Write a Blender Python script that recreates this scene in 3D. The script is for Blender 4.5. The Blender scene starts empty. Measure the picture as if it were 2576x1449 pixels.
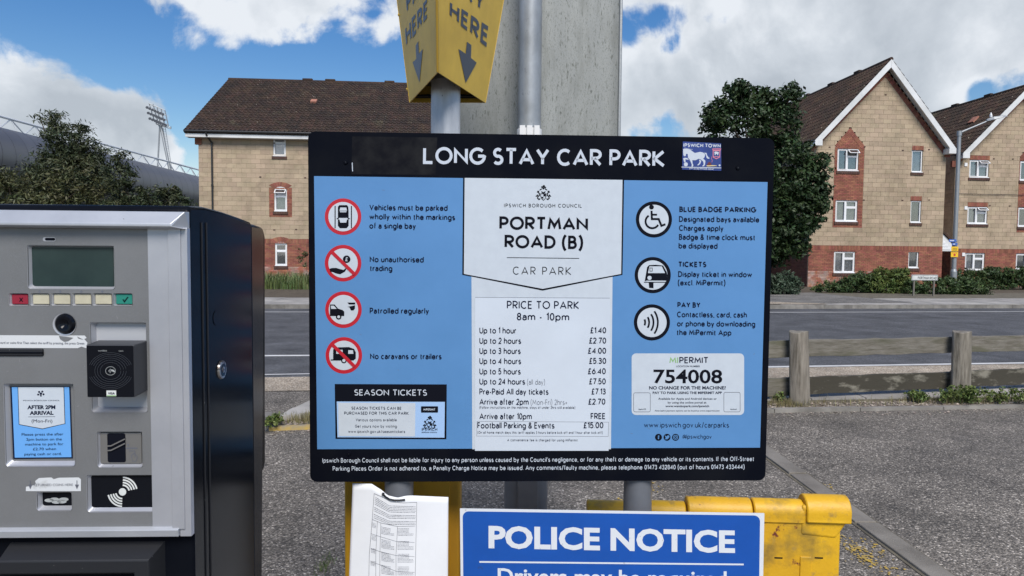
import bpy, bmesh, math, random
import numpy as np
from mathutils import Vector, Matrix
R = math.radians
random.seed(7); rng = np.random.default_rng(7)
S = bpy.context.scene
COL = S.collection

# ------------------------------------------------------------------ camera
FPX, PITCH, ROLL, CH = 1717.0, R(2.83), 0.0085, 1.6
_c = math.sqrt(1 - ROLL * ROLL)
_r0, _u0 = Vector((1, 0, 0)), Vector((0, math.sin(PITCH), math.cos(PITCH)))
FW = Vector((0, math.cos(PITCH), -math.sin(PITCH)))
RT = _r0 * _c + _u0 * ROLL
UP = _u0 * _c - _r0 * ROLL
CAM = Vector((0, 0, CH))
cd = bpy.data.cameras.new('camera'); cam = bpy.data.objects.new('camera', cd); COL.objects.link(cam)
cam.matrix_world = Matrix.Translation(CAM) @ Matrix((RT, UP, -FW)).transposed().to_4x4()
cd.lens = FPX / 2576 * 36; cd.sensor_width = 36; cd.clip_start = 0.05; cd.clip_end = 3000
S.camera = cam
def ray(x, y): return FW + RT * ((x - 1288) / FPX) + UP * ((724.5 - y) / FPX)
def G(x, y, z=0.0):
    d = ray(x, y); t = (z - CH) / d.z; return Vector((t * d.x, t * d.y, z))
def AT(x, y, Yd):
    d = ray(x, y); return CAM + d * (Yd / d.y)

# ------------------------------------------------------------------ world and sun
SUN_EL, SUN_AZ = 47, 169      # azimuth measured from +Y towards +X
W = bpy.data.worlds.new('World'); S.world = W; W.use_nodes = True
nt = W.node_tree; N = nt.nodes; Lk = nt.links
for n in list(N): N.remove(n)
def nd(tree, t, **k):
    n = tree.nodes.new(t)
    for a, v in k.items(): setattr(n, a, v)
    return n
out = nd(nt, 'ShaderNodeOutputWorld')
sky = nd(nt, 'ShaderNodeTexSky', sky_type='NISHITA', sun_disc=False)
sky.sun_elevation = R(SUN_EL); sky.sun_rotation = R(SUN_AZ)
sky.air_density = 1.25; sky.dust_density = 0.15; sky.ozone_density = 2.2
bg1 = nd(nt, 'ShaderNodeBackground'); bg1.inputs[1].default_value = 0.15
hsv = nd(nt, 'ShaderNodeHueSaturation'); hsv.inputs['Saturation'].default_value = 1.42; hsv.inputs['Hue'].default_value = .512; hsv.inputs['Value'].default_value = .34; Lk.new(sky.outputs[0], hsv.inputs['Color']); Lk.new(hsv.outputs[0], bg1.inputs[0])
tc = nd(nt, 'ShaderNodeTexCoord')
def vm(op, a=None, b=None, tree=nt):
    n = nd(tree, 'ShaderNodeVectorMath', operation=op)
    for i, v in enumerate((a, b)):
        if v is None: continue
        if hasattr(v, 'links') or isinstance(v, bpy.types.NodeSocket): tree.links.new(v, n.inputs[i])
        else: n.inputs[i].default_value = v
    return n
def mt(op, a, b=None, c=None, tree=nt, clamp=False):
    n = nd(tree, 'ShaderNodeMath', operation=op); n.use_clamp = clamp
    for i, v in enumerate((a, b, c)):
        if v is None: continue
        if isinstance(v, bpy.types.NodeSocket): tree.links.new(v, n.inputs[i])
        else: n.inputs[i].default_value = v
    return n.outputs[0]
dirv = vm('NORMALIZE', tc.outputs['Generated']).outputs[0]
sep = nd(nt, 'ShaderNodeSeparateXYZ'); Lk.new(dirv, sep.inputs[0])
# cloud layer seen on a flat ceiling: direction divided by height
den = mt('ADD', mt('MAXIMUM', sep.outputs[2], 0.0), 0.22)
cmb = nd(nt, 'ShaderNodeCombineXYZ')
Lk.new(mt('DIVIDE', sep.outputs[0], den), cmb.inputs[0]); Lk.new(mt('DIVIDE', sep.outputs[1], den), cmb.inputs[1])
def wnoise(vec, scale, det, rough, off, dist=0.0):
    o = vm('ADD', vec, off).outputs[0]
    n = nd(nt, 'ShaderNodeTexNoise'); n.inputs['Scale'].default_value = scale; n.inputs['Detail'].default_value = det
    n.inputs['Roughness'].default_value = rough; n.inputs['Distortion'].default_value = dist
    Lk.new(o, n.inputs['Vector']); return n.outputs['Fac']
n_big = wnoise(cmb.outputs[0], 1.6, 9, 0.55, (3.1, 1.7, 0.0), .15)
n_fine = wnoise(dirv, 9.0, 8, 0.6, (5.2, 0.3, 1.0), .3)
def blob(x, y, rad_px, amt, soft=1.0):
    d = ray(x, y).normalized()
    dot = nd(nt, 'ShaderNodeVectorMath', operation='DOT_PRODUCT'); Lk.new(dirv, dot.inputs[0]); dot.inputs[1].default_value = d
    a = math.atan(rad_px / FPX)
    mr = nd(nt, 'ShaderNodeMapRange', interpolation_type='SMOOTHSTEP')
    Lk.new(dot.outputs['Value'], mr.inputs[0])
    mr.inputs[1].default_value = math.cos(a * (1 + .35 * soft)); mr.inputs[2].default_value = math.cos(a * (1 - .6 * soft))
    mr.inputs[3].default_value = 0; mr.inputs[4].default_value = amt
    return mr.outputs[0]
BL = [(60, 270, 190, .34), (-150, 330, 260, .34), (240, 260, 150, .32), (330, 330, 90, .22), (150, 380, 150, .22), (400, 350, 60, .2),
      (290, 430, 130, .16), (460, 400, 55, .15),
      (300, -10, 70, .20), (430, 5, 80, .20), (580, 5, 85, .22), (720, 30, 85, .25), (840, 65, 75, .26), (920, 92, 45, .22), (660, -110, 200, .28),
      (430, 95, 50, .24), (480, 120, 36, .22), (570, 140, 34, .18), (970, 72, 30, .2), (1150, -80, 260, .3),
      (1700, 230, 130, .36), (1850, 130, 250, .33), (2150, 60, 300, .38), (2450, 60, 260, .38), (1700, 60, 90, .15), (1750, 190, 60, -.12), (1660, 150, 34, -.12), (2620, 300, 150, .36), (1580, 250, 80, .3),
      (1650, -40, 120, .2), (2350, -150, 420, .2), (1900, 260, 160, .35), (2250, 270, 170, .3), (2500, 150, 130, .3),
      # openings of blue between the clouds
      (100, 70, 170, -.45), (430, 200, 120, -.35), (640, 260, 190, -.38), (900, 190, 160, -.40), (200, 60, 120, -.25), (470, 310, 50, -.22),
      (1635, 75, 70, -.45), (1690, 130, 30, -.2), (1810, 20, 40, -.3), (1700, 60, 60, -.25), (1730, 20, 30, -.15), (1990, 10, 30, -.12), (2560, 130, 30, -.12), (1640, 320, 60, -.4), (1790, 310, 40, -.2), (2410, 268, 60, -.6), (2530, 232, 60, -.6), (2470, 250, 50, -.4),
      (1330, 60, 130, -.2)]
acc = mt('ADD', mt('MULTIPLY_ADD', n_big, 1.3, -.65 + .33), mt('MULTIPLY_ADD', n_fine, 2.1, -1.05 + .33))
for b in BL: acc = mt('ADD', acc, blob(*b))
dens = nd(nt, 'ShaderNodeMapRange', interpolation_type='SMOOTHSTEP'); Lk.new(acc, dens.inputs[0])
dens.inputs[1].default_value = .72; dens.inputs[2].default_value = 1.06
hz = nd(nt, 'ShaderNodeMapRange', interpolation_type='SMOOTHSTEP'); Lk.new(sep.outputs[2], hz.inputs[0]); hz.inputs[1].default_value = .16; hz.inputs[2].default_value = -.01; hz.inputs[3].default_value = 0; hz.inputs[4].default_value = .9
thick = nd(nt, 'ShaderNodeMapRange'); Lk.new(acc, thick.inputs[0]); thick.inputs[1].default_value = .86; thick.inputs[2].default_value = 1.5
n_sh = wnoise(dirv, 5.5, 7, .55, (1.2, 4.4, 7.0), .25)
shade = mt('MULTIPLY_ADD', thick.outputs[0], .40, mt('ADD', mt('MULTIPLY', mt('SUBTRACT', n_sh, .455), 4.2), mt('MULTIPLY', mt('SUBTRACT', n_fine, .5), -1.3)), clamp=True)
crmp = nd(nt, 'ShaderNodeValToRGB'); Lk.new(shade, crmp.inputs[0])
crmp.color_ramp.elements[0].color = (.86, .90, .95, 1); crmp.color_ramp.elements[1].color = (.50, .55, .61, 1)
crmp.color_ramp.elements.new(.45).color = (.66, .71, .77, 1)
bg2 = nd(nt, 'ShaderNodeBackground'); bg2.inputs[1].default_value = .455; Lk.new(crmp.outputs[0], bg2.inputs[0])
mx = nd(nt, 'ShaderNodeMixShader'); Lk.new(mt('MAXIMUM', mt('MULTIPLY', dens.outputs[0], .97), hz.outputs[0]), mx.inputs[0]); Lk.new(bg1.outputs[0], mx.inputs[1]); Lk.new(bg2.outputs[0], mx.inputs[2])
Lk.new(mx.outputs[0], out.inputs[0])
sd = bpy.data.lights.new('sun', 'SUN'); sd.energy = 2.0; sd.angle = R(30); sd.color = (1, .94, .86)
so = bpy.data.objects.new('sun', sd); COL.objects.link(so)
sdir = Vector((math.sin(R(SUN_AZ)) * math.cos(R(SUN_EL)), math.cos(R(SUN_AZ)) * math.cos(R(SUN_EL)), math.sin(R(SUN_EL))))
so.rotation_euler = sdir.to_track_quat('Z', 'Y').to_euler(); so.location = (0, -5, 12)
S.view_settings.view_transform = 'Standard'; S.view_settings.look = 'None'
S.view_settings.exposure = 1.10; S.view_settings.gamma = 1.0; S.view_settings.use_curve_mapping = False

# ------------------------------------------------------------------ materials
MATS = {}
def mat(name, col, rough=.6, metal=0.0, col2=None, nscale=8, mixamt=1.0, bump=0.0, bscale=None, rand=0.0, spec=.5, coat=0.0,
        spots=None, detail=5, stretch=None, thr=None, bdist=.01, isl=False):
    """principled with noise between two colours, bump and per-piece variation; coordinates are world positions"""
    if name in MATS: return MATS[name]
    m = bpy.data.materials.new(name); m.use_nodes = True; t = m.node_tree; L = t.links
    bs = t.nodes['Principled BSDF']
    bs.inputs['Roughness'].default_value = rough; bs.inputs['Metallic'].default_value = metal
    bs.inputs['Specular IOR Level'].default_value = spec; bs.inputs['Coat Weight'].default_value = coat
    geo = t.nodes.new('ShaderNodeNewGeometry'); pos = geo.outputs['Position']
    if stretch:
        mp = t.nodes.new('ShaderNodeMapping'); mp.inputs['Scale'].default_value = stretch; L.new(pos, mp.inputs[0]); pos = mp.outputs[0]
    cur = None
    def mixc(f, a, b):
        n = t.nodes.new('ShaderNodeMix'); n.data_type = 'RGBA'
        for i, v in ((0, f), (6, a), (7, b)):
            if isinstance(v, bpy.types.NodeSocket): L.new(v, n.inputs[i])
            else: n.inputs[i].default_value = v if i == 0 else (*v[:3], 1)
        return n.outputs[2]
    base = (*col, 1)
    def noise(sc, de=detail):
        n = t.nodes.new('ShaderNodeTexNoise'); n.inputs['Scale'].default_value = sc; n.inputs['Detail'].default_value = de
        n.inputs['Roughness'].default_value = .62; L.new(pos, n.inputs['Vector']); return n.outputs['Fac']
    def rmap(v, a, b, hi=1.0):
        n = t.nodes.new('ShaderNodeMapRange'); L.new(v, n.inputs[0]); n.inputs[1].default_value = a; n.inputs[2].default_value = b
        n.inputs[4].default_value = hi; return n.outputs[0]
    if col2 is not None:
        a, b = thr or (.35, .65)
        base = mixc(rmap(noise(nscale), a, b, mixamt), col, col2)
    for sp in (spots or []):     # (colour, scale, lo, hi)
        base = mixc(rmap(noise(sp[1], 3 if len(sp) < 5 else sp[4]), sp[2], sp[3]), base, sp[0])
    if rand > 0:
        oi = t.nodes.new('ShaderNodeObjectInfo')
        fr = mt('FRACT', mt('ADD', oi.outputs['Random'], geo.outputs['Random Per Island'], tree=t), tree=t)
        fac = mt('MULTIPLY_ADD', fr, 2 * rand, 1 - rand, tree=t)
        base = mixc(1.0, base, (0, 0, 0)) if False else base
        hs = t.nodes.new('ShaderNodeHueSaturation'); L.new(fac, hs.inputs['Value'])
        f2 = mt('FRACT', mt('MULTIPLY', fr, 7.31, tree=t), tree=t)
        L.new(mt('MULTIPLY_ADD', f2, rand * .12, .5 - rand * .06, tree=t), hs.inputs['Hue'])
        if isinstance(base, bpy.types.NodeSocket): L.new(base, hs.inputs['Color'])
        else: hs.inputs['Color'].default_value = (*base[:3], 1)
        base = hs.outputs[0]
    if isinstance(base, bpy.types.NodeSocket): L.new(base, bs.inputs['Base Color'])
    else: bs.inputs['Base Color'].default_value = base
    if bump > 0:
        bn = t.nodes.new('ShaderNodeBump'); bn.inputs['Strength'].default_value = bump; bn.inputs['Distance'].default_value = bdist
        L.new(noise(bscale or nscale, 6), bn.inputs['Height']); L.new(bn.outputs[0], bs.inputs['Normal'])
    m['bs'] = 1; MATS[name] = m; return m
def asphalt(name, c1, c2, light, vs=110, bump=.9, dist=.006, stain=None):
    """bound stone chips: Voronoi cells, each its own grey"""
    m = bpy.data.materials.new(name); m.use_nodes = True; t = m.node_tree; L = t.links; bs = t.nodes['Principled BSDF']
    bs.inputs['Roughness'].default_value = .85
    g = t.nodes.new('ShaderNodeNewGeometry'); v = t.nodes.new('ShaderNodeTexVoronoi'); v.inputs['Scale'].default_value = vs
    L.new(g.outputs['Position'], v.inputs['Vector']); v.inputs['Randomness'].default_value = 1
    sp = t.nodes.new('ShaderNodeSeparateColor'); L.new(v.outputs['Color'], sp.inputs[0])
    cr = t.nodes.new('ShaderNodeValToRGB'); L.new(sp.outputs[0], cr.inputs[0])
    e = cr.color_ramp.elements; e[0].color = (*c1, 1); e[1].color = (*light, 1); e[1].position = 1.0
    e.new(.55).color = (*c2, 1); e.new(.88).color = tuple(x * 1.25 for x in c2) + (1,)
    edge = mt('SMOOTH_MIN', mt('MULTIPLY', v.outputs['Distance'], 1.0, tree=t), 1.0, .1, tree=t)
    mr = t.nodes.new('ShaderNodeMapRange'); L.new(v.outputs['Distance'], mr.inputs[0]); mr.inputs[1].default_value = .35; mr.inputs[2].default_value = .75
    mr.inputs[3].default_value = 1; mr.inputs[4].default_value = .45
    mu = t.nodes.new('ShaderNodeVectorMath'); mu.operation = 'SCALE'; L.new(cr.outputs[0], mu.inputs[0]); L.new(mr.outputs[0], mu.inputs[3])
    n = t.nodes.new('ShaderNodeTexNoise'); n.inputs['Scale'].default_value = 1.3; n.inputs['Detail'].default_value = 8; n.inputs['Roughness'].default_value = .65
    L.new(g.outputs['Position'], n.inputs['Vector'])
    m2 = t.nodes.new('ShaderNodeVectorMath'); m2.operation = 'SCALE'; L.new(mu.outputs[0], m2.inputs[0])
    L.new(mt('MULTIPLY_ADD', n.outputs['Fac'], 2.3, -.10, tree=t), m2.inputs[3])
    src = m2.outputs[0]
    if stain:
        n2 = t.nodes.new('ShaderNodeTexNoise'); n2.inputs['Scale'].default_value = stain[1]; n2.inputs['Detail'].default_value = 9; n2.inputs['Roughness'].default_value = .7
        L.new(g.outputs['Position'], n2.inputs['Vector'])
        r2 = t.nodes.new('ShaderNodeMapRange'); L.new(n2.outputs['Fac'], r2.inputs[0]); r2.inputs[1].default_value = stain[2]; r2.inputs[2].default_value = stain[3]
        r2.inputs[4].default_value = .75
        mm = t.nodes.new('ShaderNodeMix'); mm.data_type = 'RGBA'; L.new(r2.outputs[0], mm.inputs[0]); L.new(src, mm.inputs[6]); mm.inputs[7].default_value = (*stain[0], 1)
        src = mm.outputs[2]
    L.new(src, bs.inputs['Base Color'])
    b = t.nodes.new('ShaderNodeBump'); b.inputs['Strength'].default_value = bump; b.inputs['Distance'].default_value = dist; b.invert = True
    L.new(v.outputs['Distance'], b.inputs['Height']); L.new(b.outputs[0], bs.inputs['Normal'])
    MATS[name] = m; return m
def leafmat(name, c, c2, rough=.55):
    m = mat(name, c, rough=rough, col2=c2, nscale=1.1, rand=.45, spec=.35)
    bs = m.node_tree.nodes['Principled BSDF']; bs.inputs['Transmission Weight'].default_value = 0
    return m
def glassmat():
    m = bpy.data.materials.new('window_glass'); m.use_nodes = True; t = m.node_tree
    for n in list(t.nodes): t.nodes.remove(n)
    o = t.nodes.new('ShaderNodeOutputMaterial'); mxs = t.nodes.new('ShaderNodeMixShader')
    tr = t.nodes.new('ShaderNodeBsdfTransparent'); tr.inputs[0].default_value = (.80, .81, .82, 1)
    gl = t.nodes.new('ShaderNodeBsdfGlossy'); gl.inputs['Roughness'].default_value = .03
    mxs.inputs[0].default_value = .22
    t.links.new(tr.outputs[0], mxs.inputs[1]); t.links.new(gl.outputs[0], mxs.inputs[2]); t.links.new(mxs.outputs[0], o.inputs[0])
    MATS['glass'] = m; return m

# ------------------------------------------------------------------ frames, mesh building, naming
class Frame:
    """s runs right along a face, d out of it towards the viewer, z up"""
    def __init__(self, o, deg, tilt=0.0):
        self.o = Vector(o); a = R(deg)
        self.us = Vector((math.cos(a), math.sin(a), 0)); self.n = Vector((math.sin(a), -math.cos(a), 0)); self.uz = Vector((0, 0, 1))
    def P(self, s, d, z): return self.o + self.us * s + self.n * d + self.uz * z
    def sz(self, x, y, d=0.0):
        r = ray(x, y); p0 = self.o + self.n * d; t = (p0 - CAM).dot(self.n) / r.dot(self.n); q = CAM + r * t - self.o
        return q.dot(self.us), q.z
    def dz(self, x, y, s):       # on the side plane s = const: returns depth d and z
        r = ray(x, y); p0 = self.o + self.us * s; t = (p0 - CAM).dot(self.us) / r.dot(self.us); q = CAM + r * t - self.o
        return q.dot(self.n), q.z
WF = Frame((0, 0, 0), 0); WF.n = Vector((0, 1, 0))   # plain world axes: P(x, y, z)
class MB:
    def __init__(self): self.v = []; self.f = []
    def add(self, pts, faces):
        k = len(self.v); self.v += [tuple(p) for p in pts]; self.f += [tuple(i + k for i in f) for f in faces]; return self
    def box(self, fr, s0, s1, d0, d1, z0, z1, back=True):
        p = [fr.P(s, d, z) for z in (z0, z1) for d in (d0, d1) for s in (s0, s1)]
        fs = [(2, 3, 7, 6), (4, 6, 7, 5), (0, 1, 3, 2), (0, 2, 6, 4), (1, 5, 7, 3)]
        if back: fs.append((0, 4, 5, 1))
        return self.add(p, fs)
    def prism(self, fr, poly, d0, d1):
        n = len(poly); pts = [fr.P(s, d0, z) for s, z in poly] + [fr.P(s, d1, z) for s, z in poly]
        fs = [tuple(range(n, 2 * n)), tuple(reversed(range(n)))] + [(i, (i + 1) % n, n + (i + 1) % n, n + i) for i in range(n)]
        return self.add(pts, fs)
    def flat(self, fr, poly, d): return self.add([fr.P(s, d, z) for s, z in poly], [tuple(range(len(poly)))])
    def tube(self, a, b, r0, r1=None, n=16, caps=True):
        a, b = Vector(a), Vector(b); r1 = r0 if r1 is None else r1; w = (b - a).normalized()
        u = w.orthogonal().normalized(); v = w.cross(u); pts = []
        for c, r in ((a, r0), (b, r1)):
            for i in range(n): t = 2 * math.pi * i / n; pts.append(c + (u * math.cos(t) + v * math.sin(t)) * r)
        fs = [(i, (i + 1) % n, n + (i + 1) % n, n + i) for i in range(n)]
        if caps: fs += [tuple(reversed(range(n))), tuple(range(n, 2 * n))]
        return self.add(pts, fs)
    def path(self, pts, r, n=8):
        for a, b in zip(pts, pts[1:]): self.tube(a, b, r, n=n)
        return self
    def build(self, name, m, parent=None, smooth=False, bevel=0, seg=2, kind=None, label=None):
        me = bpy.data.meshes.new(name); off = Vector(parent_loc(parent)) if parent else Vector((0, 0, 0))
        a = np.array(self.v, dtype=float).reshape(-1, 3) - np.array(off)
        me.from_pydata(a.tolist(), [], self.f); me.update()
        bmm = bmesh.new(); bmm.from_mesh(me); bmesh.ops.recalc_face_normals(bmm, faces=bmm.faces[:]) if len(bmm.faces) < 20000 and kind != 'stuff' and not getattr(self, 'keep', False) else None
        bmm.to_mesh(me); bmm.free()
        o = bpy.data.objects.new(name, me); COL.objects.link(o)
        mm = m if isinstance(m, bpy.types.Material) else MATS[m]
        me.materials.append(mm)
        if parent: o.parent = parent
        if smooth:
            me.polygons.foreach_set('use_smooth', [True] * len(me.polygons))
            try: me.set_sharp_from_angle(angle=R(38))
            except Exception: pass
        if bevel:
            md = o.modifiers.new('bevel', 'BEVEL'); md.width = bevel; md.segments = seg; md.limit_method = 'ANGLE'; md.angle_limit = R(35)
        if kind: o['kind'] = kind
        if label: o['label'] = label
        return o
_PL = {}
def parent_loc(o):
    p = Vector((0, 0, 0))
    while o is not None: p += o.location; o = o.parent
    return p
def thing(name, label, cat, loc, group=None):
    o = bpy.data.objects.new(name, None); COL.objects.link(o); o.location = loc; o.empty_display_size = .2
    o['label'] = label; o['category'] = cat
    if group: o['group'] = group
    return o
def tag(o, label, cat, group=None, kind=None):
    o['label'] = label; o['category'] = cat
    if group: o['group'] = group
    if kind: o['kind'] = kind
    return o
def struct(o): o['kind'] = 'structure'; return o

# ------------------------------------------------------------------ lettering: a geometric stroke alphabet
def A(cx, cy, rx, ry, a0, a1, n=None):
    n = n or max(3, int(abs(a1 - a0) / 18)); return [(cx + rx * math.cos(R(a0 + (a1 - a0) * i / n)), cy + ry * math.sin(R(a0 + (a1 - a0) * i / n))) for i in range(n + 1)]
X = .66
GL = {
 'A': (.80, [[(0, 0), (.5, 1), (1, 0)], [(.17, .30), (.83, .30)]]),
 'B': (.50, [[(.5, .53), (0, .53), (0, 1), (.45, 1)] + A(.45, .765, .42, .235, 90, -90) + [(.5, .53)] + A(.5, .265, .5, .265, 90, -90) + [(0, 0), (0, .55)]]),
 'C': (.72, [A(.56, .5, .56, .5, 48, 312)]),
 'D': (.68, [[(0, 0), (0, 1), (.35, 1)] + A(.35, .5, .65, .5, 90, -90) + [(0, 0), (0, .06)]]),
 'E': (.46, [[(1, 1), (0, 1), (0, 0), (1, 0)], [(0, .52), (.9, .52)]]),
 'F': (.42, [[(1, 1), (0, 1), (0, 0)], [(0, .5), (.88, .5)]]),
 'G': (.80, [A(.54, .5, .54, .5, 45, 355) + [(1, .5), (.58, .5)]]),
 'H': (.64, [[(0, 0), (0, 1)], [(1, 0), (1, 1)], [(0, .52), (1, .52)]]),
 'I': (.0, [[(.5, 0), (.5, 1)]]),
 'J': (.34, [[(1, 1), (1, .3)] + A(.4, .3, .6, .3, 0, -110)]),
 'K': (.62, [[(0, 0), (0, 1)], [(.95, 1), (.08, .48), (1, 0)]]),
 'L': (.50, [[(0, 1), (0, 0), (1, 0)]]),
 'M': (.88, [[(0, 0), (.14, 1), (.5, .25), (.86, 1), (1, 0)]]),
 'N': (.68, [[(0, 0), (0, 1), (1, 0), (1, 1)]]),
 'O': (.90, [A(.5, .5, .5, .5, 90, 450, 24)]),
 'P': (.52, [[(0, 0), (0, 1), (.45, 1)] + A(.45, .72, .55, .28, 90, -90) + [(0, .44)]]),
 'Q': (.90, [A(.5, .5, .5, .5, 90, 450, 24), [(.6, .28), (.98, -.05)]]),
 'R': (.56, [[(0, 0), (0, 1), (.45, 1)] + A(.45, .73, .55, .27, 90, -90) + [(0, .46)], [(.35, .46), (1, 0)]]),
 'S': (.50, [A(.5, .75, .44, .25, 40, 255) + A(.5, .26, .5, .26, 75, -145)]),
 'T': (.60, [[(0, 1), (1, 1)], [(.5, 1), (.5, 0)]]),
 'U': (.62, [[(0, 1), (0, .36)] + A(.5, .36, .5, .36, 180, 360) + [(1, 1)]]),
 'V': (.74, [[(0, 1), (.5, 0), (1, 1)]]),
 'W': (1.15, [[(0, 1), (.25, 0), (.5, .9), (.75, 0), (1, 1)]]),
 'X': (.66, [[(0, 0), (1, 1)], [(0, 1), (1, 0)]]),
 'Y': (.66, [[(0, 1), (.5, .45), (1, 1)], [(.5, .45), (.5, 0)]]),
 'Z': (.56, [[(0, 1), (1, 1), (0, 0), (1, 0)]]),
 'a': (0.46, [[(1, 0), (1, .4)] + A(.5, .42, .5, .24, 0, 155), [(1, .40), (.5, .40)] + A(.5, .2, .5, .2, 90, 270) + A(.5, .35, .5, .35, 290, 345)]),
 'b': (0.58, [[(0, 0), (0, 1.05)], A(.5, .33, .5, .33, 90, 450, 16)]),
 'c': (0.48, [A(.56, .33, .56, .33, 50, 310)]),
 'd': (0.58, [[(1, 0), (1, 1.05)], A(.5, .33, .5, .33, 90, 450, 16)]),
 'e': (0.56, [[(.02, .34), (1, .34)] + A(.5, .33, .5, .33, 0, 315)]),
 'f': (.26, [[(.42, 0), (.42, .85)] + A(.95, .85, .53, .2, 180, 90), [(0, X), (1, X)]]),
 'g': (0.58, [[(1, X), (1, -.05)] + A(.5, -.05, .5, .27, 0, -140), A(.5, .33, .5, .33, 90, 450, 16)]),
 'h': (0.50, [[(0, 0), (0, 1.05)], [(0, .38)] + A(.5, .38, .5, .28, 180, 0) + [(1, 0)]]),
 'i': (.0, [[(.5, 0), (.5, X)], [(.5, .88), (.5, .96)]]),
 'j': (.12, [[(1, X), (1, -.1)] + A(.2, -.1, .8, .2, 0, -80), [(1, .88), (1, .96)]]),
 'k': (0.46, [[(0, 0), (0, 1.05)], [(.92, X), (.1, .32), (1, 0)]]),
 'l': (.0, [[(.5, 0), (.5, 1.05)]]),
 'm': (0.90, [[(0, 0), (0, X)], [(0, .42)] + A(.25, .42, .25, .24, 180, 0) + [(.5, 0)], [(.5, .42)] + A(.75, .42, .25, .24, 180, 0) + [(1, 0)]]),
 'n': (0.50, [[(0, 0), (0, X)], [(0, .38)] + A(.5, .38, .5, .28, 180, 0) + [(1, 0)]]),
 'o': (0.62, [A(.5, .33, .5, .33, 90, 450, 16)]),
 'p': (0.58, [[(0, -.32), (0, X)], A(.5, .33, .5, .33, 90, 450, 16)]),
 'q': (0.58, [[(1, -.32), (1, X)], A(.5, .33, .5, .33, 90, 450, 16)]),
 'r': (0.28, [[(0, 0), (0, X)], [(0, .36)] + A(.9, .36, .9, .3, 180, 80)]),
 's': (0.42, [A(.5, .49, .45, .17, 40, 250) + A(.5, .17, .5, .17, 70, -145)]),
 't': (0.28, [[(.4, .88), (.4, .16)] + A(.9, .16, .5, .16, 180, 270), [(0, X), (.95, X)]]),
 'u': (0.50, [[(0, X), (0, .28)] + A(.5, .28, .5, .28, 180, 360), [(1, X), (1, 0)]]),
 'v': (.46, [[(0, X), (.5, 0), (1, X)]]),
 'w': (0.84, [[(0, X), (.25, 0), (.5, .6), (.75, 0), (1, X)]]),
 'x': (.42, [[(0, 0), (1, X)], [(0, X), (1, 0)]]),
 'y': (.46, [[(0, X), (.5, 0)], [(1, X), (.25, -.32)]]),
 'z': (.38, [[(0, X), (1, X), (0, 0), (1, 0)]]),
 '0': (.50, [A(.5, .5, .5, .5, 90, 450, 20)]),
 '1': (.20, [[(0, .8), (1, 1), (1, 0)]]),
 '2': (.46, [A(.5, .7, .5, .3, 165, -25) + [(0, 0), (1, 0)]]),
 '3': (.46, [A(.45, .76, .45, .24, 150, -80) + A(.45, .27, .52, .27, 85, -150)]),
 '4': (.54, [[(.78, 0), (.78, 1), (0, .28), (1, .28)]]),
 '5': (.46, [[(.9, 1), (.15, 1), (.08, .55)] + A(.42, .32, .56, .32, 115, -145)]),
 '6': (.50, [[(.75, 1), (.12, .48)] , A(.5, .32, .5, .32, 90, 450, 18)]),
 '7': (.48, [[(0, 1), (1, 1), (.3, 0)]]),
 '8': (.48, [A(.5, .76, .42, .24, 90, 450, 16), A(.5, .26, .5, .26, 90, 450, 16)]),
 '9': (.50, [[(.25, 0), (.9, .52)], A(.5, .68, .5, .32, 90, 450, 18)]),
 '.': (.0, [[(.5, 0), (.5, .04)]]), ',': (.06, [[(1, .04), (0, -.14)]]), ':': (.0, [[(.5, .02), (.5, .07)], [(.5, .5), (.5, .55)]]),
 "'": (.0, [[(.5, .8), (.5, 1)]]), '-': (.24, [[(0, .34), (1, .34)]]), '/': (.34, [[(0, -.12), (1, 1.08)]]), '+': (.40, [[(0, .34), (1, .34)], [(.5, .1), (.5, .58)]]),
 '(': (.20, [A(2, .45, 2, .82, 120, 240)]), ')': (.20, [A(-1, .45, 2, .82, 60, -60)]),
 '&': (.58, [[(1, .0), (.22, .72)] + A(.45, .8, .28, .2, 200, -30) + [(.12, .35)] + A(.42, .24, .42, .24, 150, 330) + [(.98, .45)]]),
 '?': (.38, [A(.45, .75, .5, .25, 165, -60) + [(.5, .38), (.5, .28)], [(.5, 0), (.5, .05)]]),
 '!': (.0, [[(.5, .3), (.5, 1)], [(.5, 0), (.5, .05)]]), '*': (.2, [[(0, .75), (1, .95)], [(0, .95), (1, .75)]]),
 '@': (.85, [A(.5, .4, .2, .2, 0, 360), A(.5, .4, .5, .5, -60, 240) , [(.7, .6), (.72, .25), (.9, .22)]]),
 '\u00a3': (.46, [A(.62, .74, .34, .26, 20, 180) + [(.3, .3), (.05, 0), (1, 0)], [(0, .45), (.75, .45)]]),
}
def stroke(pts, w):
    """outline quads of a polyline of width w with mitred joints"""
    P_ = [Vector(pts[0])]
    for p in pts[1:]:
        if (Vector(p) - P_[-1]).length > 1e-5: P_.append(Vector(p))
    closed = (P_[0] - P_[-1]).length < 1e-4 and len(P_) > 3
    if closed: P_ = P_[:-1]
    n = len(P_); Lf, Rt = [], []
    for i in range(n):
        a = P_[i - 1] if (i > 0 or closed) else None; b = P_[(i + 1) % n] if (i < n - 1 or closed) else None
        d1 = (P_[i] - a).normalized() if a is not None else None; d2 = (b - P_[i]).normalized() if b is not None else None
        d1 = d1 if d1 is not None else d2; d2 = d2 if d2 is not None else d1
        t = (d1 + d2); t = t.normalized() if t.length > 1e-6 else d1
        nn = Vector((-t.y, t.x)); cs = max(.30, nn.dot(Vector((-d1.y, d1.x)))); off = nn * (w / 2 / cs)
        Lf.append(P_[i] + off); Rt.append(P_[i] - off)
    q = []
    for i in range(n if closed else n - 1):
        j = (i + 1) % n; q.append((Lf[i], Rt[i], Rt[j], Lf[j]))
    return q
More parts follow.
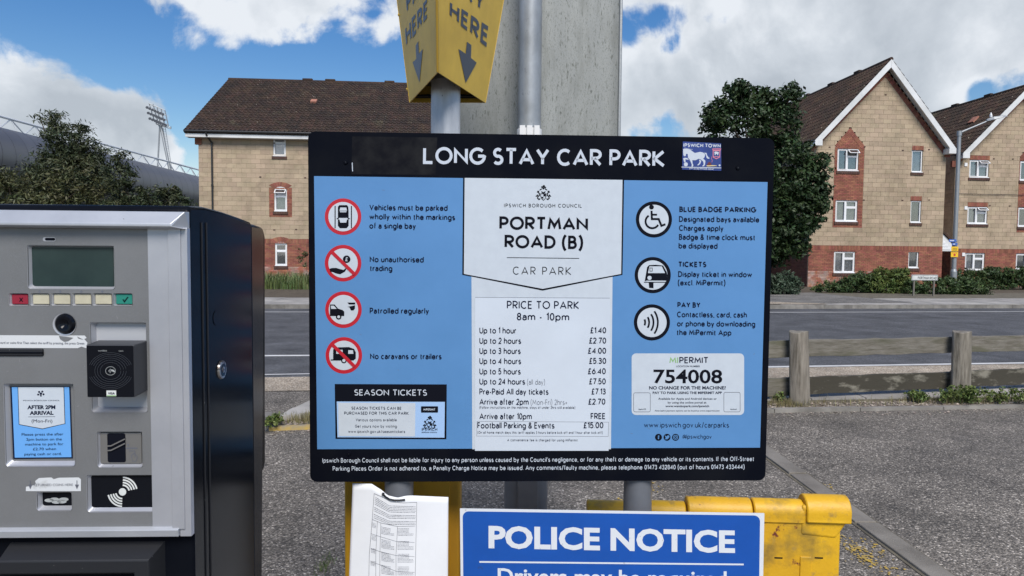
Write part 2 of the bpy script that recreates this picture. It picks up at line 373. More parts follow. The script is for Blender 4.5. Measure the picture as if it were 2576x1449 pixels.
def text_quads(txt, w=.13, track=.14):
    """cap height 1, returns quads and total width"""
    x = 0; qs = []
    for ch in txt:
        if ch == ' ': x += .30 + track; continue
        W_, paths = GL.get(ch, GL['o'])
        for p in paths:
            pp = [(x + w / 2 + a * W_, w / 2 + b * (1 - w)) for a, b in p]
            sq = stroke(pp, w)
            if ch in 'AMNVWXYZK47': sq = [tuple(Vector((v.x, min(1.0, max(0.0, v.y)))) for v in q) for q in sq]
            elif ch in 'vwxz': sq = [tuple(Vector((v.x, min(X * (1 - w) + w, max(0.0, v.y)))) for v in q) for q in sq]
            qs += sq
        x += W_ + w + track
    return qs, x - track
def px_text(mb, fr, d, txt, x0, y0, x1, y1, cap, w=.13, track=.14):
    """write txt from (x0,y0) to (x1,y1) on the face fr; places read off the photo, then taken onto the face"""
    qs, wd = text_quads(txt, w, track); ex = Vector((x1 - x0, y1 - y0)) / wd; ey = Vector((ex.y, -ex.x)).normalized() * cap
    if ey.y > 0: ey = -ey
    for q in qs:
        pts = []
        for p in q:
            z = Vector((x0, y0)) + ex * p.x + ey * p.y; s, zz = fr.sz(z.x, z.y, d); pts.append(fr.P(s, d, zz))
        mb.add(pts, [(0, 1, 2, 3)])
def px_poly(mb, fr, d, pts): mb.add([fr.P(*(lambda t: (t[0], d, t[1]))(fr.sz(x, y, d))) for x, y in pts], [tuple(range(len(pts)))])
def px_line(mb, fr, d, pts, w):
    for q in stroke(pts, w): px_poly(mb, fr, d, [(p.x, p.y) for p in q])
def circ(cx, cy, r, n=40, a0=0, a1=360): return [(cx + r * math.cos(R(a0 + (a1 - a0) * i / n)), cy + r * math.sin(R(a0 + (a1 - a0) * i / n))) for i in range(n + (0 if a1 - a0 == 360 else 1))]
def ring(cx, cy, r, n=40): p = circ(cx, cy, r, n); return p + [p[0]]
def rrect(x0, y0, x1, y1, r, dy=0.0):
    p = []
    for cx, cy, a in ((x1 - r, y0 + r, -90), (x1 - r, y1 - r, 0), (x0 + r, y1 - r, 90), (x0 + r, y0 + r, 180)):
        for i in range(5): t = R(a + 90 * i / 4); p.append((cx + r * math.cos(t), cy + r * math.sin(t)))
    return p
def arial(mb, fr, d, txt, x0, y0, x1, y1, cap, bold=0.0):
    """plain grotesque lettering from the built-in font, laid on the face fr"""
    c = bpy.data.curves.new('t', 'FONT'); c.body = txt; c.size = 1; c.resolution_u = 3; c.offset = bold
    o = bpy.data.objects.new('t', c); COL.objects.link(o); dg = bpy.context.evaluated_depsgraph_get()
    me = bpy.data.meshes.new_from_object(o.evaluated_get(dg)); vs = [Vector(v.co[:2]) for v in me.vertices]; fs = [tuple(p.vertices) for p in me.polygons]
    bpy.data.objects.remove(o); bpy.data.curves.remove(c); bpy.data.meshes.remove(me)
    a, b = min(v.x for v in vs), max(v.x for v in vs); CAPH = .727
    pts = []
    for v in vs:
        k = (v.x - a) / (b - a); px = x0 + (x1 - x0) * k; py = y0 + (y1 - y0) * k - v.y / CAPH * cap
        s, z = fr.sz(px, py, d); pts.append(fr.P(s, d, z))
    mb.add(pts, fs)

# ------------------------------------------------------------------ foliage
def foliage(name, m, parent, lobes, n, size, clump=.35, flat=1.0, kind=None, droop=0.0, lean=None, per=45):
    """leaf quads in clumps through the volume of the lobes (cx,cy,cz,rx,ry,rz)"""
    off = np.array(parent_loc(parent)) if parent else np.zeros(3)
    vol = np.array([l[3] * l[4] * l[5] for l in lobes]) ** (2 / 3); vol /= vol.sum(); nc = max(1, n // per); C = []
    for l, k in zip(lobes, rng.multinomial(nc, vol)):
        u = rng.normal(size=(k, 3)); u /= np.linalg.norm(u, axis=1)[:, None]; rr = rng.uniform(.35, 1.0, (k, 1)) ** .45
        C.append(np.array(l[:3]) + u * rr * np.array(l[3:6]))
    C = np.concatenate(C); C = C[C[:, 2] > .05 + off[2] * 0]
    cs = clump * rng.uniform(.5, 1.4, len(C)); idx = np.repeat(np.arange(len(C)), per)
    u = rng.normal(size=(len(idx), 3)); u /= np.linalg.norm(u, axis=1)[:, None]
    p = C[idx] + u * (rng.uniform(0, 1, (len(idx), 1)) ** .5) * cs[idx][:, None] * np.array([1, 1, .75])
    if lean is not None: p = p + lean * (rng.uniform(0, 1, (len(idx), 1)) ** 2) * cs[idx][:, None]
    p[:, 2] = np.maximum(p[:, 2], .02)
    k = len(p); nrm = u * .6 + rng.normal(size=(k, 3)) * .6 + np.array([0, 0, .5]); nrm /= np.linalg.norm(nrm, axis=1)[:, None]
    t = np.cross(nrm, rng.normal(size=(k, 3))); t /= np.linalg.norm(t, axis=1)[:, None] + 1e-9; b = np.cross(nrm, t)
    sz = (size * rng.uniform(.55, 1.35, (k, 1)))
    A1 = p - t * sz; A2 = p + b * sz * .5 * flat; A3 = p + t * sz; A4 = p - b * sz * .5 * flat
    V = np.stack([A1, A2, A3, A4], 1).reshape(-1, 3) - off
    me = bpy.data.meshes.new(name); me.vertices.add(len(V)); me.vertices.foreach_set('co', V.ravel())
    me.loops.add(4 * k); me.loops.foreach_set('vertex_index', np.arange(4 * k)); me.polygons.add(k)
    me.polygons.foreach_set('loop_start', np.arange(0, 4 * k, 4)); me.update(calc_edges=True); me.validate()
    me.materials.append(MATS[m]); o = bpy.data.objects.new(name, me); COL.objects.link(o)
    if parent: o.parent = parent
    if kind: o['kind'] = kind
    return o
def blades(name, m, pts, h, w, lean=.3, kind=None, parent=None):
    """upright blades of grass: one thin bent blade per point"""
    mb = MB(); mb.keep = True
    for (x, y, z) in pts:
        a = random.uniform(0, 6.28); hh = h * random.uniform(.4, 1.2); l = hh * lean * random.uniform(.2, 1.5); c, s = math.cos(a), math.sin(a)
        q = Vector((x, y, z)); sd_ = Vector((-s, c, 0)) * w / 2; m1 = q + Vector((c * l * .3, s * l * .3, hh * .6)); tp = q + Vector((c * l, s * l, hh))
        mb.add([q - sd_, q + sd_, m1 + sd_ * .7, m1 - sd_ * .7, tp], [(0, 1, 2, 3), (3, 2, 4)])
    return mb.build(name, m, parent, kind=kind)

# ------------------------------------------------------------------ palette
asphalt('car_park_asphalt', (.072, .063, .052), (.205, .182, .152), (.60, .54, .46), vs=92, bump=1.0, dist=.006, stain=((.06, .055, .05), .8, .55, .75))
asphalt('road_asphalt', (.055, .057, .062), (.095, .097, .102), (.2, .2, .2), vs=90, bump=.5, dist=.003)
asphalt('gravel_ground', (.12, .09, .065), (.25, .21, .17), (.6, .55, .48), vs=38, bump=1.0, dist=.012, stain=((.09, .08, .05), 3, .5, .7))
asphalt('tan_aggregate', (.26, .20, .14), (.40, .34, .26), (.62, .56, .46), vs=60, bump=.7, dist=.004)
mat('kerb_concrete', (.25, .235, .21), .85, col2=(.14, .13, .115), nscale=3, bump=.3, bscale=90, rand=.14, bdist=.004)
mat('slab_concrete', (.38, .36, .33), .85, col2=(.25, .24, .22), nscale=2.2, bump=.25, bscale=80, rand=.16, bdist=.003)
mat('joint_dirt', (.09, .08, .06), .95, col2=(.16, .14, .1), nscale=6)
mat('white_paint', (.62, .62, .6), .7, col2=(.38, .38, .37), nscale=4, thr=(.5, .8), rand=.03)
mat('yellow_road_paint', (.55, .36, .04), .7, col2=(.3, .22, .08), nscale=14)
mat('soil', (.06, .045, .03), .95, col2=(.11, .09, .06), nscale=5, bump=.5, bscale=30)
mat('distant_ground', (.09, .095, .07), .9, col2=(.12, .12, .11), nscale=.05)
mat('buff_block', (.43, .335, .235), .9, col2=(.35, .275, .19), nscale=1.5, bump=.4, bscale=60, rand=.11, bdist=.006,
    spots=[((.24, .19, .12), .8, .52, .8, 8), ((.30, .24, .165), 3.0, .56, .75, 6)])
mat('mortar_buff', (.27, .215, .145), .95, col2=(.34, .275, .19), nscale=3)
mat('red_brick', (.30, .115, .072), .88, col2=(.21, .075, .05), nscale=2, bump=.3, bscale=70, rand=.22, bdist=.004)
mat('red_brick_bloom', (.33, .12, .07), .88, col2=(.38, .28, .24), nscale=2.2, thr=(.42, .6), bump=.3, bscale=70, rand=.2, bdist=.004)
mat('mortar_red', (.26, .17, .12), .95, col2=(.33, .25, .19), nscale=3)
mat('brown_sill', (.075, .035, .025), .7, rand=.2)
mat('upvc', (.74, .75, .76), .35, spec=.4)
mat('fascia_white', (.70, .71, .71), .45, col2=(.55, .56, .55), nscale=1.2)
mat('black_plastic', (.02, .021, .023), .4)
mat('roof_tile', (.052, .029, .018), .9, col2=(.024, .016, .012), nscale=1.2, bump=.4, bscale=50, rand=.28, bdist=.004,
    spots=[((.34, .30, .24), 7.5, .70, .74, 2), ((.10, .085, .05), 1.0, .6, .8, 6)])
mat('terracotta_vent', (.36, .16, .11), .8)
mat('net_curtain', (.50, .51, .53), .9, col2=(.22, .23, .25), nscale=11, bump=.2)
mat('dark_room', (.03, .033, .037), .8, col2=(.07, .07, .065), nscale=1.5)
mat('frosted', (.38, .40, .43), .6, col2=(.25, .27, .30), nscale=5)
glassmat()
leafmat('leaf_maple', (.016, .036, .011), (.032, .056, .017))
leafmat('leaf_conifer', (.026, .042, .020), (.055, .062, .026))
leafmat('leaf_brownish', (.045, .060, .022), (.085, .080, .032))
leafmat('leaf_hedge', (.034, .062, .020), (.058, .092, .028))
leafmat('leaf_bright', (.075, .115, .028), (.11, .14, .035))
leafmat('leaf_bluegreen', (.032, .055, .034), (.05, .075, .045))
leafmat('grass_blade', (.055, .10, .03), (.12, .145, .05)); leafmat('straw_blade', (.12, .13, .05), (.24, .20, .10))
mat('bark', (.10, .075, .055), .9, col2=(.05, .04, .03), nscale=8, bump=.6, bscale=20)
mat('galvanised', (.33, .345, .355), .5, metal=.55, col2=(.30, .32, .33), nscale=7, bump=.1, bscale=60, rand=.05)
mat('white_steel', (.66, .68, .70), .5)
mat('stand_cladding', (.17, .17, .18), .42, metal=.5, rand=.05)

# ------------------------------------------------------------------ ground
def poly_sheet(name, pts, z, m, kind='structure'):
    mb = MB(); mb.add([(x, y, z) for x, y in pts], [tuple(range(len(pts)))]); o = mb.build(name, m)
    if o.data.polygons[0].normal.z < 0: o.data.flip_normals()
    if kind: o['kind'] = kind
    return o
def ip(tbl, x):
    for (a, b), (c, d) in zip(tbl, tbl[1:]):
        if x <= c: break
    return b + (d - b) * (x - a) / (c - a)
KF = [(-90, 11.0), (-6.44, 19.3), (8.7, 20.85), (17, 22.0), (90, 33)]
yk = lambda x: ip(KF, x)
NE = lambda x: ip([(-90, -3.5), (-2.87, 8.66), (4.1, 9.76), (7.8, 10.26), (90, 21.5)], x)
SB = lambda x: 7.77 + .087 * (x + 2.87)
poly_sheet('ground', [(-1500, -300), (1500, -300), (1500, 2500), (-1500, 2500)], -.03, 'distant_ground')
xs = [-90 + 6 * i for i in range(31)]
poly_sheet('car_park', [(-90, -25), (90, -25)] + [(x, NE(x) + .3) for x in sorted(xs + [-2.87, 4.1, 7.8], reverse=True)], 0, 'car_park_asphalt')
poly_sheet('road', [(x, NE(x) - .01) for x in sorted(xs + [-2.87, 4.1, 7.8])] + [(x, yk(x) + .05) for x in reversed(xs)], .004, 'road_asphalt')
tan = poly_sheet('gutter_strip', [(x, SB(x)) for x in sorted(xs + [-2.87, 4.1, 7.8])] + [(x, NE(x)) for x in sorted(xs + [-2.87, 4.1, 7.8], reverse=True)], .008, 'tan_aggregate')
# painted lines on the road
def road_line(name, p, q, w, m='white_paint'):
    p, q = Vector(p), Vector(q); t = (q - p).normalized(); nn = Vector((-t.y, t.x)) * w / 2; L_ = (q - p).length; k = max(1, int(L_ / 1.2)); mb = MB()
    for i in range(k):
        a, b = p + t * (L_ * i / k), p + t * (L_ * (i + 1) / k); mb.add([(a.x - nn.x, a.y - nn.y, .009), (b.x - nn.x, b.y - nn.y, .009), (b.x + nn.x, b.y + nn.y, .009), (a.x + nn.x, a.y + nn.y, .009)], [(0, 1, 2, 3)])
    return struct(mb.build(name, m))
road_line('road_marking', (-30, 8.05), (1.2, 10.9), .13)
road_line('road_marking', (2.6, NE(2.6) + .10), (7.8, NE(7.8) + .10), .11); road_line('road_marking', (7.8, NE(7.8) + .10), (40, NE(40) + .10), .11)
road_line('road_marking', (-12, NE(-12) + .16), (1.5, NE(1.5) + .16), .05)
road_line('road_marking', (-30, 15.9), (-2.4, 18.55), .11)
road_line('road_marking', (6.7, 19.33), (15.5, 20.5), .11); road_line('road_marking', (15.5, 20.5), (60, 27.0), .11)
# near kerb of the car park: single stones on a polyline
mat('kerb_yellow', (.50, .33, .05), .8, col2=(.28, .25, .2), nscale=9)
def kerb_run(name, pts, w, h, L=.9, z0=-.02, m='kerb_concrete', maxn=300, inward=1, yellow=()):
    base = MB(); 
    for a, b in zip(pts, pts[1:]):
        a, b = Vector(a), Vector(b); t = (b - a).normalized(); nn = Vector((-t.y, t.x)) * inward
        base.add([(a.x + nn.x * .01, a.y + nn.y * .01, z0), (b.x + nn.x * .01, b.y + nn.y * .01, z0), (b.x + nn.x * (w - .01), b.y + nn.y * (w - .01), z0), (a.x + nn.x * (w - .01), a.y + nn.y * (w - .01), z0),
                  (a.x + nn.x * .01, a.y + nn.y * .01, h - .012), (b.x + nn.x * .01, b.y + nn.y * .01, h - .012), (b.x + nn.x * (w - .01), b.y + nn.y * (w - .01), h - .012), (a.x + nn.x * (w - .01), a.y + nn.y * (w - .01), h - .012)],
                 [(0, 1, 2, 3), (4, 5, 6, 7), (0, 1, 5, 4), (3, 2, 6, 7), (0, 3, 7, 4), (1, 2, 6, 5)])
    root = struct(base.build(name, 'joint_dirt')); c = 0; mesh = None
    for a, b in zip(pts, pts[1:]):
        a, b = Vector(a), Vector(b); t = (b - a).normalized(); nn = Vector((-t.y, t.x)) * inward; D = (b - a).length; n = max(1, round(D / L))
        for i in range(n):
            if c >= maxn: break
            if mesh is None:
                mb = MB(); mb.box(WF, -.5, .5, 0, 1, 0, 1); o = mb.build('kerb_stone', m, root, bevel=.012); mesh = o.data
            else: o = bpy.data.objects.new('kerb_stone', mesh); COL.objects.link(o); o.parent = root; md = o.modifiers.new('bevel', 'BEVEL'); md.width = .012; md.segments = 2
            mid = a + t * (D * (i + .5) / n); lx = D / n - .008
            o.location = (mid.x, mid.y, z0); o.rotation_euler = (random.uniform(-.01, .01), random.uniform(-.006, .006), math.atan2(t.y, t.x)); o.scale = (lx, w * inward, h - z0 + random.uniform(-.006, .004))
            if c in yellow: o.data = o.data.copy(); o.data.materials[0] = MATS['kerb_yellow']; o['label'] = 'kerb stone with worn yellow paint'
            c += 1
    return root
kerb_run('car_park_kerb', [(-2.42, 6.62), (-2.17, 6.04), (2.7, 6.92), (5.5, 7.24), (14, 8.15), (24, 9.2)], .07, .035, yellow=(1, 12))
kerb_run('far_kerb', [(-30, yk(-30))] + [(x, yk(x)) for x in (-6.44, 8.7, 17)] + [(60, yk(60))], .15, .12, L=.92)
# verge of gravel and the paved footpath behind it
KY = lambda x: ip([(-2.17, 6.04), (2.7, 6.92), (5.5, 7.24), (14, 8.15), (24, 9.2)], x) + .07
vx = [-2.1 + 1.3 * i for i in range(21)]
poly_sheet('gravel_verge', [(x, KY(x)) for x in vx] + [(x, KY(x) + .42) for x in reversed(vx)], .03, 'gravel_ground')
SF = lambda x: KY(x) + .40 - max(0, min(1, (x + 1.2) / 3)) * .17
bed = MB(); bx_ = [-1.95 + 1.3 * i for i in range(20)]
n_ = len(bx_); bed.add([(x, SF(x), .03) for x in bx_] + [(x, SB(x), .03) for x in bx_] + [(x, SF(x), .058) for x in bx_] + [(x, SB(x), .058) for x in bx_],
    [(i, i + 1, 2 * n_ + i + 1, 2 * n_ + i) for i in range(n_ - 1)] + [(2 * n_ + i, 2 * n_ + i + 1, 3 * n_ + i + 1, 3 * n_ + i) for i in range(n_ - 1)] + [(n_ + i, n_ + i + 1, 3 * n_ + i + 1, 3 * n_ + i) for i in range(n_ - 1)])
foot = struct(bed.build('footpath', 'joint_dirt')); cnt = 0
tip, tp2 = G(700, 1048, .075), G(774, 1021, .075)
for i in range(38):
    xa, xb = -1.72 + .62 * i, -1.72 + .62 * (i + 1)
    for j in range(2):
        def q(x, f): return (x + .0, SF(x) + (SB(x) - SF(x)) * f)
        f0, f1 = j / 2 + .006, (j + 1) / 2 - .006; dz_ = random.uniform(-.004, .006); g = .006
        p = [q(xa + g, f0), q(xb - g, f0), q(xb - g, f1), q(xa + g, f1)]
        mb = MB(); mb.add([(x, y, .05) for x, y in p] + [(x, y, .075 + dz_) for x, y in p], [(0, 1, 2, 3), (4, 5, 6, 7)] + [(k, (k + 1) % 4, 4 + (k + 1) % 4, 4 + k) for k in range(4)])
        mb.build('paving_slab', 'slab_concrete', foot)
for pts in ([(tip.x, tip.y), (-1.73, SF(-1.73)), (-1.73, SF(-1.73) + .33), (tp2.x - .12, tp2.y - .1)], [(tp2.x - .1, tp2.y - .08), (-1.73, SF(-1.73) + .345), (-1.73, SB(-1.73)), (-1.95, SB(-1.95))]):
    mb = MB(); mb.add([(x, y, .03) for x, y in pts] + [(x, y, .078) for x, y in pts], [(0, 1, 2, 3), (4, 5, 6, 7)] + [(k, (k + 1) % 4, 4 + (k + 1) % 4, 4 + k) for k in range(4)])
    mb.build('paving_slab', 'slab_concrete', foot)
# loose stones on the verge
mat('pebble', (.17, .135, .10), .85, col2=(.40, .35, .29), nscale=11, rand=.55)
mb = MB(); mb.keep = True
ico = [(0, 0, 1), (1, 0, .1), (.3, .95, .1), (-.8, .6, .1), (-.8, -.6, .1), (.3, -.95, .1), (0, 0, -.6)]
for _ in range(5200):
    x = -2.1 + 13 * random.random() ** 1.3; y = KY(x) + random.uniform(.0, .28 if x > 1 else .42) if random.random() < .9 else KY(x) - .1 - abs(random.gauss(0, .09)); zb = .032 if y > KY(x) - .02 else .003
    r = random.uniform(.005, .014) * (1.4 if random.random() < .08 else 1); a = random.uniform(0, 6.28); c, s = math.cos(a), math.sin(a); ex = random.uniform(.7, 1.4)
    mb.add([(x + r * (c * p * ex - s * q_), y + r * (s * p * ex + c * q_), zb + r * .5 * (w_ + .5)) for p, q_, w_ in ico],
           [(0, 1, 2), (0, 2, 3), (0, 3, 4), (0, 4, 5), (0, 5, 1), (6, 2, 1), (6, 3, 2), (6, 4, 3), (6, 5, 4), (6, 1, 5)])
st = mb.build('gravel', 'pebble', kind='stuff'); st['label'] = 'loose stones along the gravel verge behind the kerb'
# concrete edging set flush in the car park
ed = []
a, b = Vector((1.99, 6.75)), Vector((2.13, 2.2)); k = 5
root = struct(poly_sheet('concrete_edging', [(a.x - .02, a.y), (b.x - .02, b.y), (b.x + .15, b.y), (a.x + .15, a.y)], .004, 'joint_dirt'))
for i in range(5):
    p, q = a + (b - a) * (i / k), a + (b - a) * ((i + 1) / k); mb = MB()
    pp = [(p.x, p.y - .01), (q.x, q.y + .01), (q.x + .13, q.y + .01), (p.x + .13, p.y - .01)]; h_ = .014 + random.uniform(0, .008)
    mb.add([(x, y, -.02) for x, y in pp] + [(x, y, h_) for x, y in pp], [(0, 1, 2, 3), (4, 5, 6, 7)] + [(j, (j + 1) % 4, 4 + (j + 1) % 4, 4 + j) for j in range(4)])
    mat('edging_concrete', (.23, .21, .18), .9, col2=(.14, .125, .105), nscale=3.5, bump=.6, bscale=120, rand=.1, bdist=.004, spots=[((.27, .25, .22), 140, .6, .7, 3)]); mb.build('edging_stone', 'edging_concrete', root, bevel=.006)
# worn yellow bay paint: flakes that survived on the stones
mb = MB(); mb.keep = True
def flakes(cx, cy, lx, ly, n):
    for _ in range(n):
        x, y = cx + random.gauss(0, lx), cy + random.gauss(0, ly); r = random.uniform(.003, .011)
        mb.add([(x + r * random.uniform(.5, 1.2) * math.cos(t), y + r * random.uniform(.5, 1.2) * math.sin(t), .0065 + random.uniform(0, .001)) for t in (0, 1, 2, 3, 4, 5)], [(0, 1, 2, 3, 4, 5)])
for px_, py_, lx, ly, n in ((2175, 1400, .035, .12, 150), (1625, 1225, .05, .07, 40), (1560, 1262, .05, .06, 14), (2080, 1225, .03, .05, 12), (2075, 1240, .02, .03, 10), (2200, 1380, .02, .1, 20)):
    g = G(px_, py_); flakes(g.x, g.y, lx, ly, n)
for o_ in (mb.build('bay_paint', 'yellow_road_paint', kind='stuff'),): o_['label'] = 'flaking yellow bay paint on the car park asphalt'
# far pavement
YB = lambda x: yk(x) + (3.2 if x < 2 else 3.2 + min(3.6, (x - 2) * .35))
pv = [(x, yk(x) + .15) for x in xs]; fx = [x for x in xs if -42 <= x <= 60]
far = poly_sheet('far_pavement', [(x, yk(x) + .14) for x in fx] + [(x, YB(x)) for x in reversed(fx)], .105, 'joint_dirt')
asphalt('pavement_asphalt', (.13, .125, .115), (.2, .19, .175), (.34, .32, .29), vs=70, bump=.3, dist=.003)
poly_sheet('pavement_repair', [(6.2, yk(6.2) + .16), (13.2, yk(13.2) + .95), (12.4, YB(12.4)), (5.5, YB(5.5))], .129, 'pavement_asphalt')
poly_sheet('crossing_patch', [(6.0, yk(6.0) + .1), (9.9, yk(9.9) + .2), (9.6, yk(9.6) + .75), (7.5, yk(7.5) + 1.6), (5.8, yk(5.8) + 1.6)], .133, 'tan_aggregate')
c = 0
for i in range(-12, 34):
    for j in range(3):
        if c >= 150: break
        xa = i * .92 + (.46 if j % 2 else 0); xb = xa + .905; y0 = .17 + j * .98; p = [(xa, yk(xa) + y0), (xb, yk(xb) + y0), (xb, yk(xb) + y0 + .965), (xa, yk(xa) + y0 + .965)]
        if 4.6 < xa < 7.6: continue
        mb = MB(); h_ = .122 + random.uniform(-.003, .003); mb.add([(x, y, .1) for x, y in p] + [(x, y, h_) for x, y in p], [(4, 5, 6, 7)] + [(k, (k + 1) % 4, 4 + (k + 1) % 4, 4 + k) for k in range(4)])
        mb.build('paving_slab', 'slab_concrete', far); c += 1
poly_sheet('planting_bed', [(x, YB(x) - .02) for x in fx] + [(60, 60), (-42, 60)], .10, 'soil')

# ------------------------------------------------------------------ building kit
def proj(p):
    v = Vector(p) - CAM; z = v.dot(FW)
    return (1288 + FPX * v.dot(RT) / z, 724.5 - FPX * v.dot(UP) / z) if z > .1 else (-9999, 0)
def seen(p):
    x, y = proj(p)
    if not (-20 < x < 2600 and -20 < y < 1460): return False
    return not ((785 < x < 1935 and 345 < y < 1200) or (x < 640 and y > 560) or (1160 < x < 1555 and y < 345))
def scan(poly, z):
    xs_ = []
    for (a, b), (c, d) in zip(poly, poly[1:] + poly[:1]):
        if (b - z) * (d - z) < 0 or b == z: 
            xs_.append(a if b == d else a + (c - a) * (z - b) / (d - b))
    return (min(xs_), max(xs_)) if len(xs_) >= 2 else None
def sub(iv, a, b):
    o = []
    for s, e in iv:
        if b <= s or a >= e: o.append((s, e)); continue
        if a > s: o.append((s, a))
        if b < e: o.append((b, e))
    return o
def rect(s0, s1, z0, z1): return [(s0, z0), (s1, z0), (s1, z1), (s0, z1)]
def lay(poly, z0, z1, L, H, holes, gap=.01, soldier=False):
    """courses of bricks or blocks within a convex outline, minus the holes; returns bricks and mortar runs"""
    br, mo = [], []; n = int(round((z1 - z0) / H))
    for k in range(n):
        za, zb = z0 + k * H, z0 + (k + 1) * H; zm = (za + zb) / 2; sc = scan(poly, zm)
        if not sc: continue
        iv = [sc]
        for h in holes:
            hs = scan(h, zm)
            if hs: iv = sub(iv, *hs)
        off = (L / 2 if k % 2 else 0) if not soldier else 0
        for s, e in iv:
            if e - s < .03: continue
            mo.append((s, e, za, zb)); x = math.floor((s - off) / L) * L + off
            while x < e - 1e-6:
                a, b = max(s, x), min(e, x + L)
                if b - a > .035: br.append((a + gap / 2, b - gap / 2, za + gap / 2, zb - gap / 2))
                x += L
    return br, mo
def blocks(fr, parent, name, br, m, limit=300, deg=0, dep=.1, proud=0.0):
    """the largest in view become parts of their own, the rest one part"""
    vis = [b for b in br if seen(fr.P((b[0] + b[1]) / 2, 0, (b[2] + b[3]) / 2))]
    vis.sort(key=lambda b: -(b[1] - b[0])); own = set(map(tuple, vis[:limit])); base = parent_loc(parent); mesh = None
    for b in vis[:limit]:
        if mesh is None:
            mb = MB(); mb.add([(x, y, z) for z in (-.5, .5) for y in (-.5, .5) for x in (-.5, .5)], [(0, 1, 3, 2), (4, 6, 7, 5), (0, 4, 5, 1), (2, 3, 7, 6), (0, 2, 6, 4), (1, 5, 7, 3)])
            o = mb.build(name, m); o.parent = parent; mesh = o.data
        else: o = bpy.data.objects.new(name, mesh); COL.objects.link(o); o.parent = parent
        pr = proud + random.uniform(-.004, .003)
        o.location = fr.P((b[0] + b[1]) / 2, pr - dep / 2, (b[2] + b[3]) / 2) - base; o.rotation_euler = (0, 0, R(deg)); o.scale = (b[1] - b[0], dep, b[3] - b[2])
    rest = [b for b in br if tuple(b) not in own]
    if rest:
        mb = MB(); mb.keep = True
        for b in rest: mb.box(fr, b[0], b[1], proud - dep, proud + random.uniform(-.003, .003), b[2], b[3], back=False)
        mb.build(name + '_courses', m, parent, kind='stuff' if len(rest) > 1 else None)
def mortar(fr, parent, runs, m, name='mortar'):
    mb = MB(); mb.keep = True
    for s, e, a, b in runs: mb.box(fr, s, e, -.1, -.012, a, b, back=False)
    mb.build(name, m, parent)
def window(fr, b, s0, s1, z0, z1, style, behind='dark_room', sill=True, open_top=False, arch=False):
    """white plastic window: outer frame, mullions, panes, curtain or room behind, brown sill"""
    t = .055; mb = MB(); D0, D1 = -.13, -.05
    fr_ = mb.box
    fr_(fr, s0, s0 + t, D0, D1, z0, z1); fr_(fr, s1 - t, s1, D0, D1, z0, z1); fr_(fr, s0 + t, s1 - t, D0, D1, z0, z0 + t * 1.2); fr_(fr, s0 + t, s1 - t, D0, D1, z1 - t, z1)
    fr_(fr, s0 - .005, s1 + .005, D1, .03, z0 - .02, z0 + .025)
    panes = []
    zt = z1 - (z1 - z0) * .34
    if style == 'two':
        sm = s0 + (s1 - s0) * .47; fr_(fr, sm - t * .55, sm + t * .55, D0, D1 + .004, z0 + t, z1 - t); fr_(fr, sm + t * .55, s1 - t, D0, D1 + .002, zt - t * .5, zt + t * .5)
        panes = [(s0 + t, sm - t * .55, z0 + t, z1 - t), (sm + t * .55, s1 - t, z0 + t, zt - t * .5), (sm + t * .55, s1 - t, zt + t * .5, z1 - t)]
        # opening casement frames standing a little proud
        for pa in (panes[0],) if not open_top else (panes[0],):
            pass
    elif style == 'top':
        fr_(fr, s0 + t, s1 - t, D0, D1 + .002, zt - t * .5, zt + t * .5); panes = [(s0 + t, s1 - t, z0 + t, zt - t * .5), (s0 + t, s1 - t, zt + t * .5, z1 - t)]
    else: panes = [(s0 + t, s1 - t, z0 + t, z1 - t)]
    f = mb.build('window', 'upvc', b, bevel=.006)
    for i, p in enumerate(panes):
        top = (style in ('two', 'top')) and i == len(panes) - 1
        if top and open_top:
            c0 = fr.P(p[0] - .02, D1, p[3]); ang = R(48); h = p[3] - p[2]; tt = .04
            fo = Frame(fr.P(0, 0, 0), 0); fo.us = fr.us; fo.o = fr.P(0, 0, p[3]) + fr.n * (D1 + .02); fo.uz = (fr.uz * math.cos(ang) - fr.n * math.sin(ang)); fo.n = (fr.n * math.cos(ang) + fr.uz * math.sin(ang))
            mo_ = MB(); a_, e_ = p[0] - .015, p[1] + .015
            mo_.box(fo, a_, a_ + tt, 0, .035, -h, 0).box(fo, e_ - tt, e_, 0, .035, -h, 0).box(fo, a_ + tt, e_ - tt, 0, .035, -tt, 0).box(fo, a_ + tt, e_ - tt, 0, .035, -h, -h + tt)
            mo_.build('opening_sash', 'upvc', f, label='top light standing open')
            MB().box(fo, a_ + tt, e_ - tt, .012, .018, -h + tt, -tt).build('pane', 'glass', f)
        else:
            tt = .03; g = MB(); a_, e_, lo, hi = p
            if style != 'one': g.box(fr, a_, a_ + tt, -.09, D1 - .006 + (.02 if i == 0 else 0), lo, hi).box(fr, e_ - tt, e_, -.09, D1 - .006 + (.02 if i == 0 else 0), lo, hi).box(fr, a_ + tt, e_ - tt, -.09, D1 - .006 + (.02 if i == 0 else 0), lo, lo + tt).box(fr, a_ + tt, e_ - tt, -.09, D1 - .006 + (.02 if i == 0 else 0), hi - tt, hi); g.build('sash', 'upvc', f)
            MB().box(fr, a_ + .002, e_ - .002, -.100, -.094, lo + .002, hi - .002).build('pane', 'glass', f)
    MB().box(fr, s0 + .01, s1 - .01, -.22, -.15, z0 + .01, z1 - .01).build('curtain' if behind != 'dark_room' else 'room_lining', behind, f)
    if sill:
        ms = MB(); n = max(3, int((s1 - s0 + .1) / .11)); w = (s1 - s0 + .12) / n
        ms2 = MB(); ms2.box(fr, s0 - .06, s1 + .06, -.1, .028, z0 - .155, z0 - .022); o = ms2.build('sill_bed', 'brown_sill', f)
        for i in range(n): ms.box(fr, s0 - .06 + w * i + .004, s0 - .06 + w * (i + 1) - .004, -.08, .045, z0 - .15, z0 - .021)
        ms.build('sill', 'brown_sill', f)
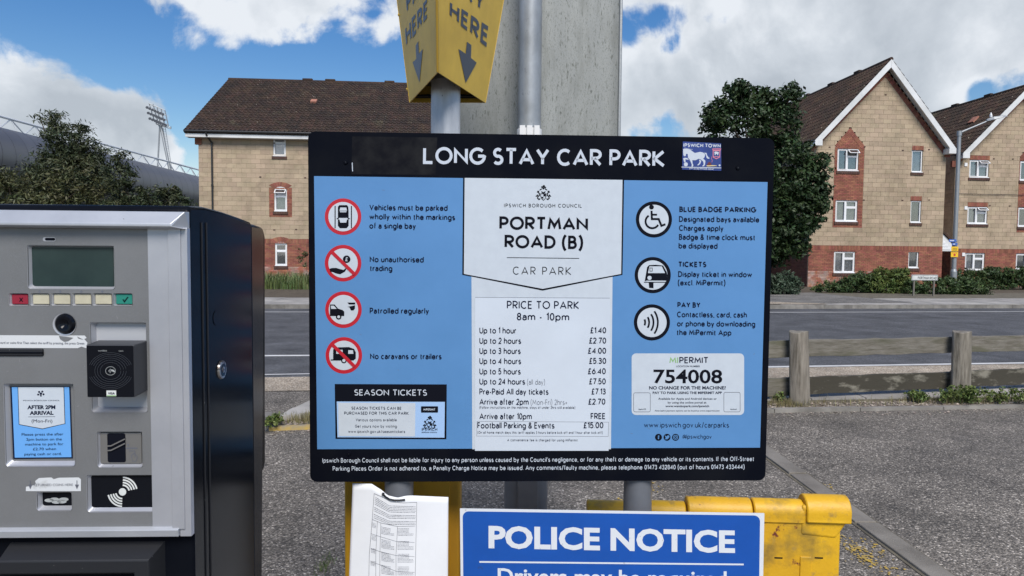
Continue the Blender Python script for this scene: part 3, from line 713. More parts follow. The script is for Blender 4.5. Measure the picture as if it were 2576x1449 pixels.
def rake_bricks(fr, parent, p, q, w, m='red_brick', step=.075, dep=.012, name='rake_brick', side=1):
    """bricks standing across a sloping or curved line from p to q"""
    p, q = Vector(p), Vector(q); t = (q - p).normalized(); nn = Vector((t.y, -t.x)) * side; L_ = (q - p).length; n = max(1, int(L_ / step)); st_ = L_ / n; mb = MB(); mb.keep = True
    for i in range(n):
        a, b = p + t * (st_ * i + .004), p + t * (st_ * (i + 1) - .004); mb.prism(fr, [tuple(a), tuple(b), tuple(b + nn * w), tuple(a + nn * w)], -.08, dep + random.uniform(-.002, .002))
    return mb.build(name, m, parent, kind='stuff')
tile_mesh = None
def tile_unit(w=.2, L=.40, bu=.060):
    """one interlocking tile with a raised roll and a thick lower edge (x along the eave, y up the slope)"""
    prof = [(0, .012), (.03, .018), (.06, bu), (.10, bu), (.135, .016), (.2 + .012, .008)]; v, f = [], []
    for x, z in prof: v += [(x, 0, z + .022), (x, L, z - .016), (x, 0, z - .024)]
    for i in range(len(prof) - 1): a, b = 3 * i, 3 * (i + 1); f += [(a, b, b + 1, a + 1), (a, a + 2, b + 2, b)]
    return v, f
def tiled(fr_o, ua, ub, un, La, Lb, parent, limit=300, name='roof_tile', gauge=.335, wv=.205):
    """tiles over a slope: origin, direction along the eave, up the slope, outward normal"""
    base = parent_loc(parent); v, f = tile_unit(); na, nb = int(La / wv), int(Lb / gauge); wv_ = La / na; g_ = Lb / nb
    rot = Matrix((ua, ub, un)).transposed(); cells = []
    for j in range(nb):
        for i in range(na): cells.append(fr_o + ua * (i * wv_) + ub * (j * g_ - .03))
    vis = [c for c in cells if seen(c)]; vis.sort(key=lambda c: (c - CAM).length); own = {tuple(c) for c in vis[:limit]}
    me = bpy.data.meshes.new('roof_tile'); me.from_pydata(v, [], f); me.materials.append(MATS['roof_tile'])
    for c in vis[:limit]:
        o = bpy.data.objects.new(name, me); COL.objects.link(o); o.parent = parent; jit = Matrix.Rotation(random.gauss(0, .012), 3, 'Z') @ Matrix.Rotation(random.gauss(0, .01), 3, 'X')
        o.matrix_local = Matrix.Translation(c - base + un * random.uniform(-.002, .004)) @ (rot @ jit).to_4x4()
    rest = [c for c in cells if tuple(c) not in own]
    if rest:
        V = np.array(v); rm = np.array(rot); mb = MB(); mb.keep = True
        for c in rest:
            pts = (V @ rm.T) + np.array(c + un * random.uniform(-.003, .005)); mb.add([tuple(p) for p in pts], f)
        mb.build('tile_courses', 'roof_tile', parent, kind='stuff')

# ------------------------------------------------------------------ left block of flats
TH = 4.5
p = AT(705, 604, 33.2); FL = Frame((p.x, p.y, 0), TH)
bA = thing('block_of_flats', 'buff block flats with a long brown tiled roof, between the stadium and the sign', 'building', FL.P(0, 0, 0))
sz = FL.sz
sL = sz(500, 450)[0]; sR = sz(1470, 450)[0]; zE = sz(700, 338)[1]
rz = lambda x0, x1, yt, yb: (sz(x0, yb)[0], sz(x1, yb)[0], sz(x0, yb)[1], sz(x0, yt)[1])
zR = round(sz(700, 604)[1] / .225) * .225
wins = [rz(687, 719, 343, 392), rz(690, 722, 474, 531), rz(692, 722, 612, 668)]
wins = [(a, b, c, min(d, zE - .02)) for a, b, c, d in wins]
# hidden behind the sign the same column of windows repeats along the wall
more = []
for dx in (5.2,): more += [(a + dx, b + dx, c, d) for a, b, c, d in wins]
allw = wins + more
panels, arches = [], []
for (a, b, c, d) in allw:
    if c > zR and d < zE - .5: panels.append((a - .24, b + .24, round((c - .30) / .075) * .075, d + .08))
holes = [rect(a, b, c, d) for a, b, c, d in allw]; pr = [rect(*q_) for q_ in panels]
def arch_pts(a, b, d, w=.0, n=9):
    cx, hw = (a + b) / 2, (b - a) / 2 + w; return [(cx - hw * math.cos(math.pi * i / n), d + .13 * math.sin(math.pi * i / n)) for i in range(n + 1)]
ah = [[(a - .24, d + .03), (b + .24, d + .03), (b + .2, d + .26), ((a + b) / 2, d + .40), (a - .2, d + .26)] for a, b, c, d in allw if d < zE - .5]
br, mo = lay(rect(sL, sR, zR, zE), zR, zE, .45, .225, holes + pr)
blocks(FL, bA, 'block', br, 'buff_block', 300, TH); mortar(FL, bA, mo, 'mortar_buff')
br, mo = lay(rect(sL, sR, 0, zR - .225), 0, zR - .225, .225, .075, holes)
hi = [b for b in br if b[3] > .95]; lo = [b for b in br if b[3] <= .95]
mb = MB(); mb.keep = True
for b in hi: mb.box(FL, b[0], b[1], -.09, random.uniform(-.003, .003), b[2], b[3], back=False)
mb.build('brick_courses', 'red_brick', bA, kind='stuff'); mb = MB(); mb.keep = True
for b in lo: mb.box(FL, b[0], b[1], -.09, random.uniform(-.003, .003), b[2], b[3], back=False)
o = mb.build('brick_courses', 'red_brick_bloom', bA, kind='stuff', label='lower courses whitened by salts'); mortar(FL, bA, mo, 'mortar_red')
br, mo2 = lay(rect(sL, sR, zR - .225, zR), zR - .225, zR, .075, .225, holes, soldier=True)
mb = MB(); mb.keep = True
for b in br: mb.box(FL, b[0], b[1], -.09, .006, b[2], b[3], back=False)
mb.build('soldier_course', 'red_brick', bA, kind='stuff'); mortar(FL, bA, mo2, 'mortar_red')
for q_ in pr:
    br, mo = lay(q_, q_[0][1], q_[2][1], .225, .075, holes); mb = MB(); mb.keep = True
    for b in br: mb.box(FL, b[0], b[1], -.09, .004, b[2], b[3], back=False)
    mb.build('brick_surround', 'red_brick', bA, kind='stuff'); mortar(FL, bA, mo, 'mortar_red')
for a, b, c, d in allw:
    if d > zE - .5: continue
    cx, hw = (a + b) / 2, (b - a) / 2; Ex = lambda u: (cx + u * (hw + .24), d + .31 - .16 * u * u); In = lambda u: (cx + u * hw, d + .09 - .09 * u * u)
    MB().prism(FL, [(a, d - .01), (b, d - .01)] + [In(1 - i / 5) for i in range(11)], -.09, .002).build('arch_infill', 'upvc', bA)
    MB().prism(FL, [In(-1 + i / 6) for i in range(13)] + [Ex(1 - i / 6) for i in range(13)], -.09, .0045).build('mortar', 'mortar_red', bA)
    mb = MB(); mb.keep = True; n = 14
    for i in range(n): u0, u1 = -1 + 2 * (i + .07) / n, -1 + 2 * (i + .93) / n; mb.prism(FL, [In(u0), In(u1), Ex(u1), Ex(u0)], -.09, .013)
    mb.build('arch_brick', 'red_brick', bA, kind='stuff')
bh = ['frosted', 'frosted', 'dark_room', 'frosted', 'dark_room', 'net_curtain']
for i, q_ in enumerate(allw): window(FL, bA, *q_, 'top', bh[i], open_top=(i == 1))
# roof
s0e, zEe = FL.sz(463, 326, .42); s0e_d = .42
rd, rzz = FL.dz(575, 199, s0e)
E0 = FL.P(s0e, s0e_d, zEe); E1 = FL.P(sR + .3, s0e_d, zEe); R0 = FL.P(s0e, rd, rzz); ub = (R0 - E0).normalized(); un = FL.us.cross(ub).normalized(); Ls = (R0 - E0).length
tiled(E0, FL.us, ub, un, (E1 - E0).length, Ls, bA, 300)
dpt = 2 * abs(rd - s0e_d)
mb = MB(); R1 = FL.P(sR + .3, rd, rzz); B0, B1 = FL.P(s0e, rd - (s0e_d - rd), zEe), FL.P(sR + .3, rd - (s0e_d - rd), zEe)
dn = Vector((0, 0, -.10)); mb.add([E0 + dn * .2, E1 + dn * .2, R1 + dn * .2, R0 + dn * .2, B0 + dn * .2, B1 + dn * .2, E0 + dn * 1.6, E1 + dn * 1.6, R1 + dn * 1.6, R0 + dn * 1.6, B0 + dn * 1.6, B1 + dn * 1.6],
    [(0, 1, 2, 3), (3, 2, 5, 4), (6, 7, 8, 9), (9, 8, 11, 10), (0, 3, 9, 6), (3, 4, 10, 9), (1, 2, 8, 7), (2, 5, 11, 8), (0, 1, 7, 6), (4, 5, 11, 10)])
mb.build('roof_deck', 'roof_tile', bA)
mb = MB(); mb.tube(R0 + Vector((0, 0, -.01)), R1 + Vector((0, 0, -.01)), .09, n=10); mb.build('ridge', 'roof_tile', bA, smooth=True)
for x in (955 / 2576 * 1000 + 0, 1177, 1582, 1902): pass
for px_ in (738 + 36, 867 - 36 + 0, 1000 - 20, 1110 - 20):
    rs = FL.sz(px_, 205, rd)[0]; MB().box(FL, rs - .28, rs + .28, rd - .1, rd + .1, rzz + .03, rzz + .15).build('ridge_vent', 'roof_tile', bA, bevel=.03)
q_ = AT(793, 286, 36.6); d_ = (q_ - E0).dot(ub); a_ = (q_ - E0).dot(FL.us); vq = E0 + FL.us * a_ + ub * d_
fv = Frame(vq, TH); fv.uz = ub; fv.n = un; MB().box(fv, -.16, .16, 0, .14, -.14, .2).build('roof_vent', 'terracotta_vent', bA, bevel=.02)
MB().box(FL, s0e + .04, sR + .25, .36, .40, zEe - .32, zEe - .10).build('fascia', 'fascia_white', bA)
MB().box(FL, s0e + .06, sR + .25, .0, .355, zEe - .32, zEe - .29).build('soffit', 'fascia_white', bA)
mb = MB(); mb.tube(FL.P(s0e, .47, zEe - .055), FL.P(sR + .3, .47, zEe - .055), .06, n=10); mb.build('gutter', 'black_plastic', bA, smooth=True)
sd_ = FL.sz(533, 400, .08)[0]; mb = MB(); mb.path([FL.P(sd_ - .12, .47, zEe - .08), FL.P(sd_ - .12, .45, zEe - .2), FL.P(sd_, .08, zEe - .55), FL.P(sd_, .08, .15)], .042, n=10); mb.build('downpipe', 'black_plastic', bA, smooth=True)
mb = MB()
for z_ in (zEe - .6, zEe - 2.6, zEe - 4.6): mb.tube(FL.P(sd_, .08, z_), FL.P(sd_, .08, z_ + .1), .055, n=10)
mb.build('pipe_bracket', 'black_plastic', bA)
MB().box(FL, sL - .14, sL + .16, -.1, .06, zEe - .62, zEe - .33).build('corbel', 'red_brick', bA)
# gable ends and back: plain rendered volume behind the face
mb = MB(); mb.prism(Frame(FL.P(sL, 0, 0), TH - 90), rect(-.0, .0, 0, 0), 0, 0) if False else None
dB = rd - (s0e_d - rd) + .4
mb = MB(); P_ = FL.P
mb.add([P_(sL, -.1, 0), P_(sL, dB, 0), P_(sL, dB, zEe - .2), P_(sL, rd, rzz - .2), P_(sL, -.1, zEe - .2), P_(sR, -.1, 0), P_(sR, dB, 0), P_(sR, dB, zEe - .2), P_(sR, rd, rzz - .2), P_(sR, -.1, zEe - .2)],
       [(0, 1, 2, 3, 4), (5, 6, 7, 8, 9), (1, 2, 7, 6)]); mb.build('end_wall', 'buff_block', bA)

# ------------------------------------------------------------------ gabled blocks on the right
def gable_house(name, label, fr, deg, pxs):
    b = thing(name, label, 'building', fr.P(0, 0, 0), 'gabled flats across the road'); sz = fr.sz; OH = .42
    rzp = lambda x0, x1, yt, yb: (sz(x0, yb)[0], sz(x1, yb)[0], sz(x0, yb)[1], sz(x0, yt)[1])
    sL, sR = sz(pxs['L'], 500)[0], sz(pxs['R'], 500)[0]
    aS, aZ = fr.sz(*pxs['apex'], OH); fS, fZ = fr.sz(*pxs['foot'], OH)
    if 'footR' in pxs: gS, gZ = fr.sz(*pxs['footR'], OH)
    else: gS, gZ = 2 * aS - fS, fZ
    top = .27
    def roofz(s): return fZ + (aZ - fZ) * (s - fS) / (aS - fS) if s < aS else gZ + (aZ - gZ) * (gS - s) / (gS - aS)
    out_ = [(sL, 0), (sR, 0), (sR, roofz(sR) - top), (aS, aZ - top * 1.5), (sL, roofz(sL) - top)]
    zR = round(sz(pxs['mid'], pxs['band'])[1] / .075) * .075
    W_ = [(rzp(*w[:4]),) + tuple(w[4:]) for w in pxs['wins']]; holes = [rect(*w[0]) for w in W_]
    pans = []
    for (x0, x1, yp, yt, yb) in pxs['panels']:
        a, e, z0, z1 = rzp(x0, x1, yt, yb); z0 = zR + round((z0 - zR) / .225) * .225; z1 = zR + round((z1 - zR) / .225) * .225; zp = sz((x0 + x1) / 2, yp)[1]
        pans.append((a, e, z0, z1, zp))
    pp = [[(a, z0), (e, z0), (e, z1), ((a + e) / 2, zp), (a, z1)] for a, e, z0, z1, zp in pans]
    lint = [(w[0][0] - .03, w[0][1] + .03, w[0][3] + .01, w[0][3] + .235) for w in W_ if w[3 - 0] == 'lintel'] if W_ else []
    lh = [rect(*l) for l in lint]
    br, mo = lay(out_, zR, aZ, .45, .225, holes + pp + lh); blocks(fr, b, 'block', br, 'buff_block', 300, deg); mortar(fr, b, mo, 'mortar_buff')
    br, mo = lay(rect(sL, sR, 0, zR - .225), 0, zR - .225, .225, .075, holes); mortar(fr, b, mo, 'mortar_red')
    for test, mm, lb in ((lambda q: q[3] > .95 or q[0] > sL + 3.2 + random.uniform(-1, 1), 'red_brick', None), (lambda q: True, 'red_brick_bloom', 'lower courses whitened by salts')):
        cur = [q for q in br if test(q)]; br = [q for q in br if q not in set(cur)] if mm == 'red_brick' else []
        if not cur: continue
        mb = MB(); mb.keep = True
        for q in cur: mb.box(fr, q[0], q[1], -.09, random.uniform(-.003, .003), q[2], q[3], back=False)
        mb.build('brick_courses', mm, b, kind='stuff', label=lb)
    br, mo = lay(rect(sL, sR, zR - .225, zR), zR - .225, zR, .075, .225, holes, soldier=True); mortar(fr, b, mo, 'mortar_red'); mb = MB(); mb.keep = True
    for q in br: mb.box(fr, q[0], q[1], -.09, .006, q[2], q[3], back=False)
    mb.build('soldier_course', 'red_brick', b, kind='stuff')
    for q_, (a, e, z0, z1, zp) in zip(pp, pans):
        inner = [(a, z0), (e, z0), (e, z1 - .1), ((a + e) / 2, zp - .28), (a, z1 - .1)] if zp > z1 + .1 else q_
        br, mo = lay(q_, z0, max(zp, z1), .225, .075, holes); br2, _ = lay(inner, z0, max(zp, z1), .225, .075, holes); mortar(fr, b, mo, 'mortar_red'); mb = MB(); mb.keep = True
        for k in br2: mb.box(fr, k[0], k[1], -.09, .004, k[2], k[3], back=False)
        mb.build('brick_panel', 'red_brick', b, kind='stuff')
        if zp > z1 + .1:
            rake_bricks(fr, b, (a, z1), ((a + e) / 2, zp), .21, dep=.012, side=1); rake_bricks(fr, b, ((a + e) / 2, zp), (e, z1), .21, dep=.014, side=1)
    for l in lint:
        br, mo = lay(rect(*l), l[2], l[3], .075, l[3] - l[2], [], soldier=True); mortar(fr, b, mo, 'mortar_red'); mb = MB()
        for q in br: mb.box(fr, q[0], q[1], -.09, .006, q[2], q[3], back=False)
        mb.build('lintel', 'red_brick', b, kind='stuff')
    for w in W_: window(fr, b, *w[0], w[1], w[2], open_top=(w[4] if len(w) > 4 else False))
    # rake trim just under the barge boards
    rake_bricks(fr, b, (sL + .02, roofz(sL) - top - .02), (aS, aZ - top * 1.5 - .03), .22, dep=.02); rake_bricks(fr, b, (aS, aZ - top * 1.5 - .03), (sR - .02, roofz(sR) - top - .02), .22, dep=.022)
    for s_, sg in ((sL, -1), (sR, 1)): MB().box(fr, min(s_, s_ + sg * .2) - (.1 if sg > 0 else 0), max(s_, s_ + sg * .2) + (.1 if sg < 0 else 0), -.1, .03, roofz(s_) - top - .34, roofz(s_) - top - .02).build('corbel', 'red_brick', b)
    # roof: two slopes running back, barge boards, soffits
    BK = -pxs.get('back', 11)
    A0, A1 = fr.P(aS, OH, aZ), fr.P(aS, BK, aZ)
    for fs, fz, nm in ((fS, fZ, 0), (gS, gZ, 1)):
        e0, e1 = fr.P(fs, OH, fz), fr.P(fs, BK, fz); Lb = (A0 - e0).length; ub = (A0 - e0).normalized()
        ua = -fr.n if nm == 0 else fr.n; o0 = e0 if nm == 0 else e1; un = ua.cross(ub)
        if un.z < 0: o0 = e1 if nm == 0 else e0; ua = -ua; un = ua.cross(ub)
        tiled(o0, ua, ub, un, OH - BK, Lb, b, 300 if nm == 0 else 0)
        mb = MB(); dn = un * -.03; mb.add([e0 + dn, e1 + dn, A1 + dn, A0 + dn], [(0, 1, 2, 3)]); mb.build('roof_deck', 'roof_tile', b)
        inx = 1 if fs < aS else -1; dd = Vector((aS - fs, aZ - fz)).normalized(); pn = Vector((dd.y, -dd.x)) * inx
        q = [(fs, fz - .02), (aS, aZ - .02), (aS, aZ - .02 - .26 / abs(dd.x)), (fs + pn.x * .26 - .0, fz + pn.y * .26)]
        MB().prism(fr, q, OH - .045, OH + .012 * (1 + nm)).build('bargeboard', 'fascia_white', b)
        q2 = [(fs + pn.x * .05, fz + pn.y * .05 - .02), (aS, aZ - .02 - .05 / abs(dd.x)), (aS, aZ - .02 - .16 / abs(dd.x)), (fs + pn.x * .16, fz + pn.y * .16)]
        MB().prism(fr, q2, .0, OH - .046).build('soffit', 'fascia_white', b)
        a_, c_ = (fs - .04, fs + .34) if fs < aS else (fs - .34, fs + .04)
        MB().box(fr, a_, c_, -.02, OH + .03, fz - .30, fz - .04).build('eave_box', 'fascia_white', b)
        mb = MB(); mb.tube(fr.P(fs - .06 * inx, OH - .05, fz - .06), fr.P(fs - .06 * inx, BK, fz - .06), .06, n=8); mb.build('gutter', 'black_plastic', b, smooth=True)
    mb = MB(); mb.tube(A0, A1, .10, n=10); mb.build('ridge', 'roof_tile', b, smooth=True)
    for k in (2.6, 5.2, 7.9): MB().box(fr, aS - .1, aS + .1, OH - k - .5, OH - k, aZ + .04, aZ + .17).build('ridge_vent', 'roof_tile', b, bevel=.03)
    # flank walls
    sf = Frame(fr.P(sL, BK, 0), deg - 90); Ln = -BK - .1
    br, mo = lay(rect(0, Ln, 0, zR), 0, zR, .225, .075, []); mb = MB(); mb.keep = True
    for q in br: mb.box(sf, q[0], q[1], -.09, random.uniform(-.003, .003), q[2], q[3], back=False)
    mat('shade_tinted_flank', (.17, .062, .042), .9, col2=(.10, .05, .045), nscale=2, rand=.2); mb.build('shade_tinted_flank', 'shade_tinted_flank', b, kind='stuff'); mortar(sf, b, mo, 'mortar_red')  # darker than the front brick: tree shade painted into the flank colour
    br, mo = lay(rect(0, Ln, zR, fZ + .1), zR, fZ + .1, .45, .225, []); mb = MB(); mb.keep = True
    for q in br: mb.box(sf, q[0], q[1], -.09, random.uniform(-.003, .003), q[2], q[3], back=False)
    mb.build('flank_block', 'buff_block', b, kind='stuff'); mortar(sf, b, mo, 'mortar_buff')
    mb = MB(); mb.add([fr.P(sR, -.1, 0), fr.P(sR, BK, 0), fr.P(sR, BK, gZ), fr.P(sR, -.1, gZ - .2), fr.P(sL, BK, 0), fr.P(sL, BK, gZ), fr.P(aS, BK, aZ - .1)], [(0, 1, 2, 3), (4, 1, 2, 6, 5)]); mb.build('rear_wall', 'buff_block', b)
    return b, dict(sL=sL, sR=sR, gS=gS, gZ=gZ, fS=fS, fZ=fZ, aS=aS, aZ=aZ)
p = AT(2200, 620, 34.3); FB = Frame((p.x, p.y, 0), TH)
bB, IB = gable_house('gabled_flats', 'gabled buff block flats directly right of the leafy tree', FB, TH, dict(
    L=2038, R=2376, apex=(2243, 148), foot=(2052, 350), footR=(2404, 371), mid=2200, band=620,
    wins=[(2106, 2159, 373.5, 429, 'two', 'dark_room', 'none', True), (2101, 2156, 503, 557, 'two', 'net_curtain', 'none'), (2097, 2150, 632, 686, 'two', 'net_curtain', 'none'),
          (2293, 2320, 378, 433, 'one', 'frosted', 'lintel'), (2290, 2316, 505, 560, 'one', 'dark_room', 'lintel'), (2285, 2310, 633, 674, 'one', 'dark_room', 'none')],
    panels=[(2094, 2168, 322, 361, 576)]))
p = AT(2480, 630, 36.6); FC = Frame((p.x, p.y, 0), TH)
bC, IC = gable_house('gabled_flats', 'second gabled block of flats cut off by the right edge of the photo', FC, TH, dict(
    L=2400, R=2745, apex=(2592, 213), foot=(2424, 383), mid=2500, band=625,
    wins=[(2438, 2487, 402, 446, 'two', 'frosted', 'lintel', True), (2433, 2483, 520, 563, 'two', 'frosted', 'lintel', True), (2427, 2476, 636, 680, 'two', 'net_curtain', 'none'),
          (2565, 2620, 405, 454, 'two', 'dark_room', 'none'), (2560, 2615, 522, 570, 'two', 'dark_room', 'none'), (2555, 2610, 638, 678, 'two', 'dark_room', 'none')],
    panels=[(2557, 2628, 363, 395, 587)]))
for fr_, bb_, pts_ in ((FB, bB, ((2087, 370), (2175, 369), (2271, 378), (2337, 376), (2078, 500), (2173, 503), (2270, 504), (2337, 503), (2228, 238))), (FC, bC, ((2500, 399), (2548, 400), (2490, 517), (2540, 518))), (FL, bA, ((795, 360), (690, 360), (655, 445), (768, 447), (690, 578), (745, 577)))):
    for x_, y_ in pts_: s, z = fr_.sz(x_, y_); MB().box(fr_, s - .045, s + .045, 0, .02, z - .022, z + .022).build('wall_tie_vent', 'brown_sill', bb_)
# recessed stair link between the two gables
FLk = Frame(FB.P(0, -3.4, 0), TH); bL = thing('stair_link', 'narrow red brick stair link recessed between the two gabled blocks', 'building', FLk.P(IB['sR'], 0, 0))
s0_, s1_ = IB['sR'] - .3, FLk.sz(2425, 500)[0] + 1.2; zt_ = IB['fZ'] - .1
lw = [(s0_ + .75, s0_ + 1.35, *(lambda t: (t, t + 1.15))(FB.sz(2376, y)[1])) for y in (450, 568)] + [(s0_ + .75, s0_ + 1.25, .55, 1.75)]
br, mo = lay(rect(s0_, s1_, 0, zt_), 0, zt_, .225, .075, [rect(*w) for w in lw]); mb = MB(); mb.keep = True
for q in br: mb.box(FLk, q[0], q[1], -.09, 0, q[2], q[3], back=False)
mb.build('brick_courses', 'red_brick', bL, kind='stuff'); mortar(FLk, bL, mo, 'mortar_red')
for w in lw: window(FLk, bL, *w, 'top', 'dark_room')
MB().box(FLk, s0_, s1_, .3, .34, zt_ - .05, zt_ + .14).build('fascia', 'fascia_white', bL)
e0 = FLk.P(s0_, .38, zt_ + .12); ub = (FLk.uz * .62 - FLk.n * .78).normalized(); tiled(e0, FLk.us, ub, FLk.us.cross(ub), s1_ - s0_, 3.4, bL, 0)
mb = MB(); mb.tube(FLk.P(s0_, .42, zt_ + .08), FLk.P(s1_, .42, zt_ + .08), .06, n=8); mb.build('gutter', 'black_plastic', bL)
sp_ = FC.sz(2403, 500)[0]; mb = MB(); mb.tube(FC.P(sp_ + .05, .1, .1), FC.P(sp_ + .05, .1, zt_ - .2), .06, n=8); mb.build('downpipe', 'black_plastic', bC)
# white boarded porch roof in the gap
FP = Frame(FB.P(0, -.9, 0), TH); a_, zt0 = FP.sz(2366, 582); e_, zb0 = FP.sz(2394, 632); _, zb1 = FP.sz(2366, 632); _, zm = FP.sz(2394, 612)
mb = MB(); mb.prism(FP, [(a_ - .4, zb0), (e_, zb0), (e_, zm), (a_, zt0), (a_ - .4, zt0)], -1.2, 0); mb.build('porch_gable', 'fascia_white', bL)
mb = MB()
for k in range(5): z_ = zb0 + .08 + .15 * k; mb.box(FP, a_ - .35, e_ - .08 - .14 * k, .0, .018, z_, z_ + .12)
mb.build('weatherboard', 'upvc', bL); rake_bricks(FP, bL, (a_, zt0 + .02), (e_ + .03, zm + .02), -.09, m='roof_tile', dep=.08, name='porch_tile', step=.2)
# small fittings on the second gable
mb = MB()
for x_, y_ in ((2429, 414), (2429, 523), (2423, 640)): s, z = FC.sz(x_, y_); mb.box(FC, s - .08, s + .08, 0, .04, z - .09, z + .09)
mb.build('wall_vent', 'upvc', bC)
pts = [FC.P(*(lambda t: (t[0], .05, t[1]))(FC.sz(x_, y_))) for x_, y_ in ((2406, 487), (2440, 488), (2480, 490), (2520, 489.5), (2560, 491), (2640, 492))]
MB().path(pts, .012, 5).build('wall_cable', 'black_plastic', bC)
q_ = FC.P(0, 0, 0); e0 = FC.P(IC['fS'], .42, IC['fZ']); A0 = FC.P(IC['aS'], .42, IC['aZ']); ub = (A0 - e0).normalized(); un = (-FC.n).cross(ub); un = un if un.z > 0 else -un
r_ = ray(2451, 304); t_ = (e0 - CAM).dot(un) / r_.dot(un); vq = CAM + r_ * t_; fv = Frame(vq, TH - 90); fv.uz = ub; fv.n = un
fv.us = ub.cross(un); MB().box(fv, -.2, .2, 0, .12, -.22, .22).build('roof_vent', 'terracotta_vent', bC)

# dark passage and fence between the tree and the gabled block
p = AT(1960, 700, 38); FD = Frame((p.x, p.y, 0), TH); bD = thing('rear_wing', 'low brick wing with its shade painted into the brick, and a white framed doorway behind the bush and tree', 'building', FD.P(0, 0, 0))
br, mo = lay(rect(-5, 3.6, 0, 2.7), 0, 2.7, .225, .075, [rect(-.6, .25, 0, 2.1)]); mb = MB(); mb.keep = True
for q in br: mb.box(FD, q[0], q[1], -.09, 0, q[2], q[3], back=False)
mat('shade_tinted_brick', (.075, .035, .028), .9, rand=.2); mb.build('brick_courses', 'shade_tinted_brick', bD, kind='stuff'); mortar(FD, bD, mo, 'joint_dirt')  # shade of the recess is put into this brick colour
MB().box(FD, -.6, .25, -.25, -.2, 0, 2.1).build('door', 'dark_room', bD); MB().box(FD, .25, .36, -.1, .05, 0, 2.1).build('door_frame', 'fascia_white', bD); MB().box(FD, -.9, 1.5, -.1, .9, 2.2, 2.28).build('canopy', 'fascia_white', bD)
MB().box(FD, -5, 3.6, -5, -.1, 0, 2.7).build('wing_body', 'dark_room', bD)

# ------------------------------------------------------------------ stadium and floodlight
tS = thing('stadium_stand', 'long dark curved stadium stand roof with a white truss along its top edge', 'stadium', (-75, 110, 0))
mb = MB(); mb.keep = True; prof = []
for i in range(15): t = R(-4 + i * 7.2); prof.append((-75.6 - 8 * (1 - math.cos(max(0, t)) * 1.0) * 1.0, 11.6 + 8 * math.sin(t)))
prof = [(-75.9 + 4.7 * math.cos(R(a)), 14.9 + 4.7 * math.sin(R(a))) for a in range(-96, 98, 8)]
prof = [(x, z) for x, z in prof]
ys = np.arange(44, 210, 2.6)
def sweep(ya, yb, pr_): 
    n = len(pr_); return [(x, ya, z) for x, z in pr_] + [(x, yb, z) for x, z in pr_], [(i, i + 1, n + i + 1, n + i) for i in range(n - 1)]
for i, (ya, yb) in enumerate(zip(ys, ys[1:])): mb.add(*sweep(ya + .03, yb - .03, prof))
mb.build('cladding_panel', 'stand_cladding', tS, smooth=True, kind='stuff'); MB().box(WF, -78, -75.6, 44, 210, .1, 10.4).build('stand_wall', 'black_plastic', tS)
mb = MB(); mb.add(*sweep(44, 210, [(-75.9 + (x + 75.9) * .985, 14.9 + (z - 14.9) * .985) for x, z in prof])); mb.build('cladding_backing', 'black_plastic', tS)
MB().box(WF, -110, -80, 44, 210, .1, 17).build('stand_body', 'stand_cladding', tS)
mb = MB(); xT = -75.2; mb.tube((xT, 44, 21.15), (xT, 210, 21.15), .2, n=8)
for i, ya in enumerate(np.arange(46, 206, 5.2)):
    mb.tube((xT, ya, 21.1), (xT, ya + 2.6, 19.5), .09, n=6).tube((xT, ya, 21.1), (xT, ya - 2.2, 19.5), .09, n=6).tube((xT, ya, 21.1), (xT + .5, ya + .6, 19.5), .08, n=6)
mb.build('roof_truss', 'white_steel', tS)
def fl(x, y, Yd=150): return AT(x, y, Yd)
tF = thing('floodlight_mast', 'steel stadium floodlight mast with three rows of lamps rising behind the stand', 'floodlight', (fl(421, 424).x, 150, 0))
mb = MB(); b1, b2 = fl(424, 470), fl(398, 470); b1 = fl(404, 321) + (fl(421, 424) - fl(404, 321)) * 4.2; b2 = fl(402, 318) + (fl(397, 415) - fl(402, 318)) * 3.6; b1.z = max(0, b1.z)
mb.tube(fl(404, 315), b1, .28, .34, n=8); mb.tube(fl(402, 315), b2, .16, .2, n=8); 
lad = [(fl(410, 322), fl(427, 424)), (fl(416, 322), fl(432, 424))]
for a, b in lad: mb.tube(a, a + (b - a) * 1.25, .06, n=5)
for i in range(30): t = i / 24; mb.tube(lad[0][0].lerp(lad[0][1], t), lad[1][0].lerp(lad[1][1], t), .04, n=4); 
mb.build('mast', 'galvanised', tF)
mb = MB()
for a, b in (((375, 260), (415, 278)), ((378, 272), (418, 290)), ((381, 286), (421, 303)), ((384, 299), (424, 315)), ((375, 260), (388, 303)), ((415, 278), (424, 318)), ((395, 269), (405, 318)), ((392, 305), (430, 321)), ((393, 312), (430, 324)), ((392, 305), (393, 312)), ((430, 318), (430, 324)), ((385, 262), (400, 318)), ((405, 273), (415, 318))): mb.tube(fl(*a), fl(*b), .1, n=5)
mb.build('lamp_frame', 'galvanised', tF)
mat('lamp_housing', (.12, .13, .15), .5)
for r_, (x0, y0) in enumerate(((372, 269), (375, 283), (379, 297))):
    for i in range(7): MB().tube(fl(x0 + i * 6.6, y0 + i * 2.9, 149.4), fl(x0 + i * 6.6 - 2.2, y0 + i * 2.9 + 1.6, 148.8), .16, .30, n=8).build('lamp', 'lamp_housing', tF)

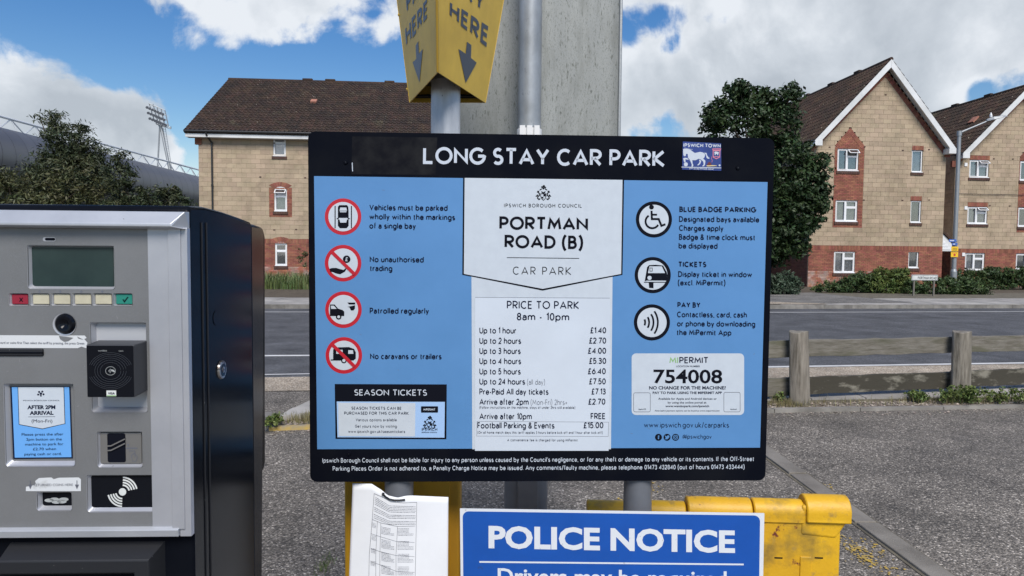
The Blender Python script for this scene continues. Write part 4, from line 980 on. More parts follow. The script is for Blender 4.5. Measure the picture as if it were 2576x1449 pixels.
# ------------------------------------------------------------------ trees
def lobe(x, y, Yd, rpx, ry=None, sq=1.0):
    c = AT(x, y, Yd); r = rpx / FPX * Yd; return (c.x, c.y, c.z, r, (ry or r), r * sq)
def trunk(parent, base, top, r, limbs, name='trunk'):
    mb = MB(); base, top = Vector(base), Vector(top); mid = base.lerp(top, .5) + Vector((.1, .05, 0)) * r * 3
    mb.tube(base, mid, r, r * .75, n=10).tube(mid, top, r * .75, r * .35, n=10); o = mb.build(name, 'bark', parent, smooth=True)
    mb = MB()
    for l in limbs:
        l = Vector(l); s = base.lerp(top, random.uniform(.3, .8)); k = s.lerp(l, .5) + Vector((0, 0, .25)); mb.tube(s, k, r * .38, r * .22, n=7).tube(k, l, r * .22, r * .07, n=7)
    mb.build('limb', 'bark', parent, smooth=True)
def tree(name, label, Yd, base_px, lobes, n, size, lm, rtr, clump=.35, flat=1.0, lean=None, group=None, cat='tree', per=45, topf=.55):
    b = AT(base_px[0], base_px[1], Yd); t = thing(name, label, cat, (b.x, b.y, .1), 'trees across the road')
    L_ = [lobe(*l[:2], Yd + (l[3] if len(l) > 3 else 0), l[2], None, l[4] if len(l) > 4 else 1.0) for l in lobes]
    zt = max(l[2] for l in L_); trunk(t, (b.x, b.y, .08), (b.x + (L_[0][0] - b.x) * .6, Yd, zt * topf + .5), rtr, [(l[0], l[1], l[2]) for l in L_[:9]])
    foliage('crown', lm, t, L_, n, size, clump, flat, lean=lean, per=per)
    foliage('outer_sprays', lm, t, [(a_, b_, c_, d_ * 1.13, e_ * 1.13, f_ * 1.1) for a_, b_, c_, d_, e_, f_ in L_], n // 12, size * .9, clump * .45, flat, lean=lean, per=14); return t
tree('leafy_tree', 'dense dark green leafy tree standing between the sign and the gabled flats', 27.5, (1910, 745),
     [(1925, 440, 100), (1862, 225, 18), (1858, 207, 8), (1986, 232, 18), (1992, 216, 8), (1922, 240, 12), (1815, 250, 12), (1900, 216, 10), (1925, 235, 18), (1835, 228, 10), (2000, 248, 8), (1935, 610, 60), (1985, 600, 50), (1900, 600, 70), (1782, 315, 14), (1788, 270, 9), (2068, 520, 14), (2050, 560, 22), (2000, 620, 26), (1950, 630, 34), (1880, 640, 40), (1830, 620, 40), (2078, 425, 10), (1778, 350, 14), (1860, 240, 26), (1868, 222, 14), (1945, 240, 16), (1990, 236, 20), (1795, 285, 22), (2062, 440, 20), (2070, 480, 15), (2075, 398, 12), (1850, 330, 78), (1950, 310, 58), (1850, 255, 42, 0, 1.0), (1915, 262, 34), (1968, 268, 30), (1990, 400, 55), (2030, 475, 45), (1990, 520, 75), (1900, 540, 95), (1830, 440, 80), (2040, 520, 42), (2000, 585, 48), (1880, 600, 80), (1830, 530, 90), (1805, 300, 34), (2050, 412, 22), (2060, 505, 24)], 56000, .095, 'leaf_maple', .2, clump=.27, per=38)
tree('windswept_conifer', 'dark feathery tree with its ragged top blown to the left, in front of the stadium', 42, (190, 700),
     [(185, 410, 55), (165, 350, 36), (150, 298, 13), (130, 296, 9), (100, 296, 9, 0, .5), (140, 320, 18), (205, 335, 22), (220, 385, 38), (170, 450, 75), (240, 440, 45), (120, 420, 32), (125, 470, 45), (218, 322, 9), (172, 312, 14), (250, 400, 18), (265, 380, 9)], 17000, .15, 'leaf_conifer', .3, clump=.55, flat=.45, lean=np.array([-1.0, 0, .25]), topf=.5)
tree('brown_green_tree', 'broad brownish green tree low in front of the stadium, below the windswept one', 36, (60, 740),
     [(60, 490, 60), (140, 490, 62), (20, 460, 36), (210, 470, 60), (260, 500, 60), (-40, 480, 60), (180, 520, 60), (90, 545, 70), (-60, 560, 80)], 17000, .12, 'leaf_brownish', .2, clump=.4, flat=.55)
tree('scrub_tree', 'low dark green scrub between the stadium and the left flats', 34, (370, 740),
     [(330, 500, 42), (380, 510, 40), (425, 500, 30), (300, 450, 40), (290, 400, 22), (450, 520, 30), (350, 560, 60), (430, 580, 55), (300, 560, 60), (312, 425, 14)], 14000, .11, 'leaf_conifer', .15, clump=.35, flat=.6)

# ------------------------------------------------------------------ shrubs and hedges
def shrub(name, label, Yd, lobes, n, size, lm, cat='shrub', clump=.18, flat=.6, per=40, group=None, stem=True):
    b = AT(lobes[0][0], 700, Yd); t = thing(name, label, cat, (b.x, b.y, .1), 'shrubs in front of the flats')
    L_ = [lobe(l[0], l[1], Yd + (l[3] if len(l) > 3 else 0), l[2], None, l[4] if len(l) > 4 else 1.0) for l in lobes]
    foliage('leaves', lm, t, L_, n, size, clump, flat, per=per); mb = MB()
    for l in L_[:7]: mb.tube((b.x + (l[0] - b.x) * .5, l[1], .06), (l[0], l[1], max(.15, l[2])), .02, .008, n=5)
    mb.build('stem', 'bark', t); return t
shrub('shrub', 'dark feathery shrub at the foot of the leafy tree, beside the sign edge', 26.8, [(1975, 712, 26), (1955, 722, 28), (1995, 722, 24), (1930, 720, 30), (1985, 695, 14)], 7000, .075, 'leaf_bluegreen')
shrub('shrub', 'bright green shrub behind the street name plate', 28.6, [(2240, 704, 28), (2215, 690, 18), (2265, 700, 26), (2235, 725, 26), (2285, 725, 20), (2200, 712, 22)], 9000, .07, 'leaf_bright')
shrub('shrub', 'dark green spreading shrub left of the bright green one', 28.8, [(2150, 712, 26), (2120, 720, 20), (2175, 708, 26), (2190, 725, 26), (2095, 724, 16), (2060, 728, 12), (2130, 728, 22)], 8500, .07, 'leaf_hedge')
shrub('low_hedge', 'low rounded dark shrub around the foot of the street lamp', 28.2, [(2350, 722, 24), (2390, 722, 24), (2430, 724, 26), (2460, 730, 20), (2320, 728, 18), (2290, 726, 20), (2480, 736, 12)], 9000, .07, 'leaf_hedge', clump=.15)
shrub('hedge', 'long clipped green hedge under the windows of the right hand flats', 33.0, [(2420, 700, 22), (2455, 700, 24), (2490, 698, 26), (2525, 697, 27), (2560, 695, 28), (2600, 695, 30), (2440, 712, 24), (2480, 712, 26), (2520, 712, 26), (2560, 712, 26), (2640, 700, 34)], 15000, .08, 'leaf_hedge', cat='hedge', clump=.2)
shrub('shrub', 'patchy low weeds along the brick wall below the lace curtained window', 30.5, [(2050, 732, 9), (2080, 730, 11), (2105, 733, 9), (2075, 712, 6), (2120, 716, 6), (2095, 718, 7), (2060, 722, 6)], 1800, .055, 'leaf_bright')
# long grass at the foot of the left flats
pts = []
for _ in range(3600):
    x = random.uniform(-12.8, -7.2); pts.append((x, 27.5 + random.uniform(0, 3.6), .1))
g = blades('long_grass', 'grass_blade', pts, .62, .035, .35, kind='stuff'); g['label'] = 'long green grass in front of the left flats'
shrub('shrub', 'rough green bush in the grass below the left flats', 29.5, [(745, 722, 18), (720, 726, 14), (690, 728, 12), (765, 722, 18), (795, 722, 22), (705, 718, 16), (675, 724, 14), (730, 716, 14)], 5200, .06, 'leaf_bright')
t = thing('sapling', 'thin bare twigged sapling in front of the red brick beside the sign', 'plant', (AT(766, 720, 29).x, 29, .1)); mb = MB(); q0 = AT(772, 700, 29); mb.tube((q0.x, 29, .1), AT(772, 610, 29), .015, .006, n=5)
for a, b in (((772, 650), (748, 630)), ((772, 640), (752, 622)), ((772, 660), (758, 652)), ((772, 670), (758, 668))): mb.tube(AT(*a, 29), AT(*b, 29), .008, .004, n=4)
mb.build('stem', 'bark', t); foliage('leaves', 'leaf_brownish', t, [lobe(756, 652, 29, 8), lobe(752, 630, 29, 6), lobe(766, 640, 29, 8), lobe(768, 670, 29, 6)], 160, .055, clump=.1, per=8)

# weeds by the near kerb
def weed(label, px_, py_, n, h, w):
    g = G(px_, py_, .05); t = thing('weed', label, 'weed', (g.x, g.y, .05), 'weeds on the gravel verge'); L_ = []
    for _ in range(n): L_.append((g.x + random.gauss(0, w * .45), g.y + random.gauss(0, .05), .07 + random.uniform(0, h) * .75, .045, .045, .035))
    foliage('leaves', 'leaf_bright', t, L_, n * 26, .016, clump=.035, flat=1.1, per=9)
    mb = MB()
    for l in L_: mb.tube((g.x + (l[0] - g.x) * .6, g.y + (l[1] - g.y) * .6, .05), (l[0], l[1], l[2] + .01), .0022, .0012, n=4)
    mb.build('stem', 'leaf_bright', t); return t
weed('leafy green weeds crowding the foot of the right hand fence post', 2425, 1012, 60, .17, .26)
weed('green weeds at the right edge of the photo below the fence', 2545, 1010, 36, .13, .28)
weed('small green weed on the verge midway between the fence posts', 2315, 1008, 22, .08, .09)
weed('small tuft of weed by the sign edge behind the kerb', 1952, 1008, 14, .08, .06)
weed('sprig of weed growing against the yellow tipped kerb stone', 689, 1068, 18, .07, .05)
pts = [(x, KY(x) + random.uniform(.02, .26), .03) for x in [random.choice((random.gauss(2.95, .12), random.gauss(5.0, .35), random.gauss(6.2, .4), random.gauss(-1.9, .12), random.uniform(2.6, 7.5))) for _ in range(2600)]]
g = blades('verge_grass', 'straw_blade', pts, .085, .004, .5, kind='stuff'); g['label'] = 'tufts of dry grass on the gravel verge'
g0 = G(818, 1425); pts = [(g0.x + random.gauss(0, .02), g0.y + random.gauss(0, .07), 0) for _ in range(120)]
g = blades('asphalt_moss_grass', 'grass_blade', pts, .03, .003, .6, kind='stuff'); g['label'] = 'thin tuft of grass growing from the asphalt left of the paper notice'

# ------------------------------------------------------------------ wooden fence
mat('weathered_wood', (.20, .185, .155), .85, col2=(.11, .10, .075), nscale=4, stretch=(.6, 4, 7), bump=.7, bscale=9, rand=.14, bdist=.008, spots=[((.085, .085, .05), 1.3, .5, .72, 7)])
mat('weathered_post', (.25, .225, .185), .85, col2=(.13, .115, .09), nscale=4, stretch=(7, 7, .8), bump=.8, bscale=8, rand=.1, bdist=.01, spots=[((.07, .06, .045), 2.0, .56, .7, 7)])
mat('lichen_wood', (.045, .040, .028), .9, col2=(.21, .195, .155), nscale=3.5, thr=(.52, .66), stretch=(1, 1, 2.5), bump=.6, bscale=12, bdist=.008)
f1 = G(2012, 1018, .03); f2 = G(2420, 1000, .03); fv_ = (f2 - f1); fd = math.degrees(math.atan2(fv_.y, fv_.x)); FF = Frame((f1.x, f1.y, 0), fd)
tFn = thing('timber_fence', 'low weathered timber fence with two broad rails along the verge', 'fence', (f1.x, f1.y, 0))
def post(s, z1, w, lean):
    mb = MB(); n = 12
    rings = []
    for k, z in enumerate(np.linspace(-.05, z1, 9)):
        r = w / 2 * (1.08 - .1 * k / 8 + random.uniform(-.015, .015)); rings.append([FF.P(s + lean * z + r * math.cos(2 * math.pi * i / n) * (1 + .05 * math.sin(i * 2.3)), r * math.sin(2 * math.pi * i / n) * .8, z + (.012 * math.sin(i) if k == 8 else 0)) for i in range(n)])
    pts = [p for r in rings for p in r]; fs = [(k * n + i, k * n + (i + 1) % n, (k + 1) * n + (i + 1) % n, (k + 1) * n + i) for k in range(8) for i in range(n)] + [tuple(8 * n + i for i in range(n))]
    mb.add(pts, fs); return mb.build('post', 'weathered_post', tFn, smooth=True, bevel=.006)
sp = FF.sz(2420, 900)[0]; zt1 = FF.sz(2005, 836, .07)[1]; zt2 = FF.sz(2418, 836, .07)[1]
post(0, zt1, .205, -.05); post(sp, zt2, .21, -.02); post(-sp, zt1, .2, .02); post(2 * sp, zt2, .2, 0)
def rail(a, b, px_, yt, yb, m, name='rail', dd=-.11):
    z1, z0 = FF.sz(px_, yt, dd)[1], FF.sz(px_, yb, dd)[1]; mb = MB(); n = 14
    pts, fs = [], []
    for i in range(n + 1):
        s = a + (b - a) * i / n; w = random.uniform(-.006, .006)
        pts += [FF.P(s, dd - .045, z0 + w), FF.P(s, dd, z0 + w), FF.P(s, dd + random.uniform(-.004, .004), (z0 + z1) / 2), FF.P(s, dd, z1 + w), FF.P(s, dd - .045, z1 + w)]
    for i in range(n):
        for j in range(5): fs.append((5 * i + j, 5 * i + (j + 1) % 5, 5 * i + 5 + (j + 1) % 5, 5 * i + 5 + j))
    fs += [(0, 1, 2, 3, 4), tuple(5 * n + k for k in range(5))]; mb.add(pts, fs); return mb.build(name, m, tFn, bevel=.004)
for a, b in ((-sp, .0), (0.002, sp), (sp + .002, 2 * sp)):
    rail(a + .004, b - .004, 2200, 852, 893, 'weathered_wood'); 
rail(-sp, -.002, 2200, 943, 987, 'weathered_wood'); rail(.002, sp - .002, 2200, 943, 985, 'lichen_wood'); rail(sp + .002, 2 * sp, 2200, 941, 983, 'lichen_wood')

# ------------------------------------------------------------------ street lamp, its small signs and the street name plate
q = AT(2397, 735, 28.6); LX, LY = q.x, q.y
tL = thing('street_lamp', 'tall galvanised street lamp with a long arm over the hedge in front of the flats', 'street lamp', (LX, LY, .1))
zt = AT(2412, 331, LY).z; zb = AT(2397, 683, LY).z
mb = MB(); mb.tube((LX, LY, .5), (LX, LY, zb), .125, n=16).tube((LX, LY, zb), (LX, LY, zb + .1), .125, .095, n=16); mb.build('pole_base', 'galvanised', tL, smooth=True)
mb = MB(); mb.tube((LX, LY, .1), (LX, LY, .5), .135, .128, n=16); mb.build('base_sleeve', 'black_plastic', tL, smooth=True)
mb = MB(); mb.tube((LX, LY, zb + .1), (LX, LY, zt), .092, .075, n=16); mb.build('pole', 'galvanised', tL, smooth=True)
a = Vector((LX, LY, zt - .06)); b = AT(2481, 306, LY - .2); c = AT(2533, 293, LY - .4)
mb = MB(); mb.tube(a + Vector((0, 0, .08)), a - Vector((0, 0, .12)), .1, n=12).tube(a, b, .045, .035, n=10); mb.build('arm', 'galvanised', tL, smooth=True)
mb = MB(); d_ = (c - b).normalized(); sd_ = Vector((0, 1, 0)); u_ = d_.cross(sd_) * -1
pts = []
for k, (t, w, h) in enumerate(((0, .05, .10), (.3, .13, .13), (.7, .16, .09), (1, .07, .03))):
    o_ = b + (c - b) * t; pts += [o_ - sd_ * w, o_ + sd_ * w, o_ + sd_ * w * .6 + Vector((0, 0, h)), o_ - sd_ * w * .6 + Vector((0, 0, h))]
fs = [(4 * k + j, 4 * k + (j + 1) % 4, 4 * k + 4 + (j + 1) % 4, 4 * k + 4 + j) for k in range(3) for j in range(4)] + [(0, 1, 2, 3), (12, 13, 14, 15)]
mb.add(pts, fs); mb.build('lamp_head', 'galvanised', tL, bevel=.015)
q = b + (c - b) * .22 + Vector((0, 0, .13)); mb = MB(); mb.tube(q, q + Vector((0, 0, .1)), .05, n=8).tube(q + Vector((0, 0, .1)), q + Vector((0, 0, .2)), .045, .01, n=8); mb.build('photocell', 'upvc', tL)
mat('sign_blue', (.05, .12, .40), .4); mat('sign_yellow', (.80, .50, .02), .4); mat('print_dark', (.012, .014, .02), .5); mat('print_red', (.45, .03, .03), .4)
FS = Frame((LX, LY - .13, 0), 2)
for (x0, x1, y0, y1, m, lb, cat, txt) in ((2387, 2406, 602, 608.5, 'sign_blue', 'upper small blue cycle route sign on the street lamp', 'sign', ''), (2395, 2409, 611, 617, 'sign_blue', 'lower small blue cycle route sign on the street lamp', 'sign', ''),
        (2393, 2411, 620.5, 632, 'sign_yellow', 'upper yellow parking plate on the street lamp', 'sign', 'x'), (2392, 2410.5, 634, 646.5, 'sign_yellow', 'lower yellow plate with a dark disc on the street lamp', 'sign', 'o')):
    s0, z0 = FS.sz(x0, y1); s1, z1 = FS.sz(x1, y0); t = thing('small_sign', lb, cat, FS.P((s0 + s1) / 2, 0, z0), 'small signs on the street lamp'); MB().box(FS, s0, s1, -.006, 0, z0, z1).build('plate', m, t)
    mb = MB()
    if txt == 'o': mb.flat(FS, circ((s0 + s1) / 2, z0 + (z1 - z0) * .42, .05, 16), .002); mb.box(FS, s0 + .04, s1 - .04, 0, .002, z1 - .05, z1 - .03)
    elif txt == 'x': [mb.box(FS, s0 + .05, s1 - .05, 0, .002, z0 + .03 + .045 * k, z0 + .045 + .045 * k) for k in range(3)]
    else: mb.box(FS, s0 + .04, s1 - .1, 0, .002, (z0 + z1) / 2 - .015, (z0 + z1) / 2 + .012)
    mb.build('print', 'print_dark' if txt == 'x' else ('print_red' if txt == 'o' else 'upvc'), t)
    mb = MB(); mb.tube((LX, LY, (z0 + z1) / 2 - .02), (LX, LY, (z0 + z1) / 2 + .02), .105, n=14); mb.build('clip', 'galvanised', t)
FN = Frame((AT(2327, 700, 26.6).x, 26.6, 0), TH); s0, z0 = FN.sz(2293, 705.6); s1, z1 = FN.sz(2360, 691.5)
tN = thing('street_name_plate', 'white street name plate reading PORTMAN ROAD on two short posts', 'sign', FN.P((s0 + s1) / 2, 0, .1))
mat('plate_white', (.68, .70, .68), .45, col2=(.5, .52, .5), nscale=3); mat('wood_grey', (.15, .14, .12), .8)
MB().box(FN, s0, s1, -.02, 0, z0, z1).build('plate', 'plate_white', tN, bevel=.006); mb = MB(); e = .012
mb.box(FN, s0 + e, s1 - e, 0, .003, z1 - 2 * e, z1 - e).box(FN, s0 + e, s1 - e, 0, .003, z0 + e, z0 + 2 * e).box(FN, s0 + e, s0 + 2 * e, 0, .003, z0 + 2 * e, z1 - 2 * e).box(FN, s1 - 2 * e, s1 - e, 0, .003, z0 + 2 * e, z1 - 2 * e); mb.build('border', 'print_dark', tN)
mb = MB(); px_text(mb, FN, .004, 'PORTMAN ROAD', 2309, 702, 2356.5, 702.8, 6.4, .15, .12); mb.build('lettering', 'print_dark', tN)
for s in (s0 + .13, s1 - .13): MB().box(FN, s - .028, s + .028, -.07, -.02, .08, z1 - .01).build('post', 'wood_grey', tN)

# ================================================================== near objects
mat('sign_black', (.004, .005, .009), .38, spec=.03, spots=[((.009, .010, .013), 5, .45, .8, 6)])
mat('sign_grime', (.0055, .006, .009), .55, spec=.06, col2=(.017, .0175, .019), nscale=16, thr=(.42, .68), detail=9)
mat('board_blue', (.098, .250, .50), .42, col2=(.085, .225, .455), nscale=4, spec=.35)
mat('board_white', (.52, .575, .63), .45, col2=(.46, .51, .565), nscale=40, mixamt=.5)
mat('sheet_white', (.57, .63, .70), .4, col2=(.53, .585, .65), nscale=5)
mat('pale_blue', (.33, .50, .76), .45)
mat('print_black', (.006, .007, .012), .45, spec=.06); mat('print_white', (.52, .57, .64), .4, spec=.1); mat('print_navy', (.007, .012, .035), .45, spec=.06)
mat('print_grey', (.13, .14, .17), .5); mat('prohibit_red', (.46, .012, .025), .4); mat('mark_green', (.22, .42, .15), .5)
mat('sticker_blue', (.03, .055, .24), .3, col2=(.02, .04, .17), nscale=25); mat('sticker_pink', (.60, .20, .28), .4); mat('sticker_brown', (.12, .02, .015), .5); mat('sticker_cream', (.6, .5, .25), .5)
mat('post_grey', (.12, .13, .15), .42, metal=.2, col2=(.16, .17, .19), nscale=6)
mat('galv_post', (.60, .61, .63), .42, metal=.3, col2=(.36, .38, .40), nscale=3.0, stretch=(5, 5, 1.0), spots=[((.14, .15, .17), 55, .66, .74, 3)])
mat('galv_pole', (.25, .27, .285), .45, metal=.3, col2=(.36, .39, .42), nscale=9, stretch=(1, 1, .7), bump=.15, bscale=20, spots=[((.2, .21, .23), 30, .62, .72, 4)])
mat('sign_back', (.24, .255, .25), .6, metal=.15, col2=(.29, .305, .295), nscale=2.5, stretch=(4, 4, .9), detail=8,
    spots=[((.065, .075, .06), 34, .575, .68, 8), ((.12, .135, .12), 130, .56, .65, 5), ((.17, .18, .165), 3.2, .5, .74, 6)])
mat('here_yellow', (.78, .52, .08), .42, spec=.2, col2=(.64, .42, .065), nscale=7)
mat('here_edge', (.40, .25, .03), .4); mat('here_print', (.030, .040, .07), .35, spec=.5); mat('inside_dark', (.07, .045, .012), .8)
mat('cabinet_yellow', (.62, .33, .015), .5, col2=(.48, .24, .015), nscale=5, stretch=(1, 1, .5), spots=[((.13, .09, .03), 2.2, .58, .8, 8)])
mat('grit_yellow', (.72, .42, .012), .48, col2=(.60, .33, .012), nscale=5, spots=[((.17, .12, .035), 4.6, .53, .72, 9), ((.14, .03, .02), 10, .645, .68, 5), ((.40, .25, .05), 22, .58, .7, 7)], bump=.15, bscale=60)
mat('paper', (.76, .78, .81), .7, col2=(.71, .73, .76), nscale=9); mat('paper_print', (.09, .095, .12), .7)
mat('police_blue', (.008, .085, .40), .35, col2=(.007, .075, .35), nscale=8, spots=[((.03, .06, .15), 26, .70, .76, 3)]); mat('police_white', (.66, .69, .73), .4, spots=[((.36, .36, .36), 60, .66, .74, 3)])
mat('machine_black', (.004, .005, .008), .22, spec=.05, col2=(.007, .008, .011), nscale=5, bump=.05, bscale=180, bdist=.001)
mat('machine_black_rough', (.014, .015, .018), .5, spec=.4, spots=[((.20, .20, .20), 160, .72, .76, 3)])
mat('machine_grey', (.225, .228, .23), .45, metal=.4, col2=(.185, .187, .187), nscale=5, spots=[((.23, .235, .24), 700, .5, .7, 2)], bump=.05, bscale=900, bdist=.0005)
mat('machine_silver', (.50, .51, .54), .38, metal=.5, col2=(.43, .44, .47), nscale=7, spots=[((.25, .25, .26), 90, .74, .78, 3)])
mat('machine_rail', (.50, .52, .55), .4, metal=.4, col2=(.42, .44, .47), nscale=8)
mat('lcd', (.020, .036, .036), .16, spec=.25, col2=(.028, .048, .046), nscale=12); mat('lcd_frame', (.10, .13, .13), .3)
mat('btn_cream', (.52, .49, .36), .5, col2=(.44, .41, .3), nscale=40); mat('btn_red', (.26, .012, .03), .45); mat('btn_green', (.015, .20, .15), .45)
mat('reader_black', (.005, .006, .009), .16, spec=.2); mat('reader_side', (.035, .037, .042), .45); mat('ring_grey', (.06, .068, .085), .3)
mat('recess_plate', (.46, .47, .49), .5, metal=.3); mat('label_white', (.60, .62, .63), .55, col2=(.42, .43, .42), nscale=30, thr=(.55, .7))
mat('notice_blue', (.13, .36, .74), .35); mat('coin_mark', (.36, .38, .38), .4); mat('bezel', (.20, .195, .185), .4, metal=.4); mat('lock_steel', (.5, .48, .46), .3, metal=.8, col2=(.12, .1, .09), nscale=120, thr=(.5, .56))
mat('tie_black', (.006, .006, .008), .35)

# ------------------------------------------------------------------ long stay car park sign
p = AT(1350, 640, 1.77); FBd = Frame(p, 2.1)
sgn = thing('car_park_sign', 'black and blue car park tariff sign headed LONG STAY CAR PARK, on two grey posts', 'sign', (p.x, p.y, 0))
e = .0004
tl, tr, bl, br_ = FBd.sz(775, 331), FBd.sz(1951, 347), FBd.sz(780, 1213), FBd.sz(1923, 1208)
sa, sb, za, zb = (tl[0] + bl[0]) / 2, (tr[0] + br_[0]) / 2, (bl[1] + br_[1]) / 2, (tl[1] + tr[1]) / 2
MB().prism(FBd, rrect(sa, za, sb, zb, .018), -.004, 0).build('board', 'sign_black', sgn)
mb = MB(); mb.prism(FBd, rrect(sa, za, sb, zb, .018), -.0062, -.0042); mb.build('board_backing', 'galvanised', sgn)
def ppoly(name, pts, lay_, m, parent=sgn, fr=FBd, label=None):
    mb = MB(); px_poly(mb, fr, e * lay_, pts); return mb.build(name, m, parent, label=label)
blue = ppoly('blue_field', [(790, 443), (1931, 458), (1912, 1126), (798, 1130)], 1, 'board_blue')
ppoly('grime_patch', [(886, 343), (1100, 346), (1096, 440), (884, 438)], .6, 'sign_grime', label='square mark left by a removed sticker')
bdr = ppoly('title_panel_border', [(1165, 447), (1570, 452), (1566, 691), (1365, 731), (1163, 691)], 3, 'print_black')
ppoly('price_column', [(1186, 690), (1541, 690), (1537, 1130), (1188, 1130)], 2, 'board_white')
ppoly('title_panel', [(1169, 447.5), (1566, 452.5), (1562.5, 689), (1365, 726.5), (1167, 689)], 4, 'board_white')
ps = MB(); 
for pts in ([(1195, 748), (1534, 750), (1531, 1134), (1195, 1134)],):
    q = [FBd.sz(x, y, e * 4) for x, y in pts]; ps.prism(FBd, q, e * 2.2, e * 4.2)
ps.build('price_sheet', 'sheet_white', sgn, label='paper overlay with the current prices')
mb = MB(); px_line(mb, FBd, e * 4.6, [(1200, 1060), (1531, 1062), (1530, 1098), (1199, 1097), (1200, 1060)], .8); px_line(mb, FBd, e * 4.6, [(1195, 748), (1534, 750)], 1.0); mb.build('sheet_edge', 'print_grey', sgn)
mb = MB(); px_line(mb, FBd, e * 5, [(1275, 648), (1457, 650)], 1.6); mb.build('rule_line', 'print_black', sgn)
def txt(name, lines, m, parent=sgn, fr=FBd, lay_=5, label=None):
    for l in lines:
        t_, x0, y0, x1, y1, cap, w, tr = l; parts = [(t_, 0, 1)]
        if cap > 18 and ' ' in t_:      # large words are pieces of their own
            ws = t_.split(' '); wd = text_quads(t_, w, tr)[1]; x = 0; parts = []
            for k_ in ws: a_ = text_quads(k_, w, tr)[1]; parts.append((k_, x / wd, (x + a_) / wd)); x += a_ + tr + .30 + tr
        for k_, a_, b_ in parts:
            mb = MB(); mb.keep = True; px_text(mb, fr, e * lay_, k_, x0 + (x1 - x0) * a_, y0 + (y1 - y0) * a_, x0 + (x1 - x0) * b_, y0 + (y1 - y0) * b_, cap, w, tr); o = mb.build(name, m, parent)
    return o
txt('title_lettering', [('LONG STAY CAR PARK', 1064, 412.5, 1673, 421, 43.5, .18, .09)], 'print_white', lay_=2)
txt('lettering', [('PORTMAN', 1256, 578, 1479, 580.5, 34, .20, .08), ('ROAD (B)', 1269, 624.5, 1467, 627, 34, .20, .09)], 'print_black')
txt('lettering', [('CAR PARK', 1290, 691, 1437, 692, 20.5, .105, .28), ('IPSWICH BOROUGH COUNCIL', 1268, 521.5, 1464, 522.5, 9.5, .15, .28)], 'print_black')
txt('lettering', [('PRICE TO PARK', 1275, 777, 1457, 778, 20.5, .155, .12), ('8am - 10pm', 1300, 806, 1432, 807, 19.5, .165, .13)], 'print_navy')
rows = [('Up to 1 hour', '\u00a31.40', 839, 1206, 1299, 1485, 1525), ('Up to 2 hours', '\u00a32.70', 865, 1206, 1311, 1482, 1525), ('Up to 3 hours', '\u00a34.00', 890.5, 1206, 1310, 1479, 1525), ('Up to 4 hours', '\u00a35.30', 916, 1206, 1311, 1482, 1525),
        ('Up to 5 hours', '\u00a36.40', 942, 1206, 1310, 1479, 1524), ('Up to 24 hours', '\u00a37.50', 967.5, 1206, 1321, 1482, 1524), ('Pre-Paid All day tickets', '\u00a37.13', 993, 1206, 1380, 1488, 1524), ('Arrive after 2pm', '\u00a32.70', 1018.5, 1206, 1330, 1480, 1523),
        ('Arrive after 10pm', 'FREE', 1055, 1206, 1338, 1486, 1523), ('Football Parking & Events', '\u00a315.00', 1078, 1201, 1395, 1468, 1518)]
txt('price_row', [(a, x0, y, x1, y + .3, 16, .165, .09) for a, b, y, x0, x1, x2, x3 in rows] + [(b, x2, y - .6, x3, y - .6, 15.4, .165, .09) for a, b, y, x0, x1, x2, x3 in rows], 'print_navy', lay_=6, label='list of parking times with their prices')
txt('small_print', [('(all day)', 1326, 967.5, 1371, 967.5, 13, .09, .15), ('(Mon-Fri) 2hrs+', 1335, 1018.5, 1427, 1018.5, 13.5, .09, .15)], 'print_grey', lay_=6)
txt('small_print', [('(Follow instructions on the machine, stays of under 2hrs still available)', 1206, 1028, 1447, 1028.5, 6.5, .13, .2), ('(On all home match days this tariff applies 3 hours before kick-off and 1 hour after kick-off)', 1201, 1091, 1516, 1091.5, 6.5, .13, .2), ('A convenience fee is charged for using MiPermit', 1276, 1110, 1453, 1110.5, 6.5, .13, .2)], 'print_navy', lay_=6)
L1 = [('Vehicles must be parked', 929, 529.5, 1126, 531), ('wholly within the markings', 929, 552.5, 1145, 554.5), ('of a single bay', 929, 575.5, 1046, 576.5), ('No unauthorised', 930, 660, 1066, 661), ('trading', 930, 682.5, 987, 683), ('Patrolled regularly', 930, 789.5, 1079, 790), ('No caravans or trailers', 931, 904, 1111, 904.5)]
txt('rules_lettering', [(a, x0, y0, x1, y1, 15.6, .20, .09) for a, x0, y0, x1, y1 in L1], 'print_navy', lay_=2)
L2 = [('BLUE BADGE PARKING', 1709, 533.5, 1902, 535, 13.2, .17), ('Designated bays available', 1708, 558.5, 1910, 560, 14, .13), ('Charges apply', 1708, 581, 1820, 582, 14, .13), ('Badge & time clock must', 1708, 603.5, 1900, 605, 14, .13), ('be displayed', 1707, 625.5, 1805, 626.5, 14, .13),
      ('TICKETS', 1706, 672, 1777, 672.5, 13.2, .17), ('Display ticket in window', 1706, 697, 1892, 698, 14, .13), ('(excl. MiPermit)', 1705, 718.5, 1825, 719, 14, .13), ('PAY BY', 1704, 774, 1762, 774.5, 13.2, .17), ('Contactless, card, cash', 1703, 798.5, 1879, 799.5, 14, .13),
      ('or phone by downloading', 1703, 821.5, 1900, 822.5, 14, .13), ('the MiPermit App', 1702, 843.5, 1840, 844.5, 14, .13)]
txt('facilities_lettering', [(a, x0, y0, x1, y1, c + 1, w + .065, .09) for a, x0, y0, x1, y1, c, w in L2], 'print_navy', lay_=2)
txt('web_lettering', [('www.ipswich.gov.uk/carparks', 1620, 1075.5, 1834, 1076, 13.6, .13, .14), ('@Ipswichgov', 1717, 1103.5, 1790, 1104, 11, .13, .13)], 'print_navy', lay_=2)
